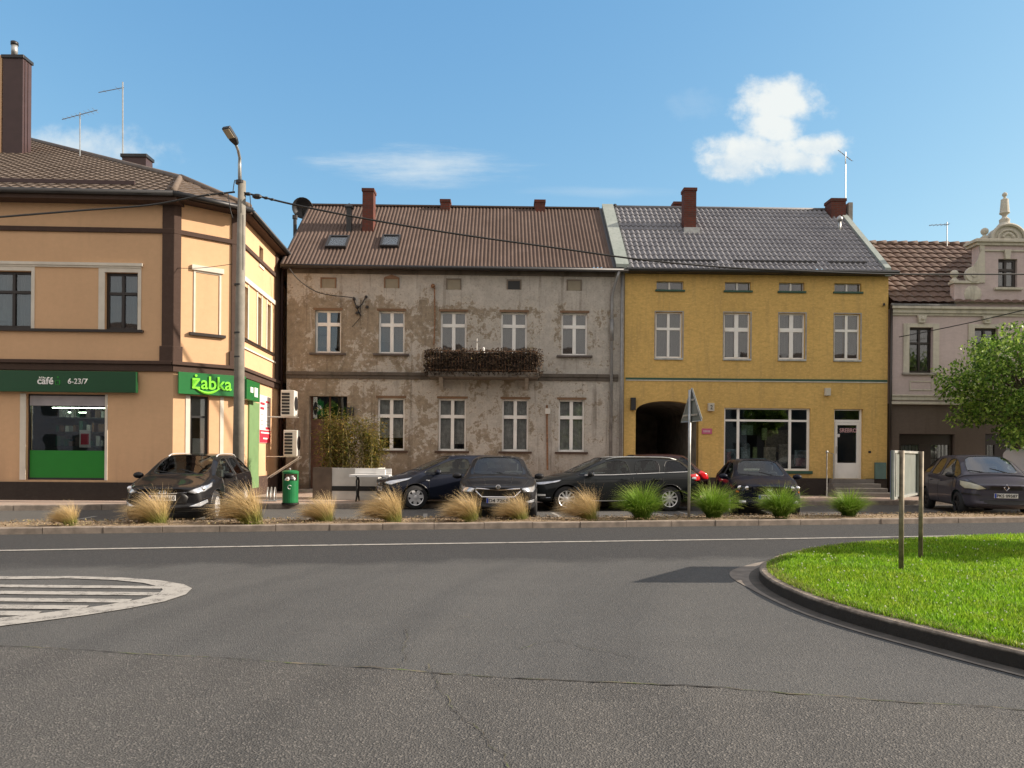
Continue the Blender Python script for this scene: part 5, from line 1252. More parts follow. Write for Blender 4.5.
# ================================================================ pink house
ps0 = ys1 + .06; PH = thing('pink_house', (*G.w(ps0, 0, 0).xy, PZ), G.ang, 'pink stuccoed house with an ornate scrolled gable, old tiled roof and dark brown ground floor', 'house')
pc_ = G.px(1006, 270)[0]; ps1 = 2 * pc_ - ps0 + 0.6
PT = G.px(920, 309)[1]; zgf = G.px(950, 404)[1]; 
pw = [G.rect(909, 327.5, 932.5, 373), G.rect(974, 328, 997, 373)]; zp0 = pw[0][2]; zp1 = pw[0][3]; step_ = pw[1][0] - pw[0][0]
PW = [(pw[0][0] + k * step_, pw[0][1] + k * step_, zp0, zp1) for k in range(0, 5) if pw[0][1] + k * step_ < ps1 - .3]
gwd = G.rect(899, 434, 954.5, 495); gwd = (gwd[0], gwd[1], PZ, gwd[3]); pd2 = G.rect(985, 434, 1020, 495); pd2 = (pd2[0], pd2[1], PZ, pd2[3])
gtop = G.px(1005, 243)[1]; gl = G.px(977, 270)[0]; grr = 2 * pc_ - gl; gwin = G.rect(997, 259.5, 1016, 288)
mb = MB(G.M); wall(mb, ps0, ps1, zgf, PT, PW, .24); house_shell(mb, G, ps0, ps1, zgf, PT, 7.0)
# gable wall with its own window, deep enough to be a cross roof
yb_ = -.06
wall(mb, gl, grr, PT, gtop, [gwin], .2, y=yb_)
dgl = rdg - .6
mb.quad((gl, yb_, PT), (gl, .3, PT), (gl, .3, gtop), (gl, yb_, gtop)); mb.quad((grr, yb_, PT), (grr, .3, PT), (grr, .3, gtop), (grr, yb_, gtop)); mb.quad((gl, .3, PT), (grr, .3, PT), (grr, .3, gtop), (gl, .3, gtop))
# low parapet shoulders
sl0, sl1 = G.px(953, 300)[0], gl; zsh = G.px(965, 284)[1]
for a, b in ((sl0, sl1), (2 * pc_ - sl1, 2 * pc_ - sl0)): mb.box(a, b, yb_, .18, PT, zsh)
mb.build('wall', M['pink'], PH)
mb = MB(G.M); wall(mb, ps0, ps1, ZB, zgf, [gwd, pd2], .24); house_shell(mb, G, ps0, ps1, ZB, zgf, 7.0); mb.build('ground_floor_wall', M['brownwall'], PH)
rooms(PH, G, ps0, ps1, ZB, zgf + .1, PT - .1, 3.5)
# scroll sweeps of the gable (stone)
mb = MB(G.M)
def mirror_prism(pts, h0, h1):
    mb.prism(pts, h0, h1, 'y'); mb.prism([(2 * pc_ - x, z) for x, z in pts], h0, h1, 'y')
def P_(x, y): return G.px(x, y, yb_)
sweep = [P_(978.5, 243), P_(984, 243), P_(984.5, 283), P_(966, 283), P_(965, 272), P_(968, 268), P_(973, 266), P_(977, 260), P_(980, 252)]
mirror_prism(sweep, yb_ - .05, yb_ - .003)
# volute disc
for sgn in (0, 1):
    cx_, cz_ = P_(972, 275); cx_ = 2 * pc_ - cx_ if sgn else cx_
    mb.lathe([(.27, yb_ - .10), (.27, yb_ + .05)], 24, (cx_, 0, cz_), 'y'); mb.lathe([(.10, yb_ - .13), (.10, yb_ - .10)], 16, (cx_, 0, cz_), 'y')
# cornices of the gable
z_ = P_(1005, 243)[1]; a = P_(975.5, 240)[0]
for w_, zz0_, zz1_, o in ((0, z_ - .10, z_, .08), (.08, z_, z_ + .09, .16), (.03, z_ + .09, z_ + .13, .12)): mb.box(a - w_, 2 * pc_ - a + w_, yb_ - o, .5, zz0_, zz1_)
zc2 = P_(1005, 250)[1]; mb.box(gl + .05, grr - .05, yb_ - .05, yb_ - .003, zc2 - .06, zc2)
# round pediment
zped = z_ + .13; rp = .58
arc = [(pc_ + rp * math.cos(PI * i / 18), zped + rp * .86 * math.sin(PI * i / 18)) for i in range(19)]
mb.prism(arc, yb_ - .02, .3, 'y')
arc2 = [(pc_ + rp * 1.02 * math.cos(PI * i / 18), yb_ - .06, zped + rp * .88 * math.sin(PI * i / 18)) for i in range(19)]; mb.tube(arc2, .06, 6)
arc3 = [(pc_ + rp * .62 * math.cos(PI * i / 18), yb_ - .04, zped + rp * .55 * math.sin(PI * i / 18)) for i in range(19)]; mb.tube(arc3, .04, 6)
for i in range(7):
    t_ = PI * (i + .5) / 7; mb.ball((pc_ + rp * .30 * math.cos(t_), yb_ - .03, zped + .05 + rp * .26 * math.sin(t_)), .06, 8)
# finials
def finial(cx_, cz_, s_, y_=.05):
    mb.lathe([(.13 * s_, 0), (.13 * s_, .08 * s_), (.07 * s_, .12 * s_), (.05 * s_, .18 * s_)], 12, (cx_, y_, cz_)); mb.ball((cx_, y_, cz_ + .28 * s_), .13 * s_, 12)
for xx, yy, s_ in ((986.5, 238.5, 1.0), (956, 282, 1.1)):
    q_ = P_(xx, yy)
    for X_ in (q_[0], 2 * pc_ - q_[0]): finial(X_, q_[1], s_)
zt_ = zped + rp * .86 - .03
mb.lathe([(.24, 0), (.24, .07), (.16, .16), (.17, .28), (.10, .34), (.07, .38), (.09, .44), (.17, .5), (.15, .56), (.12, .95), (.12, 1.0), (.05, 1.03), (.04, 1.1)], 12, (pc_, .1, zt_)); mb.ball((pc_, .1, zt_ + 1.17), .085, 10)
# lower cornice, shoulders caps, ornaments
zc_ = PT; mb.box(ps0, ps1, -.20, -.003, PT - .02, PT + .07); mb.box(ps0, ps1, -.12, -.003, PT - .16, PT - .02); mb.box(ps0, ps1, -.06, -.003, PT - .24, PT - .16)
for a, b in ((sl0 - .06, sl1), (2 * pc_ - sl1, 2 * pc_ - sl0 + .06)): mb.box(a, b, yb_ - .08, .22, zsh, zsh + .09)
q_ = G.rect(963.5, 287, 982, 301, yb_)
for X0, X1 in ((q_[0], q_[1]), (2 * pc_ - q_[1], 2 * pc_ - q_[0])): mb.lathe([(.0, yb_ - .07), (.2, yb_ - .05), (.30, yb_ - .02), (.32, yb_ - .003)], 12, ((X0 + X1) / 2, 0, (q_[2] + q_[3]) / 2), 'y', cap=False)
q_ = P_(1006.5, 250); mb.prism([(q_[0] - .12, q_[1]), (q_[0] + .12, q_[1]), (q_[0] + .08, q_[1] - .34), (q_[0] - .08, q_[1] - .34)], yb_ - .09, yb_ - .003, 'y')
mb.box(gwin[0] - .15, gwin[1] + .15, yb_ - .10, yb_ - .003, gwin[2] - .09, gwin[2] - .003)
for r in PW:
    mb.box(r[0] - .22, r[0] - .0, -.04, -.003, r[2] - .0, r[3] + .14); mb.box(r[1], r[1] + .22, -.04, -.003, r[2], r[3] + .14); mb.box(r[0], r[1], -.04, -.003, r[3], r[3] + .14)
    cx_ = (r[0] + r[1]) / 2; mb.prism([(cx_ - .17, PT - .24), (cx_ + .17, PT - .24), (cx_ + .11, PT - .5), (cx_ - .11, PT - .5)], -.11, -.003, 'y'); mb.ball((cx_, -.11, PT - .36), .07, 8)
    a = r[0] + .02; b = r[1] - .0; zq0, zq1 = r[2] - .62, r[2] - .28
    mb.box(a, b, -.025, -.003, zq1 - .04, zq1); mb.box(a, b, -.025, -.003, zq0, zq0 + .04); mb.box(a, a + .04, -.025, -.003, zq0 + .04, zq1 - .04); mb.box(b - .04, b, -.025, -.003, zq0 + .04, zq1 - .04)
mb.box(ps0, ps1, -.14, -.003, zgf - .03, zgf + .06); mb.box(ps0, ps1, -.07, -.003, zgf + .12, zgf + .26); mb.box(ps0, ps1, -.11, -.003, zgf + .26, zgf + .31)
mb.build('stucco_ornament', M['stone'], PH, bevel=.008)
for r in PW: window(PH, G, r, 2, .34, 'brown_frame', sill=('concrete', .26, .10), rec=.12, bar=.07, mull=.08)
GY = Frame(*(G.w(0, yb_, 0).xy), G.ang); gw2 = GY.rect(997, 259.5, 1016, 288)
window(PH, GY, gw2, 2, .36, 'brown_frame', rec=.08, bar=.07, mull=.09)
# roof
pez = G.px(920, 304, -.12)[1] + .0; prz = G.px(920, 245, rdg)[1]; tp3 = (prz - pez) / (rdg + .2)
mb = MB(G.M); roof_sheet(mb, lambda d: ps0 - .0, lambda d: ps1, rdg + .2, tp3, pez, lambda s, t: .045 * abs(math.cos(PI * s / .34)) ** .8 + .05 * (1 - (t / .40) % 1) + .01, .34 / 6, lambda t: (lambda k: [max(k * .4, t), k * .4 + .13, k * .4 + .26, k * .4 + .395, k * .4 + .4])(math.floor(t / .40 + .01)), y0=-.2)
bkm = MB(G.M); bkm.quad((ps0, rdg, prz), (ps1, rdg, prz), (ps1, 2 * rdg + .3, pez), (ps0, 2 * rdg + .3, pez)); mb.v += bkm.v; k_ = len(mb.v) - 4; mb.f.append([k_, k_ + 1, k_ + 2, k_ + 3]); mb.mi.append(0)
mb.build('roof', M['roof_clay'], PH, fix=False)
mb = MB(G.M); n_ = int((ps1 - ps0) / .42)
for i in range(n_): s = ps0 + i * .42; mb.tube([(s, rdg, prz + .03), (s + .42, rdg, prz + .06)], [.10, .12], 8)
mb.build('ridge_tiles', M['roof_clay'], PH, smooth=True)
# cross gable roof: two slopes rising to a ridge over the gable centre, running back to the main ridge
mb = MB(G.M); mb.box(gwin[0] - .1, gwin[1] + .1, .2, .26, gwin[2] - .1, gwin[3] + .1); mb.build('gable_interior', M['darkroom'], PH)
# next house in the row, beyond the frame: taller, its verge throws the slanting shade on the old tiles
sa = G.px(984, 247, rdg)[0]; sb = G.px(889, 302, -.1)[0]; kq = math.tan(SUN_EL); zA = prz + kq * (ps1 - sa); zB = pez + kq * (ps1 - sb); pq = (zA - zB) / rdg
NH = thing('neighbour_house', (*G.w(ps1 + .05, 0, 0).xy, PZ), G.ang, 'taller plain house beyond the pink house, outside the picture', 'house')
mb = MB(G.M); mb.prism([(0, ZB), (0, zB), (rdg, zB + rdg * pq), (rdg, ZB)], ps1 + .05, ps1 + 11, 'x'); mb.build('wall', M['tan'], NH)
mb = MB(G.M); mb.prism([(-.3, zB - .3 * pq + .01), (rdg + .1, zB + (rdg + .1) * pq + .01), (rdg + .1, zB + (rdg + .1) * pq + .14), (-.3, zB - .3 * pq + .14)], ps1 + .02, ps1 + 11.2, 'x'); mb.build('roof', M['roof_clay'], NH)
mb = MB(G.M); mb.tube([(ps0 - .02, -.12, pez - .03), (sl0, -.12, pez - .03)], .06, 8); mb.build('gutter', M['zinc'], PH, smooth=True)
mb = MB(G.M); a = G.px(889, 400)[0]; mb.tube([(a, -.10, pez - .05), (a, -.09, PZ)], .055, 8); mb.build_each('downpipe', M['brown_frame'], PH, smooth=True)
# ground floor timber shopfront with barred panes
for r in (gwd, pd2):
    s0, s1, z0, z1 = r; mb = MB(G.M); zt = z1 - .38; zbp = z0 + .85
    mb.box(s0, s1, .12, .22, zt, z1); mb.box(s0, s0 + .14, .12, .22, z0, zt); mb.box(s1 - .14, s1, .12, .22, z0, zt); mm_ = (s0 + s1) / 2; mb.box(mm_ - .22, mm_ + .22, .12, .22, z0, zt); mb.box(s0 + .14, mm_ - .22, .13, .2, z0, zbp); mb.box(mm_ + .22, s1 - .14, .13, .2, z0, zbp)
    f_ = mb.build('timber_shopfront', M['brown_frame'], PH, bevel=.008)
    for a, b in ((s0 + .14, mm_ - .22), (mm_ + .22, s1 - .14)):
        MB(G.M).box(a, b, .16, .17, zbp, zt).build('pane', M['glass'], f_); MB(G.M).box(a, b, .175, .185, zbp, zt - .02).build('blind_backing', M['white'], f_)
        mb = MB(G.M)
        for k in range(1, 5): x_ = a + (b - a) * k / 5; mb.box(x_ - .008, x_ + .008, .12, .135, zbp, zt)
        mb.box(a, b, .115, .119, (zbp + zt) / 2, (zbp + zt) / 2 + .02); mb.build('window_bars', M['dark_metal'], f_)
# ================================================================ vehicles
def bezpts(P, n=4):
    Q = [Vector((*p, 0)) for p in P]; return Q
def make_car(name, label, cat, S, loc, heading, group='cars parked in front of the houses'):
    """S: dimensions and stations. local x forward, y left, z up; origin on the ground under the middle"""
    L, W, H = S['L'], S['W'], S['H']; hl, hw = L / 2, W / 2
    root = thing(name, loc, heading, label, cat, group)
    wr = S.get('wr', .32); fa = hl - S['foh']; ra = fa - S['wb']; z0 = S.get('sill', .20)
    st = S['st']       # stations: (x low, x belt, x top, width factor, z belt, half width top, z top, z bottom)
    bow = S.get('bow', .24)
    def ring(i):
        xl, xb, xt, wf, zb_, wt, zt, zl = st[i]; w = hw * wf
        zm = zl + (zb_ - zl) * .45
        pts = [(xl, 0, zl), (xl, w * .8, zl), (xl, w * .965, zl + .07), (xl, w, zm), (xl, w * .985, zb_ - .12), (xb, w * .935, zb_),
               (xt, wt, zt - (.05 if zt - zb_ > .2 else .035)), (xt, wt * .86, zt - (.012 if zt - zb_ > .2 else .012)), (xt, wt * .5, zt + .008), (xt, 0, zt + .016)]
        out = []
        k = S['bows'][i]
        for j, (x, y, z) in enumerate(pts): out.append(Vector((x - k * (y / hw) ** 2, y, z)))
        return out
    R = [ring(i) for i in range(len(st))]; nr = 10
    verts = []; idx = {}
    for i, r in enumerate(R):
        for j, p in enumerate(r):
            for sgn in ((1, -1) if p.y > 1e-6 else (1,)):
                idx[(i, j, sgn)] = len(verts); verts.append((p.x, p.y * sgn, p.z))
            if p.y <= 1e-6: idx[(i, j, -1)] = idx[(i, j, 1)]
    faces = []; mi = []; n = len(st)
    ws, side, rg_ = S['windshield'], S['side'], S['rear']
    for i in range(n - 1):
        for j in range(nr - 1):
            m = 0
            if i == ws and j in (7, 8): m = 1
            elif i == rg_ and j in (7, 8): m = 3
            elif j == 5 and i in side: m = 2
            elif j <= 1: m = 4
            for sgn in (1, -1):
                f = [idx[(i, j, sgn)], idx[(i + 1, j, sgn)], idx[(i + 1, j + 1, sgn)], idx[(i, j + 1, sgn)]]
                if sgn < 0: f.reverse()
                faces.append(f); mi.append(m)
    for i in (0, n - 1):      # end caps as quads across
        for j in range(nr - 1):
            a = [idx[(i, j, 1)], idx[(i, j + 1, 1)], idx[(i, j + 1, -1)], idx[(i, j, -1)]]
            a = list(dict.fromkeys(a))
            if len(a) >= 3: faces.append(a); mi.append(0)
    bm = bmesh.new(); bv = [bm.verts.new(v) for v in verts]
    for f, m in zip(faces, mi):
        try: bf = bm.faces.new([bv[k] for k in f]); bf.material_index = m; bf.smooth = True
        except ValueError: pass
    bmesh.ops.recalc_face_normals(bm, faces=bm.faces)
    cl_ = bm.edges.layers.float.new('crease_edge')
    for e in bm.edges:
        ms = {f.material_index for f in e.link_faces}
        if len(ms) > 1 and (ms & {1, 2, 3}): e[cl_] = .85
        elif len(ms) > 1: e[cl_] = .3
    # belt crease and cap crease
    for i in range(n - 1):
        for sgn in (1, -1):
            e = bm.edges.get((bv[idx[(i, 5, sgn)]], bv[idx[(i + 1, 5, sgn)]]))
            if e: e[cl_] = max(e[cl_], .45)
            e = bm.edges.get((bv[idx[(i, 6, sgn)]], bv[idx[(i + 1, 6, sgn)]]))
            if e and i < ws: e[cl_] = .3
            e = bm.edges.get((bv[idx[(i, 3, sgn)]], bv[idx[(i + 1, 3, sgn)]]))
            if e: e[cl_] = .15
    me = bpy.data.meshes.new('tmp'); bm.to_mesh(me); bm.free()
    pm = S['paint']; arch_m = M['black_trim']
    for m in (pm, M['carglass'], M['carglass'], M['carglass'], S.get('skirt', pm), arch_m): me.materials.append(m)
    tmp = bpy.data.objects.new('tmp', me); COL.objects.link(tmp)
    ss = tmp.modifiers.new('s', 'SUBSURF'); ss.levels = 2; ss.render_levels = 2
    # wheel wells
    cm_ = MB(); yw = hw - .36
    for x in (fa, ra):
        for sgn in (1, -1):
            cm_.lathe([(wr + .055, yw * sgn), (wr + .055, (hw + .2) * sgn)], 28, (x, 0, wr), 'y')
    cut = cm_.build('cut', arch_m)
    cut.data.materials.clear(); cut.data.materials.append(arch_m)
    bo = tmp.modifiers.new('b', 'BOOLEAN'); bo.operation = 'DIFFERENCE'; bo.object = cut; bo.solver = 'EXACT'
    try: bo.material_mode = 'TRANSFER'
    except Exception: pass
    bpy.context.view_layer.update()
    dg = bpy.context.evaluated_depsgraph_get(); bme = bpy.data.meshes.new_from_object(tmp.evaluated_get(dg))
    bpy.data.objects.remove(tmp); bpy.data.objects.remove(cut)
    names = [m.name if m else '' for m in bme.materials]
    bm = bmesh.new(); bm.from_mesh(bme)
    tree = BVHTree.FromBMesh(bm)
    M4 = root.matrix_basis
    def take(k, nm, mat, parent, thick=None, split_sides=False):
        groups = {}
        for f in bm.faces:
            if f.material_index == k:
                groups.setdefault(0, []).append(f)
        if split_sides and groups:      # one object per pane
            par = {}
            def fd(i):
                par.setdefault(i, i)
                while par[i] != i: i = par[i]
                return i
            for f in groups[0]:
                a = fd(f.verts[0].index)
                for v in f.verts[1:]: par[fd(v.index)] = a
            g2 = {}
            for f in groups[0]: g2.setdefault(fd(f.verts[0].index), []).append(f)
            groups = g2
        outs = []
        for g, fs in groups.items():
            vmap = {}; vs = []; ff = []
            for f in fs:
                t = []
                for v in f.verts:
                    if v.index not in vmap: vmap[v.index] = len(vs); vs.append(v.co - v.normal * .004)
                    t.append(vmap[v.index])
                ff.append(t)
            mm = bpy.data.meshes.new(nm); mm.from_pydata([tuple(v) for v in vs], [], ff); mm.materials.append(mat)
            mm.polygons.foreach_set('use_smooth', [True] * len(ff)); mm.update()
            o = bpy.data.objects.new(nm, mm); COL.objects.link(o); o.parent = parent; outs.append(o)
        return outs
    bm.verts.index_update(); bm.normal_update()
    body_faces = [f for f in bm.faces if f.material_index not in (1, 2, 3)]
    # body object
    vmap = {}; vs = []; ff = []; mm_i = []; sm = []
    for f in body_faces:
        t = []
        for v in f.verts:
            if v.index not in vmap: vmap[v.index] = len(vs); vs.append(tuple(v.co))
            t.append(vmap[v.index])
        ff.append(t); mm_i.append(f.material_index if f.material_index < len(names) else 0)
    mb_ = bpy.data.meshes.new('body'); mb_.from_pydata(vs, [], ff)
    for m in bme.materials: mb_.materials.append(m)
    mb_.polygons.foreach_set('material_index', mm_i); mb_.polygons.foreach_set('use_smooth', [True] * len(ff)); mb_.update()
    try: mb_.set_sharp_from_angle(angle=math.radians(38))
    except Exception: pass
    body = bpy.data.objects.new('body', mb_); COL.objects.link(body); body.parent = root
    for k, nm in ((1, 'windscreen'), (2, 'side_window'), (3, 'rear_window')): take(k, nm, S.get('glassmat', M['carglass']), root, split_sides=(k == 2))
    # rubber seals round the glass
    par = {}
    def fe(i):
        par.setdefault(i, i)
        while par[i] != i: i = par[i]
        return i
    es = []
    for e in bm.edges:
        ms = [f.material_index for f in e.link_faces]
        if len(ms) == 2 and ((ms[0] in (1, 2, 3)) != (ms[1] in (1, 2, 3))): es.append(e); par[fe(e.verts[0].index)] = fe(e.verts[1].index)
    loops = {}
    for e in es: loops.setdefault(fe(e.verts[0].index), []).append(e)
    for lp_ in loops.values():
        adj = {}
        for e in lp_:
            for a_, b_ in ((e.verts[0], e.verts[1]), (e.verts[1], e.verts[0])): adj.setdefault(a_.index, []).append(b_)
        st0 = lp_[0].verts[0]; path = [st0]; seen = {st0.index}; cur_ = st0
        while True:
            nx = [v for v in adj[cur_.index] if v.index not in seen]
            if not nx: break
            cur_ = nx[0]; seen.add(cur_.index); path.append(cur_)
        sb = MB(M4); sb.tube([v.co for v in path] + [st0.co], .009, 4, cap=False); sb.build('window_seal', S.get('sealmat', M['black_trim']), root, fix=False)
    bm.free()
    def hit(p, d):
        r = tree.ray_cast(Vector(p) - Vector(d) * 3, Vector(d)); return r[0]
    def patch(pts, d, off=.006, rings=5, m=28):
        """outline (approximate 3D points) pressed onto the body along d"""
        d = Vector(d).normalized(); P = [Vector(p) for p in pts]
        Lc = []; tot = 0
        seg = [(P[i], P[(i + 1) % len(P)]) for i in range(len(P))]; tot = sum((b - a).length for a, b in seg)
        for a, b in seg:
            k = max(1, round(m * (b - a).length / tot))
            for q in range(k): Lc.append(a.lerp(b, q / k))
        c = sum(Lc, Vector()) / len(Lc); vs_ = []; fs_ = []
        def drop(p):
            h = hit(p, d); return (h if h is not None else p) - d * off
        vs_.append(drop(c)); k = len(Lc)
        for r in range(1, rings + 1):
            for p in Lc: vs_.append(drop(c.lerp(p, r / rings)))
        for i in range(k): fs_.append((0, 1 + i, 1 + (i + 1) % k))
        for r in range(rings - 1):
            for i in range(k):
                a = 1 + r * k; fs_.append((a + i, a + (i + 1) % k, a + k + (i + 1) % k, a + k + i))
        # edge skirt back to the body
        b = 1 + (rings - 1) * k
        for p in Lc: vs_.append(drop(p) + d * (off + .004))
        e = 1 + rings * k
        for i in range(k): fs_.append((b + i, b + (i + 1) % k, e + (i + 1) % k, e + i))
        return vs_, fs_, [drop(p) for p in Lc]
    def add_patch(nm, pts, d, mat, parent=root, both=True, off=.006, rim=None, single=None):
        outs = []
        for sgn in ((1, -1) if both else (1,)):
            P = [(x, y * sgn, z) for x, y, z in pts]; dd = (d[0], d[1] * sgn, d[2])
            v, f, edge_ = patch(P, dd, off); b_ = MB(M4); b_.add(v, f); o = b_.build(nm, mat, parent, smooth=True)
            if rim: rb = MB(M4); rb.tube(edge_ + [edge_[0]], rim[0], 5, cap=False); rb.build(rim[2] if len(rim) > 2 else 'trim', rim[1], o)
            outs.append(o)
        return outs
    def line_on(nm, pts, d, r, mat, parent=root, both=True, step=.05):
        for sgn in ((1, -1) if both else (1,)):
            L_ = []
            P = [Vector((x, y * sgn, z)) for x, y, z in pts]; dd = Vector((d[0], d[1] * sgn, d[2])).normalized()
            for a, b in zip(P[:-1], P[1:]):
                k = max(1, int((b - a).length / step))
                for q in range(k): L_.append(a.lerp(b, q / k))
            L_.append(P[-1]); L_ = [h + 0 * dd for h in (hit(p, dd) for p in L_) if h is not None]
            if len(L_) > 1: b_ = MB(M4); b_.tube(L_, r, 4, cap=False); b_.build(nm, mat, parent)
    # wheels
    for x in (fa, ra):
        for sgn in (1, -1):
            yo = (hw - .03) * sgn; yi = (hw - .23) * sgn
            t = MB(M4); prof = [(wr * .66, yi), (wr * .93, yi), (wr, yi + .02 * sgn), (wr, yo - .02 * sgn), (wr * .93, yo), (wr * .66, yo + .003 * sgn)]
            t.lathe(prof, 32, (x, 0, wr), 'y', cap=False); w_ = t.build('wheel', M['rubber'], root, smooth=True)
            r_ = MB(M4); rr = wr * .68; r_.lathe([(rr, yo - .0 * sgn), (rr, yi)], 28, (x, 0, wr), 'y', cap=False); r_.lathe([(rr, yo + .002 * sgn), (rr * .90, yo - .014 * sgn)], 28, (x, 0, wr), 'y', cap=False)
            ns = S.get('spokes', 5); sw_ = S.get('spokew', .055); dbl = S.get('double', False)
            for k in range(ns):
                for off_ in ((-.10, .10) if dbl else (0,)):
                    a = 2 * PI * k / ns + .3 + off_; ca_, sa_ = math.cos(a), math.sin(a); wv = sw_ * (.6 if dbl else 1)
                    def pt(rad, t_, yy): return (x + rad * ca_ - t_ * sa_, yy, wr + rad * sa_ + t_ * ca_)
                    y1 = yo - .015 * sgn; y2 = yo - .05 * sgn
                    vs_ = [pt(.02, -wv * .6, y1), pt(.02, wv * .6, y1), pt(rr * .97, wv * .5, y1), pt(rr * .97, -wv * .5, y1), pt(.02, -wv * .6, y2), pt(.02, wv * .6, y2), pt(rr * .97, wv * .5, y2), pt(rr * .97, -wv * .5, y2)]
                    r_.add(vs_, [(0, 1, 2, 3), (7, 6, 5, 4), (0, 4, 5, 1), (1, 5, 6, 2), (2, 6, 7, 3), (3, 7, 4, 0)])
            r_.lathe([(.045, yo - .06 * sgn), (.06, yo - .012 * sgn), (.03, yo - .004 * sgn)], 14, (x, 0, wr), 'y')
            ri = r_.build('rim', S.get('rimmat', M['alloy']), w_)
            d_ = MB(M4); d_.lathe([(rr * .98, yo - .075 * sgn), (.02, yo - .075 * sgn)], 24, (x, 0, wr), 'y'); d_.build('brake_disc', M['black_trim'], w_)
    # mirrors
    mx_, my_, mz_ = S['mirror']
    for sgn in (1, -1):
        m_ = MB(M4); m_.ball((mx_, (my_ + .11) * sgn, mz_), .10, 12, (.75, 1.15, .72)); m_.tube([(mx_ - .0, (my_ - .06) * sgn, mz_ - .06), (mx_, (my_ + .05) * sgn, mz_ - .03)], .025, 6)
        w_ = m_.build('wing_mirror', S.get('mirrormat', pm), root, smooth=True)
        g_ = MB(M4); g_.lathe([(.068, mx_ - .077), (.068, mx_ - .07)], 12, (0, (my_ + .11) * sgn, mz_), 'x'); g_.build('mirror_glass', M['chrome'], w_)
    # interior: seats, dashboard, steering wheel
    it = MB(M4); cx0 = S['cabin'][0]; cx1 = S['cabin'][1]; bz = st[ws][4]
    for x_ in (cx0 - .95,):
        for sgn in (1, -1):
            it.box(x_ - .25, x_ + .25, sgn * .38 - .24, sgn * .38 + .24, .35, .58); it.box(x_ - .38, x_ - .24, sgn * .38 - .23, sgn * .38 + .23, .5, 1.08); it.box(x_ - .36, x_ - .27, sgn * .38 - .12, sgn * .38 + .12, 1.10, 1.28)
    it.box(cx0 - 1.95, cx0 - 1.8, -.6, .6, .45, 1.02); it.box(cx0 - 1.8, cx0 - 1.4, -.6, .6, .35, .55)
    for q in (-.4, .4): it.box(cx0 - 1.94, cx0 - 1.86, q - .1, q + .1, 1.03, 1.16)
    it.box(cx0 - .35, cx0 + .05, -hw * .78, hw * .78, .55, bz - .03); it.box(cx1 + .3, cx0, -hw * .8, hw * .8, .25, .33)
    it.build('interior', M['seat'], root, bevel=.03)
    t = MB(M4); sx = cx0 - .52; t.tube([(sx - .07 * math.sin(a), .38 + .18 * math.cos(a), bz - .02 + .16 * math.sin(a)) for a in [2 * PI * k / 18 for k in range(19)]], .014, 5, cap=False); t.build('steering_wheel', M['black_trim'], root)
    t = MB(M4); t.box(S['header'] + .03, S['header'] + .06, -.10, .10, H - .22, H - .16); t.build('rear_view_mirror', M['black_trim'], root)
    # details supplied per car
    S['detail'](dict(root=root, body=body, patch=add_patch, line=line_on, M4=M4, hit=hit, hl=hl, hw=hw, fa=fa, ra=ra, wr=wr, S=S))
    return root

def plate(c, x, z, txt, fwd=True, blue=True, y=0.0, w=.52):
    """number plate box with letters"""
    M4 = c['M4']; h = c['hit']((x, y, z), (-1 if fwd else 1, 0, 0)); px_ = h.x + (.02 if fwd else -.02)
    s = 1 if fwd else -1; t = MB(M4); t.box(min(px_, px_ - s * .03), max(px_, px_ - s * .03), y - w / 2, y + w / 2, z - .057, z + .057); p_ = t.build('number_plate', M['plate'], c['root'])
    # frame: local x along plate as read from outside
    fr = Matrix.Translation((px_ + s * .002, y, z)) @ Matrix.Rotation(math.radians(90 if fwd else -90), 4, 'Z')
    if blue: t = MB(M4 @ fr); t.box(-w / 2 + .004, -w / 2 + .045, -.004, -.001, -.053, .053); t.build('plate_band', M['plate_blue'], p_)
    lettering(txt, M4 @ fr, (-w / 2 + .055, w / 2 - .015, -.038, .038), M['black_ink'], p_, ext=.004, bold=.01)
    return p_, fr

def side_lines(c, doors, zlow, zhigh, y=None):
    for x in doors: c['line']('door_gap', [(x, c['hw'], zlow), (x + .01, c['hw'], zhigh)], (0, -1, 0), .006, M['black_ink'], c['body'])
def handles(c, xs, z):
    for x in xs: c['patch']('door_handle', [(x - .1, c['hw'], z - .015), (x + .1, c['hw'], z - .01), (x + .1, c['hw'], z + .02), (x - .1, c['hw'], z + .015)], (0, -1, 0), c['S']['paint'], off=.03)
def rail(c, xs, y, r, mat):
    P = []
    for i, x in enumerate(xs):
        h = c['hit']((x, y, 2), (0, 0, -1))
        if h is not None: P.append(Vector((x, y, h.z + (.012 if i in (0, len(xs) - 1) else .032))))
    t = MB(c['M4']); t.tube(P, r, 6); t.build('roof_rail', mat, c['root'], smooth=True)
def bonnet_lines(c, x0, x1, y0, y1):
    c['line']('bonnet_gap', [(x0, y0, 2), (x1, y1, 2)], (0, 0, -1), .005, M['black_ink'], c['body'])
def wipers(c, x, z):
    c['line']('wiper', [(x + .02, .45, 3), (x - .18, -.05, 3)], (0, 0, -1), .010, M['black_ink'], both=False); c['line']('wiper', [(x + .02, -.1, 3), (x - .18, -.55, 3)], (0, 0, -1), .010, M['black_ink'], both=False)

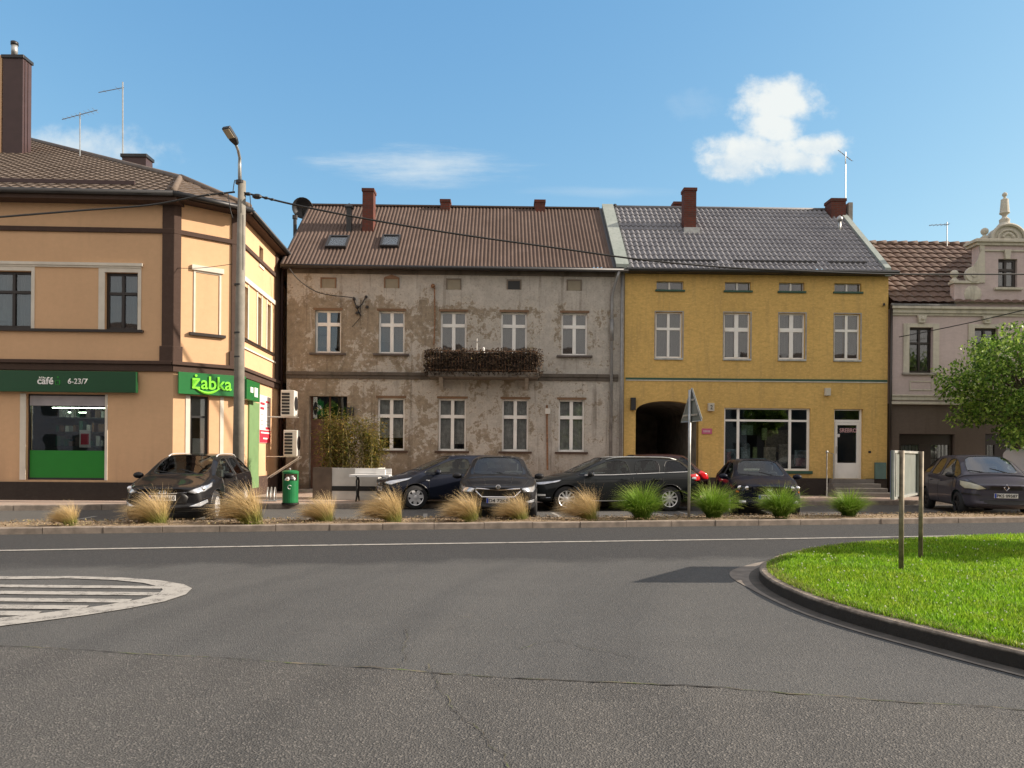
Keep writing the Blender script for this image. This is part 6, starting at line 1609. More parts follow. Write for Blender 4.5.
def stations(hl, cowl, header, rroof, rbase, tail, H, zn, zc, zbf, zbr, zrb, wt, pill, noseH=.62, low=.22, estate=True):
    """front to rear station table shared by the saloons; pill = list of (x belt, x top) between header and rear roof"""
    S_ = [ (hl, hl, hl, .70, noseH - .04, .55, zn - .06, low + .13),
           (hl - .07, hl - .07, hl - .07, .84, noseH, .66, zn - .01, low + .02),
           (hl - .30, hl - .30, hl - .30, .95, noseH + .06, .74, zn + .035, low),
           (hl - .80, hl - .80, hl - .80, 1.0, zbf - .05, .76, zn + (zc - zn) * .62, low),
           (cowl + .10, cowl + .10, cowl + .10, 1.0, zbf, .74, zc - .015, low),
           (cowl, cowl - .05, cowl - .04, 1.0, zbf + .005, .73, zc, low),
           (header + .45, header + .30, header, 1.0, zbf + .01, wt + .02, H - .05, low) ]
    b = [.20, .26, .26, .16, .14, .14, .10]
    n = len(pill)
    for k, (xb, xt) in enumerate(pill):
        f = (k + 1) / (n + 1); S_.append((xb, xb, xt, 1.0, zbf + .01 + (zbr - zbf) * f, wt, H - .02 - .0 * f, low)); b.append(.0)
    S_.append((rroof - .25 if not estate else rroof - .1, rroof - .22, rroof, .99, zbr, wt - .04, H - .05, low)); b.append(-.03)
    S_.append((rbase, rbase, rbase, .965, zbr + .0, wt - .01 if estate else wt, zrb, low + .03)); b.append(-.10)
    S_.append((tail + .06, tail + .06, tail + .06, .93, zbr - .10, .66, zrb - .10, low + .06)); b.append(-.16)
    S_.append((tail, tail, tail, .86, zbr - .22, .60, zrb - .24, low + .14)); b.append(-.14)
    return S_, b

# ---- black estate with big swept lamps (in front of the corner shop)
st, bw_ = stations(2.38, 1.28, .35, -1.75, -2.12, -2.385, 1.47, .78, 1.0, .90, 1.0, 1.06, .60, [(-.22, -.25), (-.32, -.33), (-1.12, -1.08), (-1.20, -1.14)], noseH=.66)
def det_black(c):
    hl, hw, P = c['hl'], c['hw'], c['patch']; R_ = c['root']
    hlamp = P('headlight', [(hl - .14, .46, .665), (hl - .35, .88, .86), (hl - .5, .93, .93), (hl - .4, .93, .80), (hl - .25, .80, .68), (hl - .15, .62, .625)], (-1, -.35, -.15), M['lamp'], off=.012, rim=(.009, M['black_ink']))
    for sgn, h_ in ((1, hlamp[0]), (-1, hlamp[1])):
        q = c['hit']((hl, .72 * sgn, .73), (-1, 0, 0)); t = MB(c['M4']); t.lathe([(.055, q.x + .01), (.045, q.x + .03), (.0, q.x + .035)], 16, (0, .72 * sgn, .73), 'x', cap=False); t.build('projector', M['chrome'], h_, smooth=True)
    P('grille', [(hl, -.40, .66), (hl, .40, .66), (hl, .50, .56), (hl, .46, .42), (hl, -.46, .42), (hl, -.50, .56)], (-1, 0, 0), M['black_trim'], both=False)
    c['line']('grille_bar', [(hl, -.48, .655), (hl, 0, .63), (hl, .48, .655)], (-1, 0, 0), .012, M['chrome'], both=False)
    P('lower_intake', [(hl, -.62, .30), (hl, .62, .30), (hl, .55, .40), (hl, -.55, .40)], (-1, 0, 0), M['black_ink'], both=False)
    P('fog_lamp', [(hl - .1, .52, .37), (hl - .3, .84, .50), (hl - .3, .86, .44), (hl - .2, .72, .36)], (-1, -.3, 0), M['lamp'], off=.01)
    plate(c, hl, .545, 'PN HN610')
    # slanted-letter oval mark
    b0 = c['hit']((hl, 0, .66), (-1, 0, 0)); t = MB(c['M4'])
    for a in range(1): t.tube([(b0.x + .01, .085 * math.cos(q), .675 + .045 * math.sin(q)) for q in [2 * PI * k / 20 for k in range(21)]], .007, 5)
    t.tube([(b0.x + .012, .035, .645), (b0.x + .012, .045, .705)], .008, 5); t.tube([(b0.x + .012, -.045, .645), (b0.x + .012, -.035, .705)], .008, 5); t.tube([(b0.x + .012, .04, .67), (b0.x + .012, -.04, .68)], .007, 5); t.build('badge', M['chrome'], R_)
    side_lines(c, (.95, -.28, -1.22), .32, .90); handles(c, (-.10, -1.05), .82); bonnet_lines(c, hl - .22, 1.35, .62, .72); wipers(c, 1.2, 1)
    for sgn in (1, -1):
        rail(c, [.22 - .19 * k for k in range(11)], .53 * sgn, .013, M['alloy'])
    P('taillight', [(-hl + .1, .55, .86), (-hl + .1, .8, .86), (-hl + .1, .8, .98), (-hl + .1, .55, .96)], (1, -.4, 0), M['red_lamp'])
    c['line']('chrome_strip', [(1.0, hw, .92), (.2, hw, .935), (-1.9, hw, 1.02)], (0, -1, 0), .008, M['chrome'])
S_black = dict(L=4.77, W=1.815, H=1.47, foh=.92, wb=2.77, st=st, bows=bw_, windshield=5, side=(5, 6, 8, 10), rear=11, paint=M['black_paint'], mirror=(.85, .86, .97), cabin=(1.2, -2.0), header=.35, detail=det_black, wr=.325, spokes=10)
def place(px, Y, hd_dx, hd_dy, hl):
    """front bumper centre seen at column px, Y metres out; heading vector"""
    d = Vector((hd_dx, hd_dy, 0)).normalized(); f = Vector((ray(px, 450).x * Y, Y, 0)); c = f - d * hl; return (c.x, c.y, .004), math.atan2(d.y, d.x)
l_, h_ = place(161, 15.1, .13, -1, 2.385)
make_car('parked_car', 'black estate car facing the road in front of the green-signed corner shop', 'car', S_black, l_, h_)

# ---- dark blue hatchback seen from its front left
st, bw_ = stations(2.18, 1.18, .22, -1.45, -1.88, -2.18, 1.48, .80, 1.03, .93, 1.03, 1.12, .58, [(-.28, -.33), (-.38, -.41), (-1.12, -1.02), (-1.20, -1.10)], noseH=.68)
def det_opel(c):
    hl, hw, P = c['hl'], c['hw'], c['patch']; R_ = c['root']
    P('headlight', [(hl - .16, .44, .70), (hl - .42, .86, .86), (hl - .55, .93, .90), (hl - .45, .93, .82), (hl - .22, .74, .66)], (-1, -.4, -.1), M['lamp'], off=.01, rim=(.009, M['black_ink']))
    P('grille', [(hl, -.42, .70), (hl, .42, .70), (hl, .36, .60), (hl, -.36, .60)], (-1, 0, 0), M['black_trim'], both=False, rim=(.008, M['chrome']))
    c['line']('grille_bar', [(hl, -.36, .655), (hl, .36, .655)], (-1, 0, 0), .014, M['chrome'], both=False)
    b0 = c['hit']((hl, 0, .66), (-1, 0, 0)); t = MB(c['M4']); t.tube([(b0.x + .02, .05 * math.cos(q), .66 + .05 * math.sin(q)) for q in [2 * PI * k / 16 for k in range(17)]], .007, 5); t.tube([(b0.x + .022, .07, .65), (b0.x + .022, .01, .668), (b0.x + .022, -.01, .652), (b0.x + .022, -.07, .67)], .007, 5); t.build('badge', M['chrome'], R_)
    P('lower_intake', [(hl, -.62, .30), (hl, .62, .30), (hl, .52, .50), (hl, -.52, .50)], (-1, 0, 0), M['black_ink'], both=False)
    P('fog_lamp', [(hl - .2, .60, .36), (hl - .3, .78, .38), (hl - .3, .78, .46), (hl - .2, .62, .44)], (-1, -.3, 0), M['black_trim'], off=.01)
    plate(c, hl, .53, 'PK 7340A'); side_lines(c, (.92, -.33, -1.15), .32, .92); handles(c, (-.15, -1.0), .84); bonnet_lines(c, hl - .25, 1.25, .60, .72); wipers(c, 1.12, 1)
    P('side_marker', [(hl - 1.26, hw, .76), (hl - 1.17, hw, .78), (hl - 1.19, hw, .80), (hl - 1.28, hw, .785)], (0, -1, 0), M['alloy'], off=.01)
    P('taillight', [(-hl + .2, .62, .80), (-hl + .35, .9, .84), (-hl + .4, .9, .98), (-hl + .2, .62, .96)], (1, -.5, 0), M['red_lamp'])
S_op = dict(L=4.37, W=1.81, H=1.48, foh=.90, wb=2.66, st=st, bows=bw_, windshield=5, side=(5, 6, 8, 10), rear=11, paint=M['blue_paint'], mirror=(.72, .86, 1.0), cabin=(1.1, -1.7), header=.22, detail=det_opel, wr=.325, spokes=7, spokew=.085)
th = math.radians(180 + 21); d = Vector((math.cos(th), math.sin(th), 0))
wx = Vector((ray(416, 450).x * 19.85, 19.85, 0))    # front left wheel, near side
lft = Vector((-d.y, d.x, 0)); c_ = wx - d * (2.185 - .90) - lft * .86
make_car('parked_car', 'midnight blue hatchback angled beside the white bench, its white wheel cover showing', 'car', S_op, (c_.x, c_.y, .004), th)

# ---- graphite hatchback head-on
st, bw_ = stations(2.10, 1.08, .18, -1.52, -1.86, -2.10, 1.47, .80, 1.01, .92, 1.0, 1.10, .60, [(-.28, -.33), (-.38, -.41), (-1.15, -1.05), (-1.23, -1.12)], noseH=.68)
def det_sk(c):
    hl, hw, P = c['hl'], c['hw'], c['patch']; R_ = c['root']
    P('headlight', [(hl - .12, .50, .745), (hl - .30, .87, .80), (hl - .5, .93, .84), (hl - .42, .93, .74), (hl - .25, .82, .66), (hl - .13, .55, .655)], (-1, -.35, -.1), M['lamp'], off=.012, rim=(.008, M['black_ink']))
    g_ = P('grille', [(hl, -.48, .74), (hl, 0, .715), (hl, .48, .74), (hl, .50, .69), (hl, .36, .555), (hl, -.36, .555), (hl, -.50, .69)], (-1, 0, 0), M['black_ink'], both=False, rim=(.015, M['chrome']))
    t = MB(c['M4'])
    for k in range(15):
        y = -.42 + .06 * k; zt_ = .71; zb__ = .58 if abs(y) < .34 else .64; a = c['hit']((hl, y, .65), (-1, 0, 0)); t.tube([(a.x + .018, y, zb__), (a.x + .012, y, zt_)], .006, 4)
    t.build('grille_bars', M['black_trim'], g_[0])
    P('lower_intake', [(hl, -.60, .30), (hl, .60, .30), (hl, .50, .40), (hl, -.50, .40)], (-1, 0, 0), M['black_ink'], both=False)
    P('fog_lamp', [(hl - .2, .60, .46), (hl - .3, .84, .50), (hl - .3, .84, .44), (hl - .2, .64, .42)], (-1, -.3, 0), M['lamp'], off=.01)
    b0 = c['hit']((hl, 0, .79), (-1, 0, -.3)); t = MB(c['M4']); t.lathe([(.052, b0.x + .0), (.052, b0.x + .02), (.045, b0.x + .024)], 18, (0, 0, b0.z), 'x'); t.build('badge', M['chrome'], R_)
    t = MB(c['M4']); t.tube([(b0.x + .028, -.03, b0.z - .02), (b0.x + .028, .0, b0.z + .03), (b0.x + .028, .02, b0.z - .01)], .006, 4); t.tube([(b0.x + .028, -.025, b0.z + .01), (b0.x + .028, .03, b0.z)], .005, 4); t.build('badge_arrow', M['black_ink'], R_)
    plate(c, hl, .475, 'D4 72KR'); side_lines(c, (.92, -.33, -1.2), .32, .92); handles(c, (-.15, -1.02), .84); bonnet_lines(c, hl - .16, 1.22, .55, .70); bonnet_lines(c, hl - .3, 1.2, .28, .34); wipers(c, 1.1, 1)
    P('taillight', [(-hl + .2, .62, .80), (-hl + .35, .9, .84), (-hl + .4, .9, .98), (-hl + .2, .62, .96)], (1, -.5, 0), M['red_lamp'])
S_sk = dict(L=4.20, W=1.84, H=1.47, foh=.88, wb=2.55, st=st, bows=bw_, windshield=5, side=(5, 6, 8, 10), rear=11, paint=M['skoda_paint'], mirror=(.68, .87, .98), cabin=(1.03, -1.7), header=.18, detail=det_sk, wr=.325, spokes=5, rimmat=M['alloy'])
l_, h_ = place(498.5, 16.25, .02, -1, 2.10)
make_car('parked_car', 'graphite hatchback seen head-on with a chrome-framed grille, centre of the parked row', 'car', S_sk, l_, h_)

# ---- long black estate, side on, silver roof rails
st, bw_ = stations(2.435, 1.30, .38, -1.80, -2.18, -2.435, 1.47, .80, 1.01, .93, 1.04, 1.12, .61, [(-.30, -.28), (-.42, -.40), (-1.10, -1.22), (-1.20, -1.30)], noseH=.68)
def det_ford(c):
    hl, hw, P = c['hl'], c['hw'], c['patch']; R_ = c['root']
    P('headlight', [(hl - .16, .50, .74), (hl - .42, .86, .82), (hl - .66, .94, .87), (hl - .60, .94, .80), (hl - .30, .82, .72), (hl - .17, .60, .69)], (-1, -.5, -.1), M['lamp'], off=.012, rim=(.008, M['black_ink']))
    P('grille', [(hl, -.44, .72), (hl, .44, .72), (hl, .48, .66), (hl, .32, .46), (hl, -.32, .46), (hl, -.48, .66)], (-1, 0, 0), M['black_ink'], both=False, rim=(.012, M['chrome']))
    P('fog_lamp', [(hl - .2, .64, .41), (hl - .36, .84, .41), (hl - .36, .84, .46), (hl - .2, .64, .46)], (-1, -.4, 0), M['white_letters'], off=.012)
    c['line']('lower_trim', [(hl - .3, .75, .36), (hl - .45, .88, .37)], (-1, -.4, 0), .01, M['chrome'])
    plate(c, hl, .42, 'PO 4FL18')
    side_lines(c, (1.0, -.36, -1.18), .32, .92); handles(c, (-.12, -1.02), .86); bonnet_lines(c, hl - .3, 1.4, .62, .74); wipers(c, 1.22, 1)
    c['line']('chrome_strip', [(.98, hw, .965), (.2, hw, .975), (-1.9, hw, 1.065)], (0, -1, 0), .009, M['alloy'])
    c['line']('sill_strip', [(1.1, hw, .29), (-1.0, hw, .29)], (0, -1, 0), .014, M['alloy'])
    for sgn in (1, -1):
        rail(c, [.32 - .2 * k for k in range(11)], .55 * sgn, .018, M['galv'])
    P('taillight', [(-hl + .12, .60, .80), (-hl + .3, .9, .82), (-hl + .5, .92, .98), (-hl + .25, .8, 1.02), (-hl + .1, .6, 1.0)], (1, -.9, 0), M['red_lamp'], off=.014)
    P('taillight_lens', [(-hl + .3, .92, .86), (-hl + .44, .92, .87), (-hl + .42, .92, .92), (-hl + .3, .92, .93)], (0, -1, 0), M['lamp'], off=.02)
    c['line']('crease_line', [(1.9, hw, .83), (.8, hw, .84), (-2.0, hw, .92)], (0, -1, 0), .005, S_ford['paint'], c['body'])
S_ford = dict(L=4.87, W=1.85, H=1.485, foh=.96, wb=2.85, st=st, bows=bw_, windshield=5, side=(5, 6, 8, 10), rear=11, paint=M['dkgreen_paint'], mirror=(.86, .88, .99), cabin=(1.2, -2.0), header=.38, detail=det_ford, wr=.335, spokes=10, spokew=.042, double=False)
th = math.radians(180 + 9.5); d = Vector((math.cos(th), math.sin(th), 0)); lft = Vector((-d.y, d.x, 0))
wx = Vector((ray(670, 450).x * 19.95, 19.95, 0)); c_ = wx + d * (S_ford['wb'] + .96 - 2.435) - lft * .88
make_car('parked_car', 'long black estate with silver roof rails parked side-on outside the passage arch', 'car', S_ford, (c_.x, c_.y, .004), th)
S_ford_c = c_.copy()

# ---- small black hatchback with round lamps
st, bw_ = stations(2.07, 1.08, .22, -1.45, -1.80, -2.07, 1.44, .80, .98, .90, .95, 1.02, .55, [(-.35, -.36), (-.45, -.44), (-1.10, -1.0), (-1.22, -1.12)], noseH=.68)
def det_golf(c):
    hl, hw, P = c['hl'], c['hw'], c['patch']; R_ = c['root']
    hh = P('headlight', [(hl - .08, .44, .66), (hl - .08, .46, .76), (hl - .14, .70, .79), (hl - .28, .84, .77), (hl - .28, .84, .70), (hl - .16, .74, .645)], (-1, -.15, 0), M['carglass'], off=.012, rim=(.008, M['black_ink']))
    for sgn, o in ((1, hh[0]), (-1, hh[1])):
        for y, r in ((.53, .055), (.68, .062)):
            q = c['hit']((hl, y * sgn, .715), (-1, 0, 0)); t = MB(c['M4']); t.lathe([(r, q.x + .004), (r * .8, q.x + .02), (.0, q.x + .022)], 16, (0, y * sgn, .715), 'x', cap=False); t.build('reflector', M['chrome'], o, smooth=True)
    P('grille', [(hl, -.40, .745), (hl, .40, .745), (hl, .38, .66), (hl, -.38, .66)], (-1, 0, 0), M['black_trim'], both=False)
    b0 = c['hit']((hl, 0, .70), (-1, 0, 0)); t = MB(c['M4']); t.tube([(b0.x + .015, .055 * math.cos(q), .705 + .055 * math.sin(q)) for q in [2 * PI * k / 18 for k in range(19)]], .007, 5)
    t.tube([(b0.x + .015, .04, .735), (b0.x + .015, .018, .665), (b0.x + .015, .0, .70), (b0.x + .015, -.018, .665), (b0.x + .015, -.04, .735)], .006, 4); t.build('badge', M['chrome'], R_)
    P('lower_intake', [(hl, -.5, .30), (hl, .5, .30), (hl, .5, .40), (hl, -.5, .40)], (-1, 0, 0), M['black_ink'], both=False)
    P('fog_lamp', [(hl - .1, .56, .34), (hl - .15, .72, .34), (hl - .15, .72, .41), (hl - .1, .56, .41)], (-1, -.1, 0), M['lamp'], off=.01)
    P('indicator', [(hl - .2, .86, .60), (hl - .35, .87, .60), (hl - .35, .87, .65), (hl - .2, .86, .65)], (-.5, -1, 0), M['amber'], off=.01)
    plate(c, hl, .50, 'PSE 19RT'); side_lines(c, (.85, -.4, -1.15), .30, .90); handles(c, (-.2, -1.0), .80); bonnet_lines(c, hl - .2, 1.15, .55, .66); wipers(c, 1.03, 1)
    P('taillight', [(-hl + .05, .62, .66), (-hl + .12, .84, .66), (-hl + .12, .84, .86), (-hl + .05, .62, .86)], (1, -.3, 0), M['red_lamp'])
S_golf = dict(L=4.15, W=1.735, H=1.44, foh=.85, wb=2.51, st=st, bows=bw_, windshield=5, side=(5, 6, 8, 10), rear=11, paint=M['golf_paint'], mirror=(.72, .82, .97), cabin=(1.05, -1.6), header=.22, detail=det_golf, wr=.31, spokes=5)
l_, h_ = place(771, 18.0, -.14, -1, 2.07)
make_car('parked_car', 'small black hatchback with twin round lamps facing the road before the shop window', 'car', S_golf, l_, h_)

# ---- plum grey compact people carrier
st, bw_ = stations(2.13, 1.32, .62, -1.50, -1.88, -2.13, 1.60, .86, 1.10, .98, 1.08, 1.18, .56, [(-.10, -.18), (-.20, -.27), (-.98, -1.0), (-1.10, -1.12)], noseH=.74)
def det_ren(c):
    hl, hw, P = c['hl'], c['hw'], c['patch']; R_ = c['root']
    P('headlight', [(hl - .14, .40, .72), (hl - .34, .70, .90), (hl - .52, .90, .98), (hl - .42, .93, .86), (hl - .28, .86, .76), (hl - .15, .60, .70)], (-1, -.3, -.2), plain('clouded_lamp', (.50, .48, .36), .2, var=.15), off=.012, rim=(.008, M['black_ink']))
    P('grille', [(hl, -.34, .80), (hl, -.08, .78), (hl, -.08, .70), (hl, -.40, .71)], (-1, 0, 0), M['black_ink'], both=True)
    b0 = c['hit']((hl, 0, .77), (-1, 0, 0)); t = MB(c['M4']); t.tube([(b0.x + .02, 0, .84), (b0.x + .02, .055, .765), (b0.x + .02, 0, .69), (b0.x + .02, -.055, .765), (b0.x + .02, 0, .84)], .014, 5); t.build('badge', M['chrome'], R_)
    P('lower_intake', [(hl, -.62, .34), (hl, .62, .34), (hl, .56, .46), (hl, -.56, .46)], (-1, 0, 0), M['black_ink'], both=False)
    plate(c, hl, .565, 'PKS 09587'); side_lines(c, (1.0, -.18, -1.05), .32, .98); handles(c, (0.0, -.9), .88); bonnet_lines(c, hl - .25, 1.36, .60, .66); wipers(c, 1.28, 1)
    P('bumper_strip', [(hl - .15, .55, .60), (hl - .4, .9, .62), (hl - .4, .9, .575), (hl - .15, .55, .56)], (-1, -.3, 0), M['black_trim'], off=.012)
    P('taillight', [(-hl + .05, .62, .8), (-hl + .12, .84, .8), (-hl + .12, .84, 1.1), (-hl + .05, .62, 1.05)], (1, -.3, 0), M['red_lamp'])
S_ren = dict(L=4.26, W=1.81, H=1.60, foh=.84, wb=2.69, st=st, bows=bw_, windshield=5, side=(5, 6, 8, 10), rear=11, paint=M['grey_paint'], mirror=(1.0, .84, 1.06), cabin=(1.25, -1.6), header=.62, detail=det_ren, wr=.315, spokes=5, mirrormat=M['black_trim'], rimmat=M['dark_metal'], glassmat=glassmat('car_glass_light', (.52, .62, .60), .16, .03))
l_, h_ = place(1008, 18.25, -.25, -1, 2.13)
make_car('parked_car', 'plum grey compact people carrier with clouded headlamps parked under the tree', 'car', S_ren, l_, h_)

# ---- dark red saloon tail beyond the long estate
st, bw_ = stations(2.1, 1.1, .2, -1.35, -1.78, -2.1, 1.42, .78, .96, .88, .94, .98, .55, [(-.35, -.36), (-.45, -.44), (-1.05, -.95), (-1.15, -1.05)], noseH=.66)
def det_red(c):
    hl, hw, P = c['hl'], c['hw'], c['patch']
    P('headlight', [(hl - .1, .44, .66), (hl - .1, .46, .76), (hl - .25, .84, .77), (hl - .2, .78, .66)], (-1, -.15, 0), M['lamp'], off=.012)
    P('taillight', [(-hl + .05, .50, .68), (-hl + .3, .86, .68), (-hl + .42, .88, .86), (-hl + .3, .86, .93), (-hl + .05, .50, .92)], (1, -.9, 0), M['red_lamp'], off=.014)
    side_lines(c, (.85, -.4, -1.1), .30, .88); handles(c, (-.2, -.95), .78); plate(c, -hl, .62, 'PKE 50M2', fwd=False)
S_red = dict(L=4.2, W=1.72, H=1.42, foh=.85, wb=2.5, st=st, bows=bw_, windshield=5, side=(5, 6, 8, 10), rear=11, paint=M['maroon_paint'], mirror=(.7, .82, .95), cabin=(1.05, -1.55), header=.2, detail=det_red, wr=.31)
th = math.radians(180 + 7); d = Vector((math.cos(th), math.sin(th), 0)); tail = Vector((ray(712, 450).x * 22.1, 22.1, 0)); c_ = tail + d * 2.1 + Vector((-.1, .55, 0))
make_car('parked_car', 'dark red car mostly hidden behind the long black estate, its red tail lamp showing', 'car', S_red, (c_.x, c_.y, PZ), th)

# ---- white panel van at the right edge, under the tree
Yv = 21.3
def van():
    x0 = ray(1006, 450).x * Yv + 1.3; root = thing('parked_van', (x0 + .95, Yv, .004), 0, 'white panel van half out of view at the far right edge', 'van')
    M4 = Matrix.Translation((x0 + .95, Yv, .004)) @ Matrix.Rotation(math.radians(-82), 4, 'Z')
    # body profile (side view, x forward) extruded across and rounded
    prof = [(2.0, .30), (2.0, .80), (1.85, 1.02), (1.15, 1.16), (.62, 1.66), (.35, 1.76), (-1.9, 1.78), (-2.02, 1.66), (-2.05, .95), (-2.0, .30)]
    m = MB(M4); m.prism([(a, b) for a, b in prof], -.86, .86, 'y'); b = m.build('body', M['van_paint'], root, bevel=.09); b.modifiers['bevel'].segments = 4
    for p in b.data.polygons: p.use_smooth = True
    m = MB(M4); m.add([(1.12, -.72, 1.215), (1.12, .72, 1.215), (.66, .66, 1.655), (.66, -.66, 1.655)], [(0, 1, 2, 3)]); m.build('windscreen', M['carglass'], root)
    for s in (1, -1):
        m = MB(M4); m.prism([(1.0, 1.16), (.6, 1.56), (.05, 1.58), (.05, 1.12)], .862 * s, .87 * s, 'y'); m.build('side_window', M['carglass'], root)
        m = MB(M4); m.box(1.86, 2.012, s * .62 - .17, s * .62 + .17, .72, .93); m.build('headlight', M['lamp'], root, bevel=.03)
        m = MB(M4); m.ball((.95, .98 * s, 1.18), .1, 10, (.6, .9, 1.2)); m.build('wing_mirror', M['black_trim'], root, smooth=True)
        for x in (1.3, -1.35):
            m = MB(M4); m.lathe([(.19, .68 * s), (.30, .70 * s), (.31, .72 * s), (.31, .87 * s), (.29, .885 * s), (.19, .88 * s)], 28, (x, 0, .31), 'y'); w = m.build('wheel', M['rubber'], root, smooth=True)
            m = MB(M4); m.lathe([(.19, .887 * s), (.1, .87 * s), (.02, .88 * s)], 20, (x, 0, .31), 'y'); m.build('rim', M['alloy'], w, smooth=True)
    m = MB(M4); m.box(1.9, 2.03, -.8, .8, .32, .6); m.build('bumper', M['black_trim'], root, bevel=.04)
van()
# ================================================================ street furniture, plants
# lamp post
lp = at(238.5, 480, 19.9); LPX, LPY = lp.x, 19.9
t = thing('street_lamp', (LPX, LPY, PZ), 0, 'tall concrete lamp post with a thin grey arm, beside the lime-lettered corner sign', 'street lamp')
zlamp = at(240, 181, LPY).z
m = MB(); m.tube([(LPX - .01, LPY, PZ - .05), (LPX, LPY, PZ + 4.3), (LPX + .03, LPY, zlamp)], [.155, .128, .10], 16); m.build('pole', M['polecon'], t, smooth=True)
m = MB()
for yy in (285, 333, 357): m.tube([at(239, yy, LPY) + Vector((0, 0, -.02)), at(239, yy, LPY) + Vector((0, 0, .02))], .135, 14)
m.tube([at(240.5, 184, LPY), at(240.5, 181, LPY)], .13, 14); m.build('pole_clamp', M['dark_metal'], t)
arm = [at(240, 186, LPY), at(239.6, 165, LPY), at(239.8, 158, LPY - .05), at(238, 150, LPY - .3), at(234.5, 141.5, LPY - .8)]
m = MB(); m.tube(arm, [.05, .045, .04, .036, .034], 10); m.build('arm', M['galv'], t, smooth=True)
e = arm[-1]; hd = Matrix.Translation(e) @ Matrix.Rotation(math.radians(-20), 4, 'Z') @ Matrix.Rotation(math.radians(-34), 4, 'X')
m = MB(hd); pts_l = [(-.05, .10), (.05, .10), (.11, -.05), (.12, -.40), (-.12, -.40), (-.11, -.05)]
m.prism(pts_l, -.03, .07, 'z'); h_ = m.build('lamp_head', M['dark_metal'], t, bevel=.02)
h_.data.transform(Matrix.Identity(4))
m = MB(hd); m.box(-.10, .10, -.37, -.12, -.042, -.031); m.build('lamp_glass', plain('led_cover', (.42, .36, .26), .3), h_)
# small junction box and loose conductors on the pole
m = MB()
def loop(p, q, sag, r=.012): m.tube([p.lerp(q, k / 8) + Vector((0, 0, -sag * math.sin(PI * k / 8))) for k in range(9)], r, 5)
loop(at(235, 180, LPY - .15), at(233, 192, LPY - .15), -.05); loop(at(228, 193, LPY - .1), at(233, 218, LPY - .15), .1); loop(at(250, 195, LPY - .1), at(251, 208, LPY - .1), .02); loop(at(243, 215, LPY - .15), at(243, 270, LPY - .17), .05)
m.build('loose_wire', M['cable'], t)

def cable(name, pts, r, label, group=None, extra=None):
    P = []
    for (px, py, Y) in pts: P.append(at(px, py, Y))
    Q = []
    for i in range(len(P) - 1):
        p0, p1, p2, p3 = P[max(i - 1, 0)], P[i], P[i + 1], P[min(i + 2, len(P) - 1)]
        for k in range(6):
            u = k / 6; Q.append(.5 * ((2 * p1) + (p2 - p0) * u + (2 * p0 - 5 * p1 + 4 * p2 - p3) * u * u + (3 * p1 - p0 - 3 * p2 + p3) * u ** 3))
    Q.append(P[-1]); m = MB(); m.tube(Q, r, 6)
    o = thing(name, P[0], 0, label, 'cable', group); m.build('strand', M['cable'], o, smooth=True)
    if extra:
        m = MB()
        for e in extra: m.ball(at(*e[:3]), e[3], 8, (1.5, 1, .8))
        m.build('cable_fitting', M['cable'], o)
    return o
cable('overhead_cable', [(-60, 222, 17.5), (0, 217, 18), (80, 210.5, 18.7), (150, 205, 19.3), (200, 196, 19.6), (235, 192, 19.85)], .025, 'black overhead cable running from the left edge to the lamp post', None, [(222, 193.5, 19.75, .05), (208, 195, 19.65, .04)])
cable('overhead_cable', [(243, 192.5, 19.85), (258, 196, 19.95), (300, 206, 20.2), (372, 220, 20.6), (460, 234.5, 21.1), (560, 248.5, 21.7), (640, 259.5, 22.1), (720, 267, 22.6), (800, 271, 23), (887, 274, 23.5), (960, 274.2, 24), (1060, 274, 24.6), (1160, 272, 25.2)], .026, 'black overhead cable sagging from the lamp post past both tiled roofs', None, [(248, 194, 19.9, .06), (257, 196.5, 19.9, .09), (266, 198, 20, .05), (272, 199.5, 20, .045)])
q = G.w(*( (lambda a: (a[0], -.15, a[1]))(G.px(352, 297, -.15)) ))
cable('service_cable', [(289, 268, 25.0), (300, 281, 25.2), (320, 293, 25.5), (352, 297.5, 25.8)], .016, 'thin cable from the brown eaves to the bracket on the grey wall')
cable('service_cable', [(899, 337, 25.6), (930, 331, 25.0), (975, 321.5, 24.2), (1024, 310, 23.4), (1080, 296, 22.6)], .016, 'thin dark cable hooked to the pink wall and rising to the right')
cable('service_cable', [(172, 268, 20.6), (200, 268, 20.4), (233, 264, 20.1)], .008, 'thin wire from the corner building to the lamp post')

# antennas and dish
def antenna(px, ytop, ybase, Y, boom, label, nel=7, r=.02, tilt=0):
    a, b = at(px, ybase, Y), at(px, ytop, Y); t = thing('tv_antenna', a, 0, label, 'antenna')
    m = MB(); m.tube([a, b], r, 6); m.build('mast', M['galv'], t)
    p, q = at(boom[0], boom[1], Y), at(boom[2], boom[3], Y); m = MB(); m.tube([p, q], .014, 5)
    for k in range(nel):
        c = p.lerp(q, (k + .5) / nel); l_ = .10 + .12 * k / nel; m.tube([c - Vector((0, l_, tilt * l_)), c + Vector((0, l_, tilt * l_))], .007, 4)
    m.build('boom', M['zinc'], t); return t
antenna(80, 113, 156, 26.5, (62, 119.5, 97.5, 110), 'tilted aerial on a short mast above the brown tiled corner roof', 8)
antenna(122.8, 82, 160, 27.3, (98.5, 92.5, 124, 87.5), 'tall thin mast with a single short arm beside the small dark chimney', 2, .025)
antenna(845.5, 152, 199, 29.3, (838, 150, 852, 161), 'aerial on the brick chimney of the yellow house', 6, .02, .6)
antenna(947, 222, 246, 29.4, (929, 225.3, 949, 224.5), 'small aerial behind the ridge of the pink house', 5, .018)
t = thing('satellite_dish', G.w(.5, 3.2, 10.6), 0, 'dark satellite dish at the left end of the brown corrugated roof', 'satellite dish')
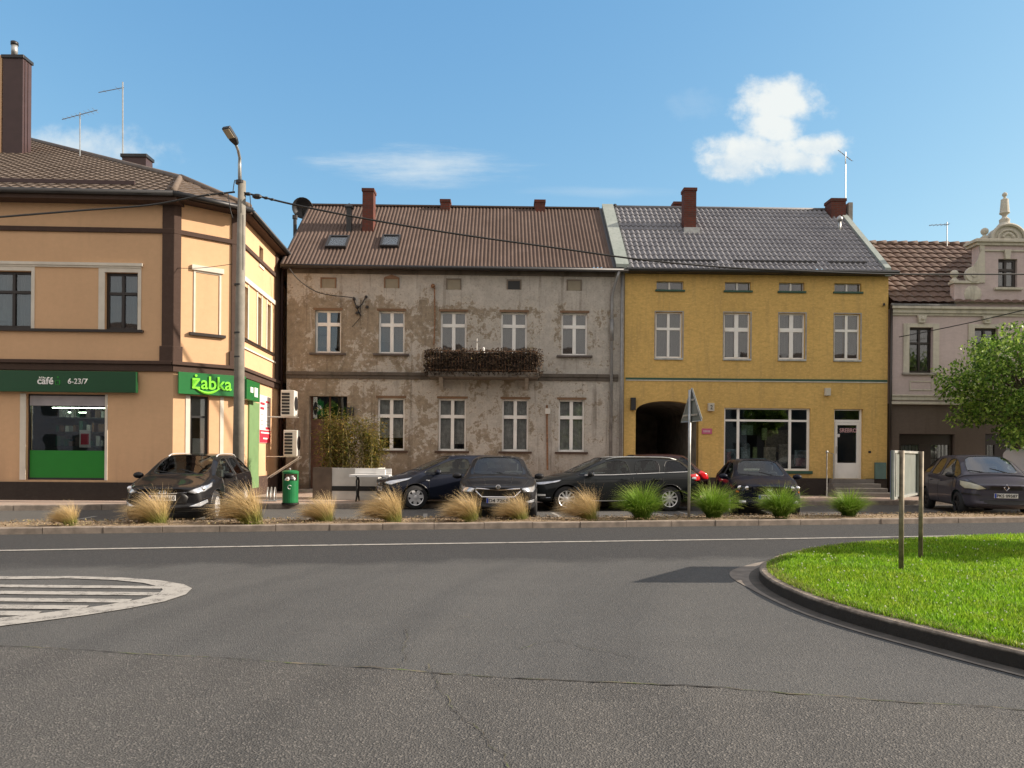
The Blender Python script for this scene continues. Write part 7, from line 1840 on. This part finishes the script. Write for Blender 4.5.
c = at(302.5, 208, 29.2); m = MB(Matrix.Translation(c) @ Matrix.Rotation(math.radians(25), 4, 'Z') @ Matrix.Rotation(math.radians(20), 4, 'X'))
m.lathe([(.0, .12), (.15, .10), (.28, .05), (.40, -.03), (.41, -.03), (.29, .07), (.15, .12), (0, .14)], 20, (0, 0, 0), 'y', cap=False); m.build('dish', M['dark_metal'], t, smooth=True)
m = MB(); m.tube([c + Vector((0, .1, 0)), c + Vector((.05, .3, -.9))], .025, 6); m.tube([c + Vector((0, .0, -.3)), c + Vector((.1, -.45, -.05))], .012, 5); m.build('dish_arm', M['dark_metal'], t)
t = thing('flue_pipe', at(295, 235, 28), 0, 'short black pipe standing at the left verge of the brown roof', 'pipe')
m = MB(); m.tube([at(295, 245, 28), at(295, 218, 28)], .07, 8); m.tube([at(295, 219, 28), at(295, 215.5, 28)], .10, 8); m.build('pipe', M['dark_metal'], t)

# litter bin
bx = at(290.5, 480, 19.75); BX, BY = bx.x, 19.75
t = thing('litter_bin', (BX, BY, PZ), 0, 'round green litter bin full of rubbish on the pavement beside the old house', 'litter bin')
m = MB(); m.lathe([(.0, 0), (.175, 0), (.205, .04), (.205, .62)], 24, (BX, BY, PZ), cap=False)
m.lathe([(.205, .80), (.215, .82), (.215, .86), (.16, .89), (0, .90)], 24, (BX, BY, PZ), cap=False)
for k in range(24):   # band of wall between the openings
    a0, a1 = 2 * PI * k / 24, 2 * PI * (k + 1) / 24; md = (a0 + a1) / 2
    if math.cos(md + PI / 2 - .25) > .55 or math.cos(md - PI / 2) > .6: continue
    m.quad((BX + .205 * math.cos(a0), BY + .205 * math.sin(a0), PZ + .62), (BX + .205 * math.cos(a1), BY + .205 * math.sin(a1), PZ + .62), (BX + .205 * math.cos(a1), BY + .205 * math.sin(a1), PZ + .80), (BX + .205 * math.cos(a0), BY + .205 * math.sin(a0), PZ + .80))
m.build('barrel', M['bin_green'], t, smooth=False)
m = MB(); m.lathe([(.225, -.01), (.225, .03)], 20, (BX, BY, PZ)); m.build('bin_base', M['cast'], t)
m = MB(); rr = random.Random(2)
for k in range(9): m.cur = rr.randrange(3); m.ball((BX + rr.uniform(-.1, .12), BY - .08 + rr.uniform(-.07, .05), PZ + .66 + rr.uniform(-.04, .07)), rr.uniform(.03, .055), 6, (1, 1, rr.uniform(.5, 1.2)))
m.ball((BX - .02, BY, PZ + .925), .03, 6); m.build('rubbish', [M['paper'], M['grey_print'], plain('rubbish_tan', (.5, .35, .2))], t)
m = MB(); m.tube([(BX + .04 + .05 * math.cos(a), BY - .207, PZ + .45 + .05 * math.sin(a)) for a in [.6 + 4.6 * k / 12 for k in range(13)]], .008, 4); m.build('bin_mark', M['white_letters'], t)

# planter box, shrub and bench
PYv = 21.6; p0 = at(332, 480, PYv); p1 = at(373, 480, PYv); ztp = at(350, 468, PYv).z
t = thing('planter_box', ((p0.x + p1.x) / 2, PYv + .6, PZ), 0, 'large grey planter box with a brown end standing before the old brown door', 'planter')
m = MB(); m.box(p0.x, p1.x + .15, PYv, PYv + .08, PZ, ztp); m.box(p1.x + .07, p1.x + .15, PYv + .08, PYv + 1.2, PZ, ztp); m.box(p0.x, p1.x + .07, PYv + 1.12, PYv + 1.2, PZ, ztp); m.build('panel', plain('pale_planter', (.52, .50, .46), .85, var=.12, bump=.2), t, bevel=.006)
m = MB(); m.box(p0.x - .56, p0.x - .004, PYv - .02, PYv + 1.2, PZ, ztp + .01); m.build('end_panel', M['plank'], t)
m = MB(); m.box(p0.x - .07, p1.x + .15, PYv - .008, PYv - .002, PZ + .26, PZ + .40); m.build('dark_strip', M['black_trim'], t)
m = MB(); m.box(p0.x, p1.x, PYv + .1, PYv + 1.1, ztp - .12, ztp - .08); m.build('planter_soil', M['soil'], t)
def leaf_cloud(mb, c, rad, n, size, rr, droop=.3, t_=None):
    for _ in range(n):
        while True:
            u = Vector((rr.uniform(-1, 1), rr.uniform(-1, 1), rr.uniform(-1, 1)))
            if u.length < 1: break
        p = c + Vector((u.x * rad[0], u.y * rad[1], u.z * rad[2])); a = rr.uniform(0, 2 * PI); ti = rr.uniform(-1.0, .5) - droop
        d = Vector((math.cos(a) * math.cos(ti), math.sin(a) * math.cos(ti), math.sin(ti))); s = size * rr.uniform(.6, 1.3); w = d.cross(Vector((rr.uniform(-.5, .5), rr.uniform(-.5, .5), 1))).normalized() * s * .32
        mb.add([p, p + d * s * .5 + w, p + d * s, p + d * s * .5 - w], [(0, 1, 2, 3)])
t = thing('planter_shrub', ((p0.x + p1.x) / 2, PYv + .6, ztp - .1), 0, 'loose yellowing bamboo-like shrub growing from the grey planter box', 'shrub')
m = MB(); lf = MB(); rr = random.Random(21)
for k in range(56):
    bx_ = rr.uniform(p0.x - .5, p1.x + .1); by_ = PYv + rr.uniform(.2, 1.0); hh = rr.uniform(.8, 1.7) * (1.22 if bx_ < p0.x + .35 else 1.0); lx = rr.uniform(-.35, .35); ly = rr.uniform(-.3, .3)
    P = [Vector((bx_ + lx * (i / 5) ** 2, by_ + ly * (i / 5) ** 2, ztp - .1 + hh * i / 5)) for i in range(6)]
    m.tube(P, [.011 - .0015 * i for i in range(6)], 4)
    for i in range(1, 6):
        for _ in range(int(12 + 5 * i)):
            q_ = P[i - 1].lerp(P[i], rr.random()); a = rr.uniform(0, 2 * PI); ti = rr.uniform(-.6, .7); d = Vector((math.cos(a) * math.cos(ti), math.sin(a) * math.cos(ti), math.sin(ti))); q_ = q_ + d * rr.uniform(0, .22)
            s = rr.uniform(.06, .13); w = d.cross(Vector((0, 0, 1))).normalized() * s * .18; lf.add([q_, q_ + d * s * .5 + w, q_ + d * s - Vector((0, 0, s * .3)), q_ + d * s * .5 - w], [(0, 1, 2, 3)])
m.build('stem', plain('shrub_stem', (.18, .15, .06), .8), t); lf.build('foliage', M['bamboo'], t, fix=False)
BYv = 20.6; b0 = at(349, 480, BYv); b1 = at(389, 480, BYv); zs_ = at(368, 475.5, BYv).z
t = thing('bench', ((b0.x + b1.x) / 2, BYv + .2, PZ), 0, 'white slatted bench on curled black iron legs before the planter', 'bench')
m = MB()
for k in range(5): m.box(b0.x, b1.x, BYv + k * .1, BYv + k * .1 + .085, zs_ - .045, zs_ + .02)
m.build('seat', M['bench_white'], t, bevel=.006)
m = MB()
for k in range(2): m.box(b0.x + .05, b1.x - .02, BYv + .52 + k * .03, BYv + .545 + k * .03, zs_ + .02 + k * .02, zs_ + .08 + k * .1)
m.box(b1.x - .42, b1.x - .16, BYv + .3, BYv + .45, zs_ + .021, zs_ + .15); m.build('backrest', M['bench_white'], t, bevel=.006)
for x_ in (b0.x + .2, b1.x - .2):
    m = MB()
    for yo in (.0, .42):
        m.tube([(x_, BYv + .21, zs_ - .03), (x_, BYv + yo + (.05 if yo < .2 else -.05), zs_ - .16), (x_, BYv + .21 + (yo - .21) * .4, PZ + .2), (x_, BYv + yo, PZ + .02)], .026, 6)
    m.tube([(x_, BYv + .0, zs_ - .035), (x_, BYv + .45, zs_ - .035)], .022, 6); m.build('leg', M['cast'], t, smooth=True)
# bicycle rack
RY = 20.6; r0 = at(264, 490, RY)
t = thing('bicycle_rack', (r0.x, RY, PZ), 0, 'low galvanised bicycle rack of three hoops against the corner building plinth', 'bicycle rack')
m = MB()
for k in range(3):
    x_ = r0.x + .02 + k * .10; m.tube([(x_ + .12 * math.cos(a) * .5, RY + .55 * (1 - math.cos(a)) * .5, PZ + .02 + .36 * math.sin(a)) for a in [PI * i / 10 for i in range(11)]], .016, 6)
m.build('hoop', M['galv'], t, smooth=True)
m = MB(); m.tube([(r0.x - .05, RY + .0, PZ + .02), (r0.x + .35, RY, PZ + .02)], .02, 6); m.tube([(r0.x - .05, RY + .55, PZ + .02), (r0.x + .35, RY + .55, PZ + .02)], .02, 6); m.build('rack_rail', M['galv'], t)

# dried creeper hanging on the balcony rail
t = thing('dried_creeper', G.w((bx0 + bx1) / 2, -.9, bz1), G.ang, 'tangle of dead brown creeper covering the balcony railing', 'dead plants')
m = MB(G.M); rr = random.Random(31); tw = MB(G.M)
for k in range(5200):
    s = rr.uniform(bx0 - .12, bx1 + .12); z = rr.uniform(bz1 - .12, ztop + .06 + .05 * math.sin(s * 6)); y = -.92 + rr.uniform(-.10, .10)
    if rr.random() < .15: s = rr.choice((bx0, bx1)) + rr.uniform(-.12, .06); y = rr.uniform(-.95, -.1)
    if math.sin(s * 9 + z * 5) * math.sin(z * 17 + s * 3) > .55: continue
    a = rr.uniform(0, 2 * PI); l_ = rr.uniform(.03, .075); d = Vector((math.cos(a), rr.uniform(-.6, .6), math.sin(a) - .3)).normalized(); w = d.orthogonal() * l_ * .4
    p = Vector((s, y, z)); m.add([p, p + d * l_ * .5 + w, p + d * l_, p + d * l_ * .5 - w], [(0, 1, 2, 3)])
m.build('dead_leaves', M['dry'], t, fix=False)
for k in range(260):
    s = rr.uniform(bx0 - .05, bx1 + .05); z = rr.uniform(bz1, ztop); P = [Vector((s, -.9, z))]
    for _ in range(4): P.append(P[-1] + Vector((rr.uniform(-.12, .12), rr.uniform(-.04, .04), rr.uniform(-.09, .07))))
    tw.tube(P, .005, 3)
tw.build('twigs', plain('dead_twig', (.10, .07, .05), .9), t, fix=False)
t = thing('figurine', G.w(*(lambda a: (a[0], -.6, a[1]))(G.px(483, 349, -.6))), 0, 'small pale figurine standing on the balcony above the dead creeper', 'figurine')
a = G.px(483.5, 349.5, -.6); m = MB(G.M); m.lathe([(.05, -.32), (.05, -.1), (.035, .0), (.045, .04), (.02, .08)], 12, (a[0], -.6, a[1])); m.build('figure', M['paper'], t, smooth=True)
m = MB(G.M); a = G.px(477, 342, -.6); m.tube([(a[0], -.6, a[1] - .6), (a[0], -.6, a[1] + .12)], .01, 4); m.tube([(a[0] - .12, -.6, a[1] + .02), (a[0] + .12, -.6, a[1] + .02)], .008, 4); o = thing('garden_stick', G.w(a[0], -.6, a[1] - .6), 0, 'thin white cross-shaped stick rising from the balcony', 'stick'); m.build('rod', M['galv'], o)

# warning sign seen from behind
sx = at(689, 500, 16.2); SXX, SYY = sx.x, 16.2; zap = at(690, 388, SYY).z; zbs = at(690, 421.5, SYY).z
t = thing('warning_sign', (SXX, SYY, .1), 0, 'triangular road sign seen from its grey back on a thin post', 'road sign')
m = MB(); m.tube([(SXX, SYY, .05), (SXX, SYY, zap - .04)], .032, 12); m.build('post', M['galv'], t, smooth=True)
TM = Matrix.Translation((SXX, SYY, 0)) @ Matrix.Rotation(math.radians(-74), 4, 'Z'); hw_ = .44
m = MB(TM); m.prism([(-hw_, zbs), (hw_, zbs), (hw_ + .005, zbs + .05), (.03, zap), (-.03, zap), (-hw_ - .005, zbs + .05)], .04, .055, 'y')
m.build('sign_plate', M['signback'], t, bevel=.004)
m = MB(TM)
for a, b in (((-hw_, zbs), (hw_, zbs)), ((hw_, zbs), (0, zap)), ((0, zap), (-hw_, zbs))): m.tube([(a[0], .04, a[1]), (b[0], .04, b[1])], .012, 5)
m.box(-.30, .30, .005, .03, zbs + .12, zbs + .16); m.box(-.14, .14, .005, .03, zbs + .45, zbs + .49); m.build('sign_rim', M['galv'], t)
m = MB(TM); m.prism([(-hw_ + .01, zbs + .01), (hw_ - .01, zbs + .01), (0, zap - .02)], .056, .058, 'y'); m.build('sign_face', plain('yellow_sign_face', (.7, .5, .03), .4), t)

M['postmetal'] = plain('weathered_post', (.20, .165, .12), .6, .3, var=.45, sc=9)
# board on two posts, seen from behind
pa = gr(901, 570, .13); pb = gr(920.5, 558.5, .13); dv = (pb - pa); dv.z = 0; sp_ = dv.length; ang = math.atan2(dv.y, dv.x)
t = thing('direction_board', (pa.x, pa.y, .12), ang, 'grey back of a road board on two rusty posts standing in the grass', 'road sign')
TM = Matrix.Translation((pa.x, pa.y, 0)) @ Matrix.Rotation(ang, 4, 'Z')
zt_ = at(901, 450.5, pa.y).z; zb_ = at(901, 499, pa.y).z
for x_ in (0, sp_):
    m = MB(TM); m.tube([(x_, 0, .05), (x_, 0, zt_)], .029, 10); m.build('post', M['postmetal'], t, smooth=True)
m = MB(TM); m.box(-.26, sp_ + .04, .055, .075, zb_, zt_); m.build('board', M['signback'], t, bevel=.004)
m = MB(TM)
for z_ in (zb_, zt_ - .03): m.box(-.26, sp_ + .04, .031, .054, z_, z_ + .03)
for x_ in (-.26, -.16, sp_ + .01): m.box(x_, x_ + .03, .031, .054, zb_ + .03, zt_ - .03)
m.build('board_rim', M['galv'], t)
m = MB(TM); m.box(-.25, sp_ + .03, .076, .079, zb_ + .01, zt_ - .01); m.build('board_face', plain('board_face', (.05, .09, .35), .4), t)

# ---------------------------------------------------------------- planted tufts
def tuft_mesh(name, n, hmin, hmax, spread, wind, width, mat, seed, dome=False):
    rr = random.Random(seed); vs, fs, ts = [], [], []
    for _ in range(n):
        a = rr.uniform(0, 2 * PI); r0 = abs(rr.gauss(0, .055)); x, y, z = r0 * math.cos(a), r0 * math.sin(a), -.02
        L_ = rr.uniform(hmin, hmax) * (1 - .25 * rr.random()); out = rr.uniform(0, spread) ** .9; a2 = a + rr.gauss(0, .5)
        d = Vector((math.cos(a2) * out + wind * .35, math.sin(a2) * out, 1)).normalized(); k = 6; p = Vector((x, y, z)); g = rr.uniform(.6, 1.3); wd_ = width * rr.uniform(.6, 1.3)
        sd_ = Vector((-math.sin(a2), math.cos(a2), rr.uniform(-.5, .5))).normalized(); b = len(vs)
        for i in range(k + 1):
            t_ = i / k; w = wd_ * (1 - t_ ** 2 * .85); vs += [tuple(p - sd_ * w), tuple(p + sd_ * w)]; ts += [t_, t_]
            if i < k: fs.append((b + 2 * i, b + 2 * i + 1, b + 2 * i + 3, b + 2 * i + 2))
            d = (d + Vector((wind * .16 * g + math.cos(a2) * .05, math.sin(a2) * .05, -.10 * g * (1 + t_ * (1.6 if not dome else 2.0)))) ).normalized(); p = p + d * (L_ / k)
    me = bpy.data.meshes.new(name); me.from_pydata(vs, [], fs); me.materials.append(mat)
    at_ = me.attributes.new('t', 'FLOAT', 'POINT'); at_.data.foreach_set('value', ts); return me
GOLD = [tuft_mesh('feather_grass', 3400, .42, .86, .62, -.80, .0033, M['stipa'], 40 + k) for k in range(4)]
GREEN = [tuft_mesh('green_tuft', 2100, .45, .92, .62, -.10, .0048, M['sedge'], 60 + k, True) for k in range(3)]
gold = [(59, .62, 'smallest golden grass tuft, alone in front of the shop window film'), (147, .95, 'golden grass tuft before the left headlamp of the black estate'), (232, 1.10, 'largest golden grass tuft, at the right front corner of the black estate'),
        (311, .86, 'golden grass tuft below the green litter bin'), (384, 1.0, 'golden grass tuft before the nose of the midnight blue hatchback'), (455, .86, 'low golden grass tuft between the blue and graphite hatchbacks'),
        (511, .86, 'golden grass tuft covering the number plate of the graphite hatchback'), (578, .98, 'golden grass tuft before the front wheel of the long black estate')]
gold = [(a + dx, b * k, c) for (a, b, c), dx, k in zip(gold, (0, 0, 8, 4, -2, 4, -2, 0), (1, 1.02, 1.05, 1.0, 1.05, 1.1, 1.0, 1.06))]
green = [(642, 1.0, 'bright green grass tuft before the doors of the long black estate'), (713, .98, 'bright green grass tuft just right of the warning sign post'), (781, .92, 'bright green grass tuft before the small hatchback with round lamps'), (849, .84, 'bright green grass tuft before the shop steps')]
for lst, ms, nm, grp in ((gold, GOLD, 'feather_grass', 'golden grass tufts in the planted strip'), (green, GREEN, 'green_tuft', 'green grass tufts in the planted strip')):
    for i, (px, s, lab) in enumerate(lst):
        u = ray(px + (12 if nm == 'feather_grass' else 0), 500).x; y = (15.0 + .62) / (1 - SL * u); x = u * y
        o = bpy.data.objects.new(nm, ms[i % len(ms)]); COL.objects.link(o); o.location = (x, y, .11); rz = rnd.uniform(-.35, .35) if nm == 'feather_grass' else rnd.uniform(0, 6)
        o.rotation_euler = (0, 0, rz); s *= 1.12; o.scale = ((s * 1.0, s * 1.0, s * .94) if nm == 'feather_grass' else (s, s, s * 1.06)); tag(o, lab, 'ornamental grass', grp, 'thing')
# low weeds and straw litter over the planted strip
gv = []; gf = []
for i in range(9000):
    x = rg.uniform(-14, 16); y = SY(x) + rg.uniform(.12, 1.38); b = len(gv); a = rg.uniform(0, 2 * PI); l_ = rg.uniform(.012, .05); dx, dy = math.cos(a) * l_, math.sin(a) * l_; z = .13 + rg.uniform(0, .02)
    gv.extend([(x, y, z), (x + dx, y + dy, z + rg.uniform(-.005, .035)), (x + dx + .004, y + dy + .004, z + .004), (x + .006, y + .006, z + .003)]); gf.append((b, b + 1, b + 2, b + 3))
me = bpy.data.meshes.new('straw_litter'); me.from_pydata(gv, [], gf); me.materials.append(leafmat('straw', [(0., (.16, .11, .06)), (.7, (.34, .25, .15)), (1., (.18, .17, .07))], .1, .9, attr=False))
o = bpy.data.objects.new('straw_litter', me); COL.objects.link(o); tag(o, 'dry straw and leaf litter scattered over the planted strip', 'litter', kind='stuff')

# ---------------------------------------------------------------- trees
def tree(name, x, y, z, h_trunk, R_, n_tips, per, size, label, seed, mat=None, squash=.85, cz=None):
    rr = random.Random(seed); t = thing(name, (x, y, z), 0, label, 'tree'); m = MB(); lf = MB()
    top = Vector((x + .05, y, z + h_trunk)); cc_ = Vector((x, y, z + (cz or h_trunk + R_ * squash * .75)))
    m.tube([(x, y, z - .05), (x + .02, y, z + h_trunk * .5), top, cc_ + Vector((0, 0, R_ * .4))], [.13 * R_ / 2 + .03, .11 * R_ / 2 + .02, .09 * R_ / 2 + .01, .02], 10)
    for k in range(n_tips):
        while True:
            u = Vector((rr.uniform(-1, 1), rr.uniform(-1, 1), rr.uniform(-1, 1)))
            if .55 < u.length < 1: break
        u = u.normalized() * rr.uniform(.62, 1.0) * (1 + .16 * math.sin(u.x * 5 + seed) * math.cos(u.z * 4 + u.y * 3)); tip = cc_ + Vector((u.x * R_, u.y * R_, u.z * R_ * squash))
        st_ = top.lerp(cc_, rr.uniform(0, .9)); md = st_.lerp(tip, .5) + Vector((0, 0, .12 * R_)); m.tube([st_, md, tip], [.035, .02, .006], 5, cap=False)
        leaf_cloud(lf, tip, (R_ * .24, R_ * .24, R_ * .17), per, size, rr, .35); leaf_cloud(lf, md.lerp(tip, .3), (R_ * .20, R_ * .20, R_ * .15), per // 3, size, rr, .35)
    m.build('trunk', M['bark'], t, smooth=True); lf.build('crown', mat or M['leaf'], t, fix=False); return t
cT = at(1050, 392, 21.9)
tree('street_tree', cT.x, 21.9 + .9, PZ, 1.9, 2.3, 95, 190, .12, 'bushy broadleaved tree hiding the ground floor of the pink house', 5, squash=.82, cz=cT.z - PZ + .3)
# a young tree on the island to the right, out of the picture, throws the long shadow over the lawn
tree('island_tree', 14.6, 11.2, .12, 1.9, 1.35, 50, 150, .14, 'young round-crowned tree standing in the lawn of the traffic island', 9, squash=.9, cz=3.9)
# the far side of the square behind the viewer, seen in the window panes
for i, (x0, x1, h, mt, lab) in enumerate(((-38, -22, 9.5, 'pink', 'pale house with a dark roof opposite the corner shop'), (-21, -7, 8.2, 'brownwall', 'brown house with a dark roof opposite the weathered house'), (-6, 8, 9.8, 'clad', 'dark red house with a dark roof opposite the passage arch'), (9, 26, 8.6, 'concrete', 'grey house with a dark roof opposite the yellow house'), (27, 46, 9.4, 'brownwall', 'broad brown house with a dark roof opposite the street tree'))):
    t = thing('opposite_house', ((x0 + x1) / 2, -24, 0), 0, lab, 'house'); m = MB(); m.box(x0, x1, -34, -24, -.02, h); m.build('wall', M[mt], t)
    m = MB(); m.prism([(-34.4, h + .002), (-23.6, h + .002), (-29, h + 3.6)], x0 - .1, x1 + .1, 'x'); m.build('roof', M['roof_clay'], t)
    m = MB(); n_ = int((x1 - x0) / 2.4)
    for k in range(n_):
        for z_ in (1.2, 4.6): xx = x0 + 1 + k * 2.4; m.box(xx, xx + 1.1, -23.99, -23.95, z_, z_ + 1.7)
    m.build('window', M['dark_metal'], t)
for i, (x_, lab) in enumerate(((-16, 'tree across the square before the gap between two houses'), (8.5, 'tree across the square before the dark red house'))):
    tree('square_tree', x_, -18.5, 0, 2.2, 2.8, 30, 60, .4, lab, 12 + i)
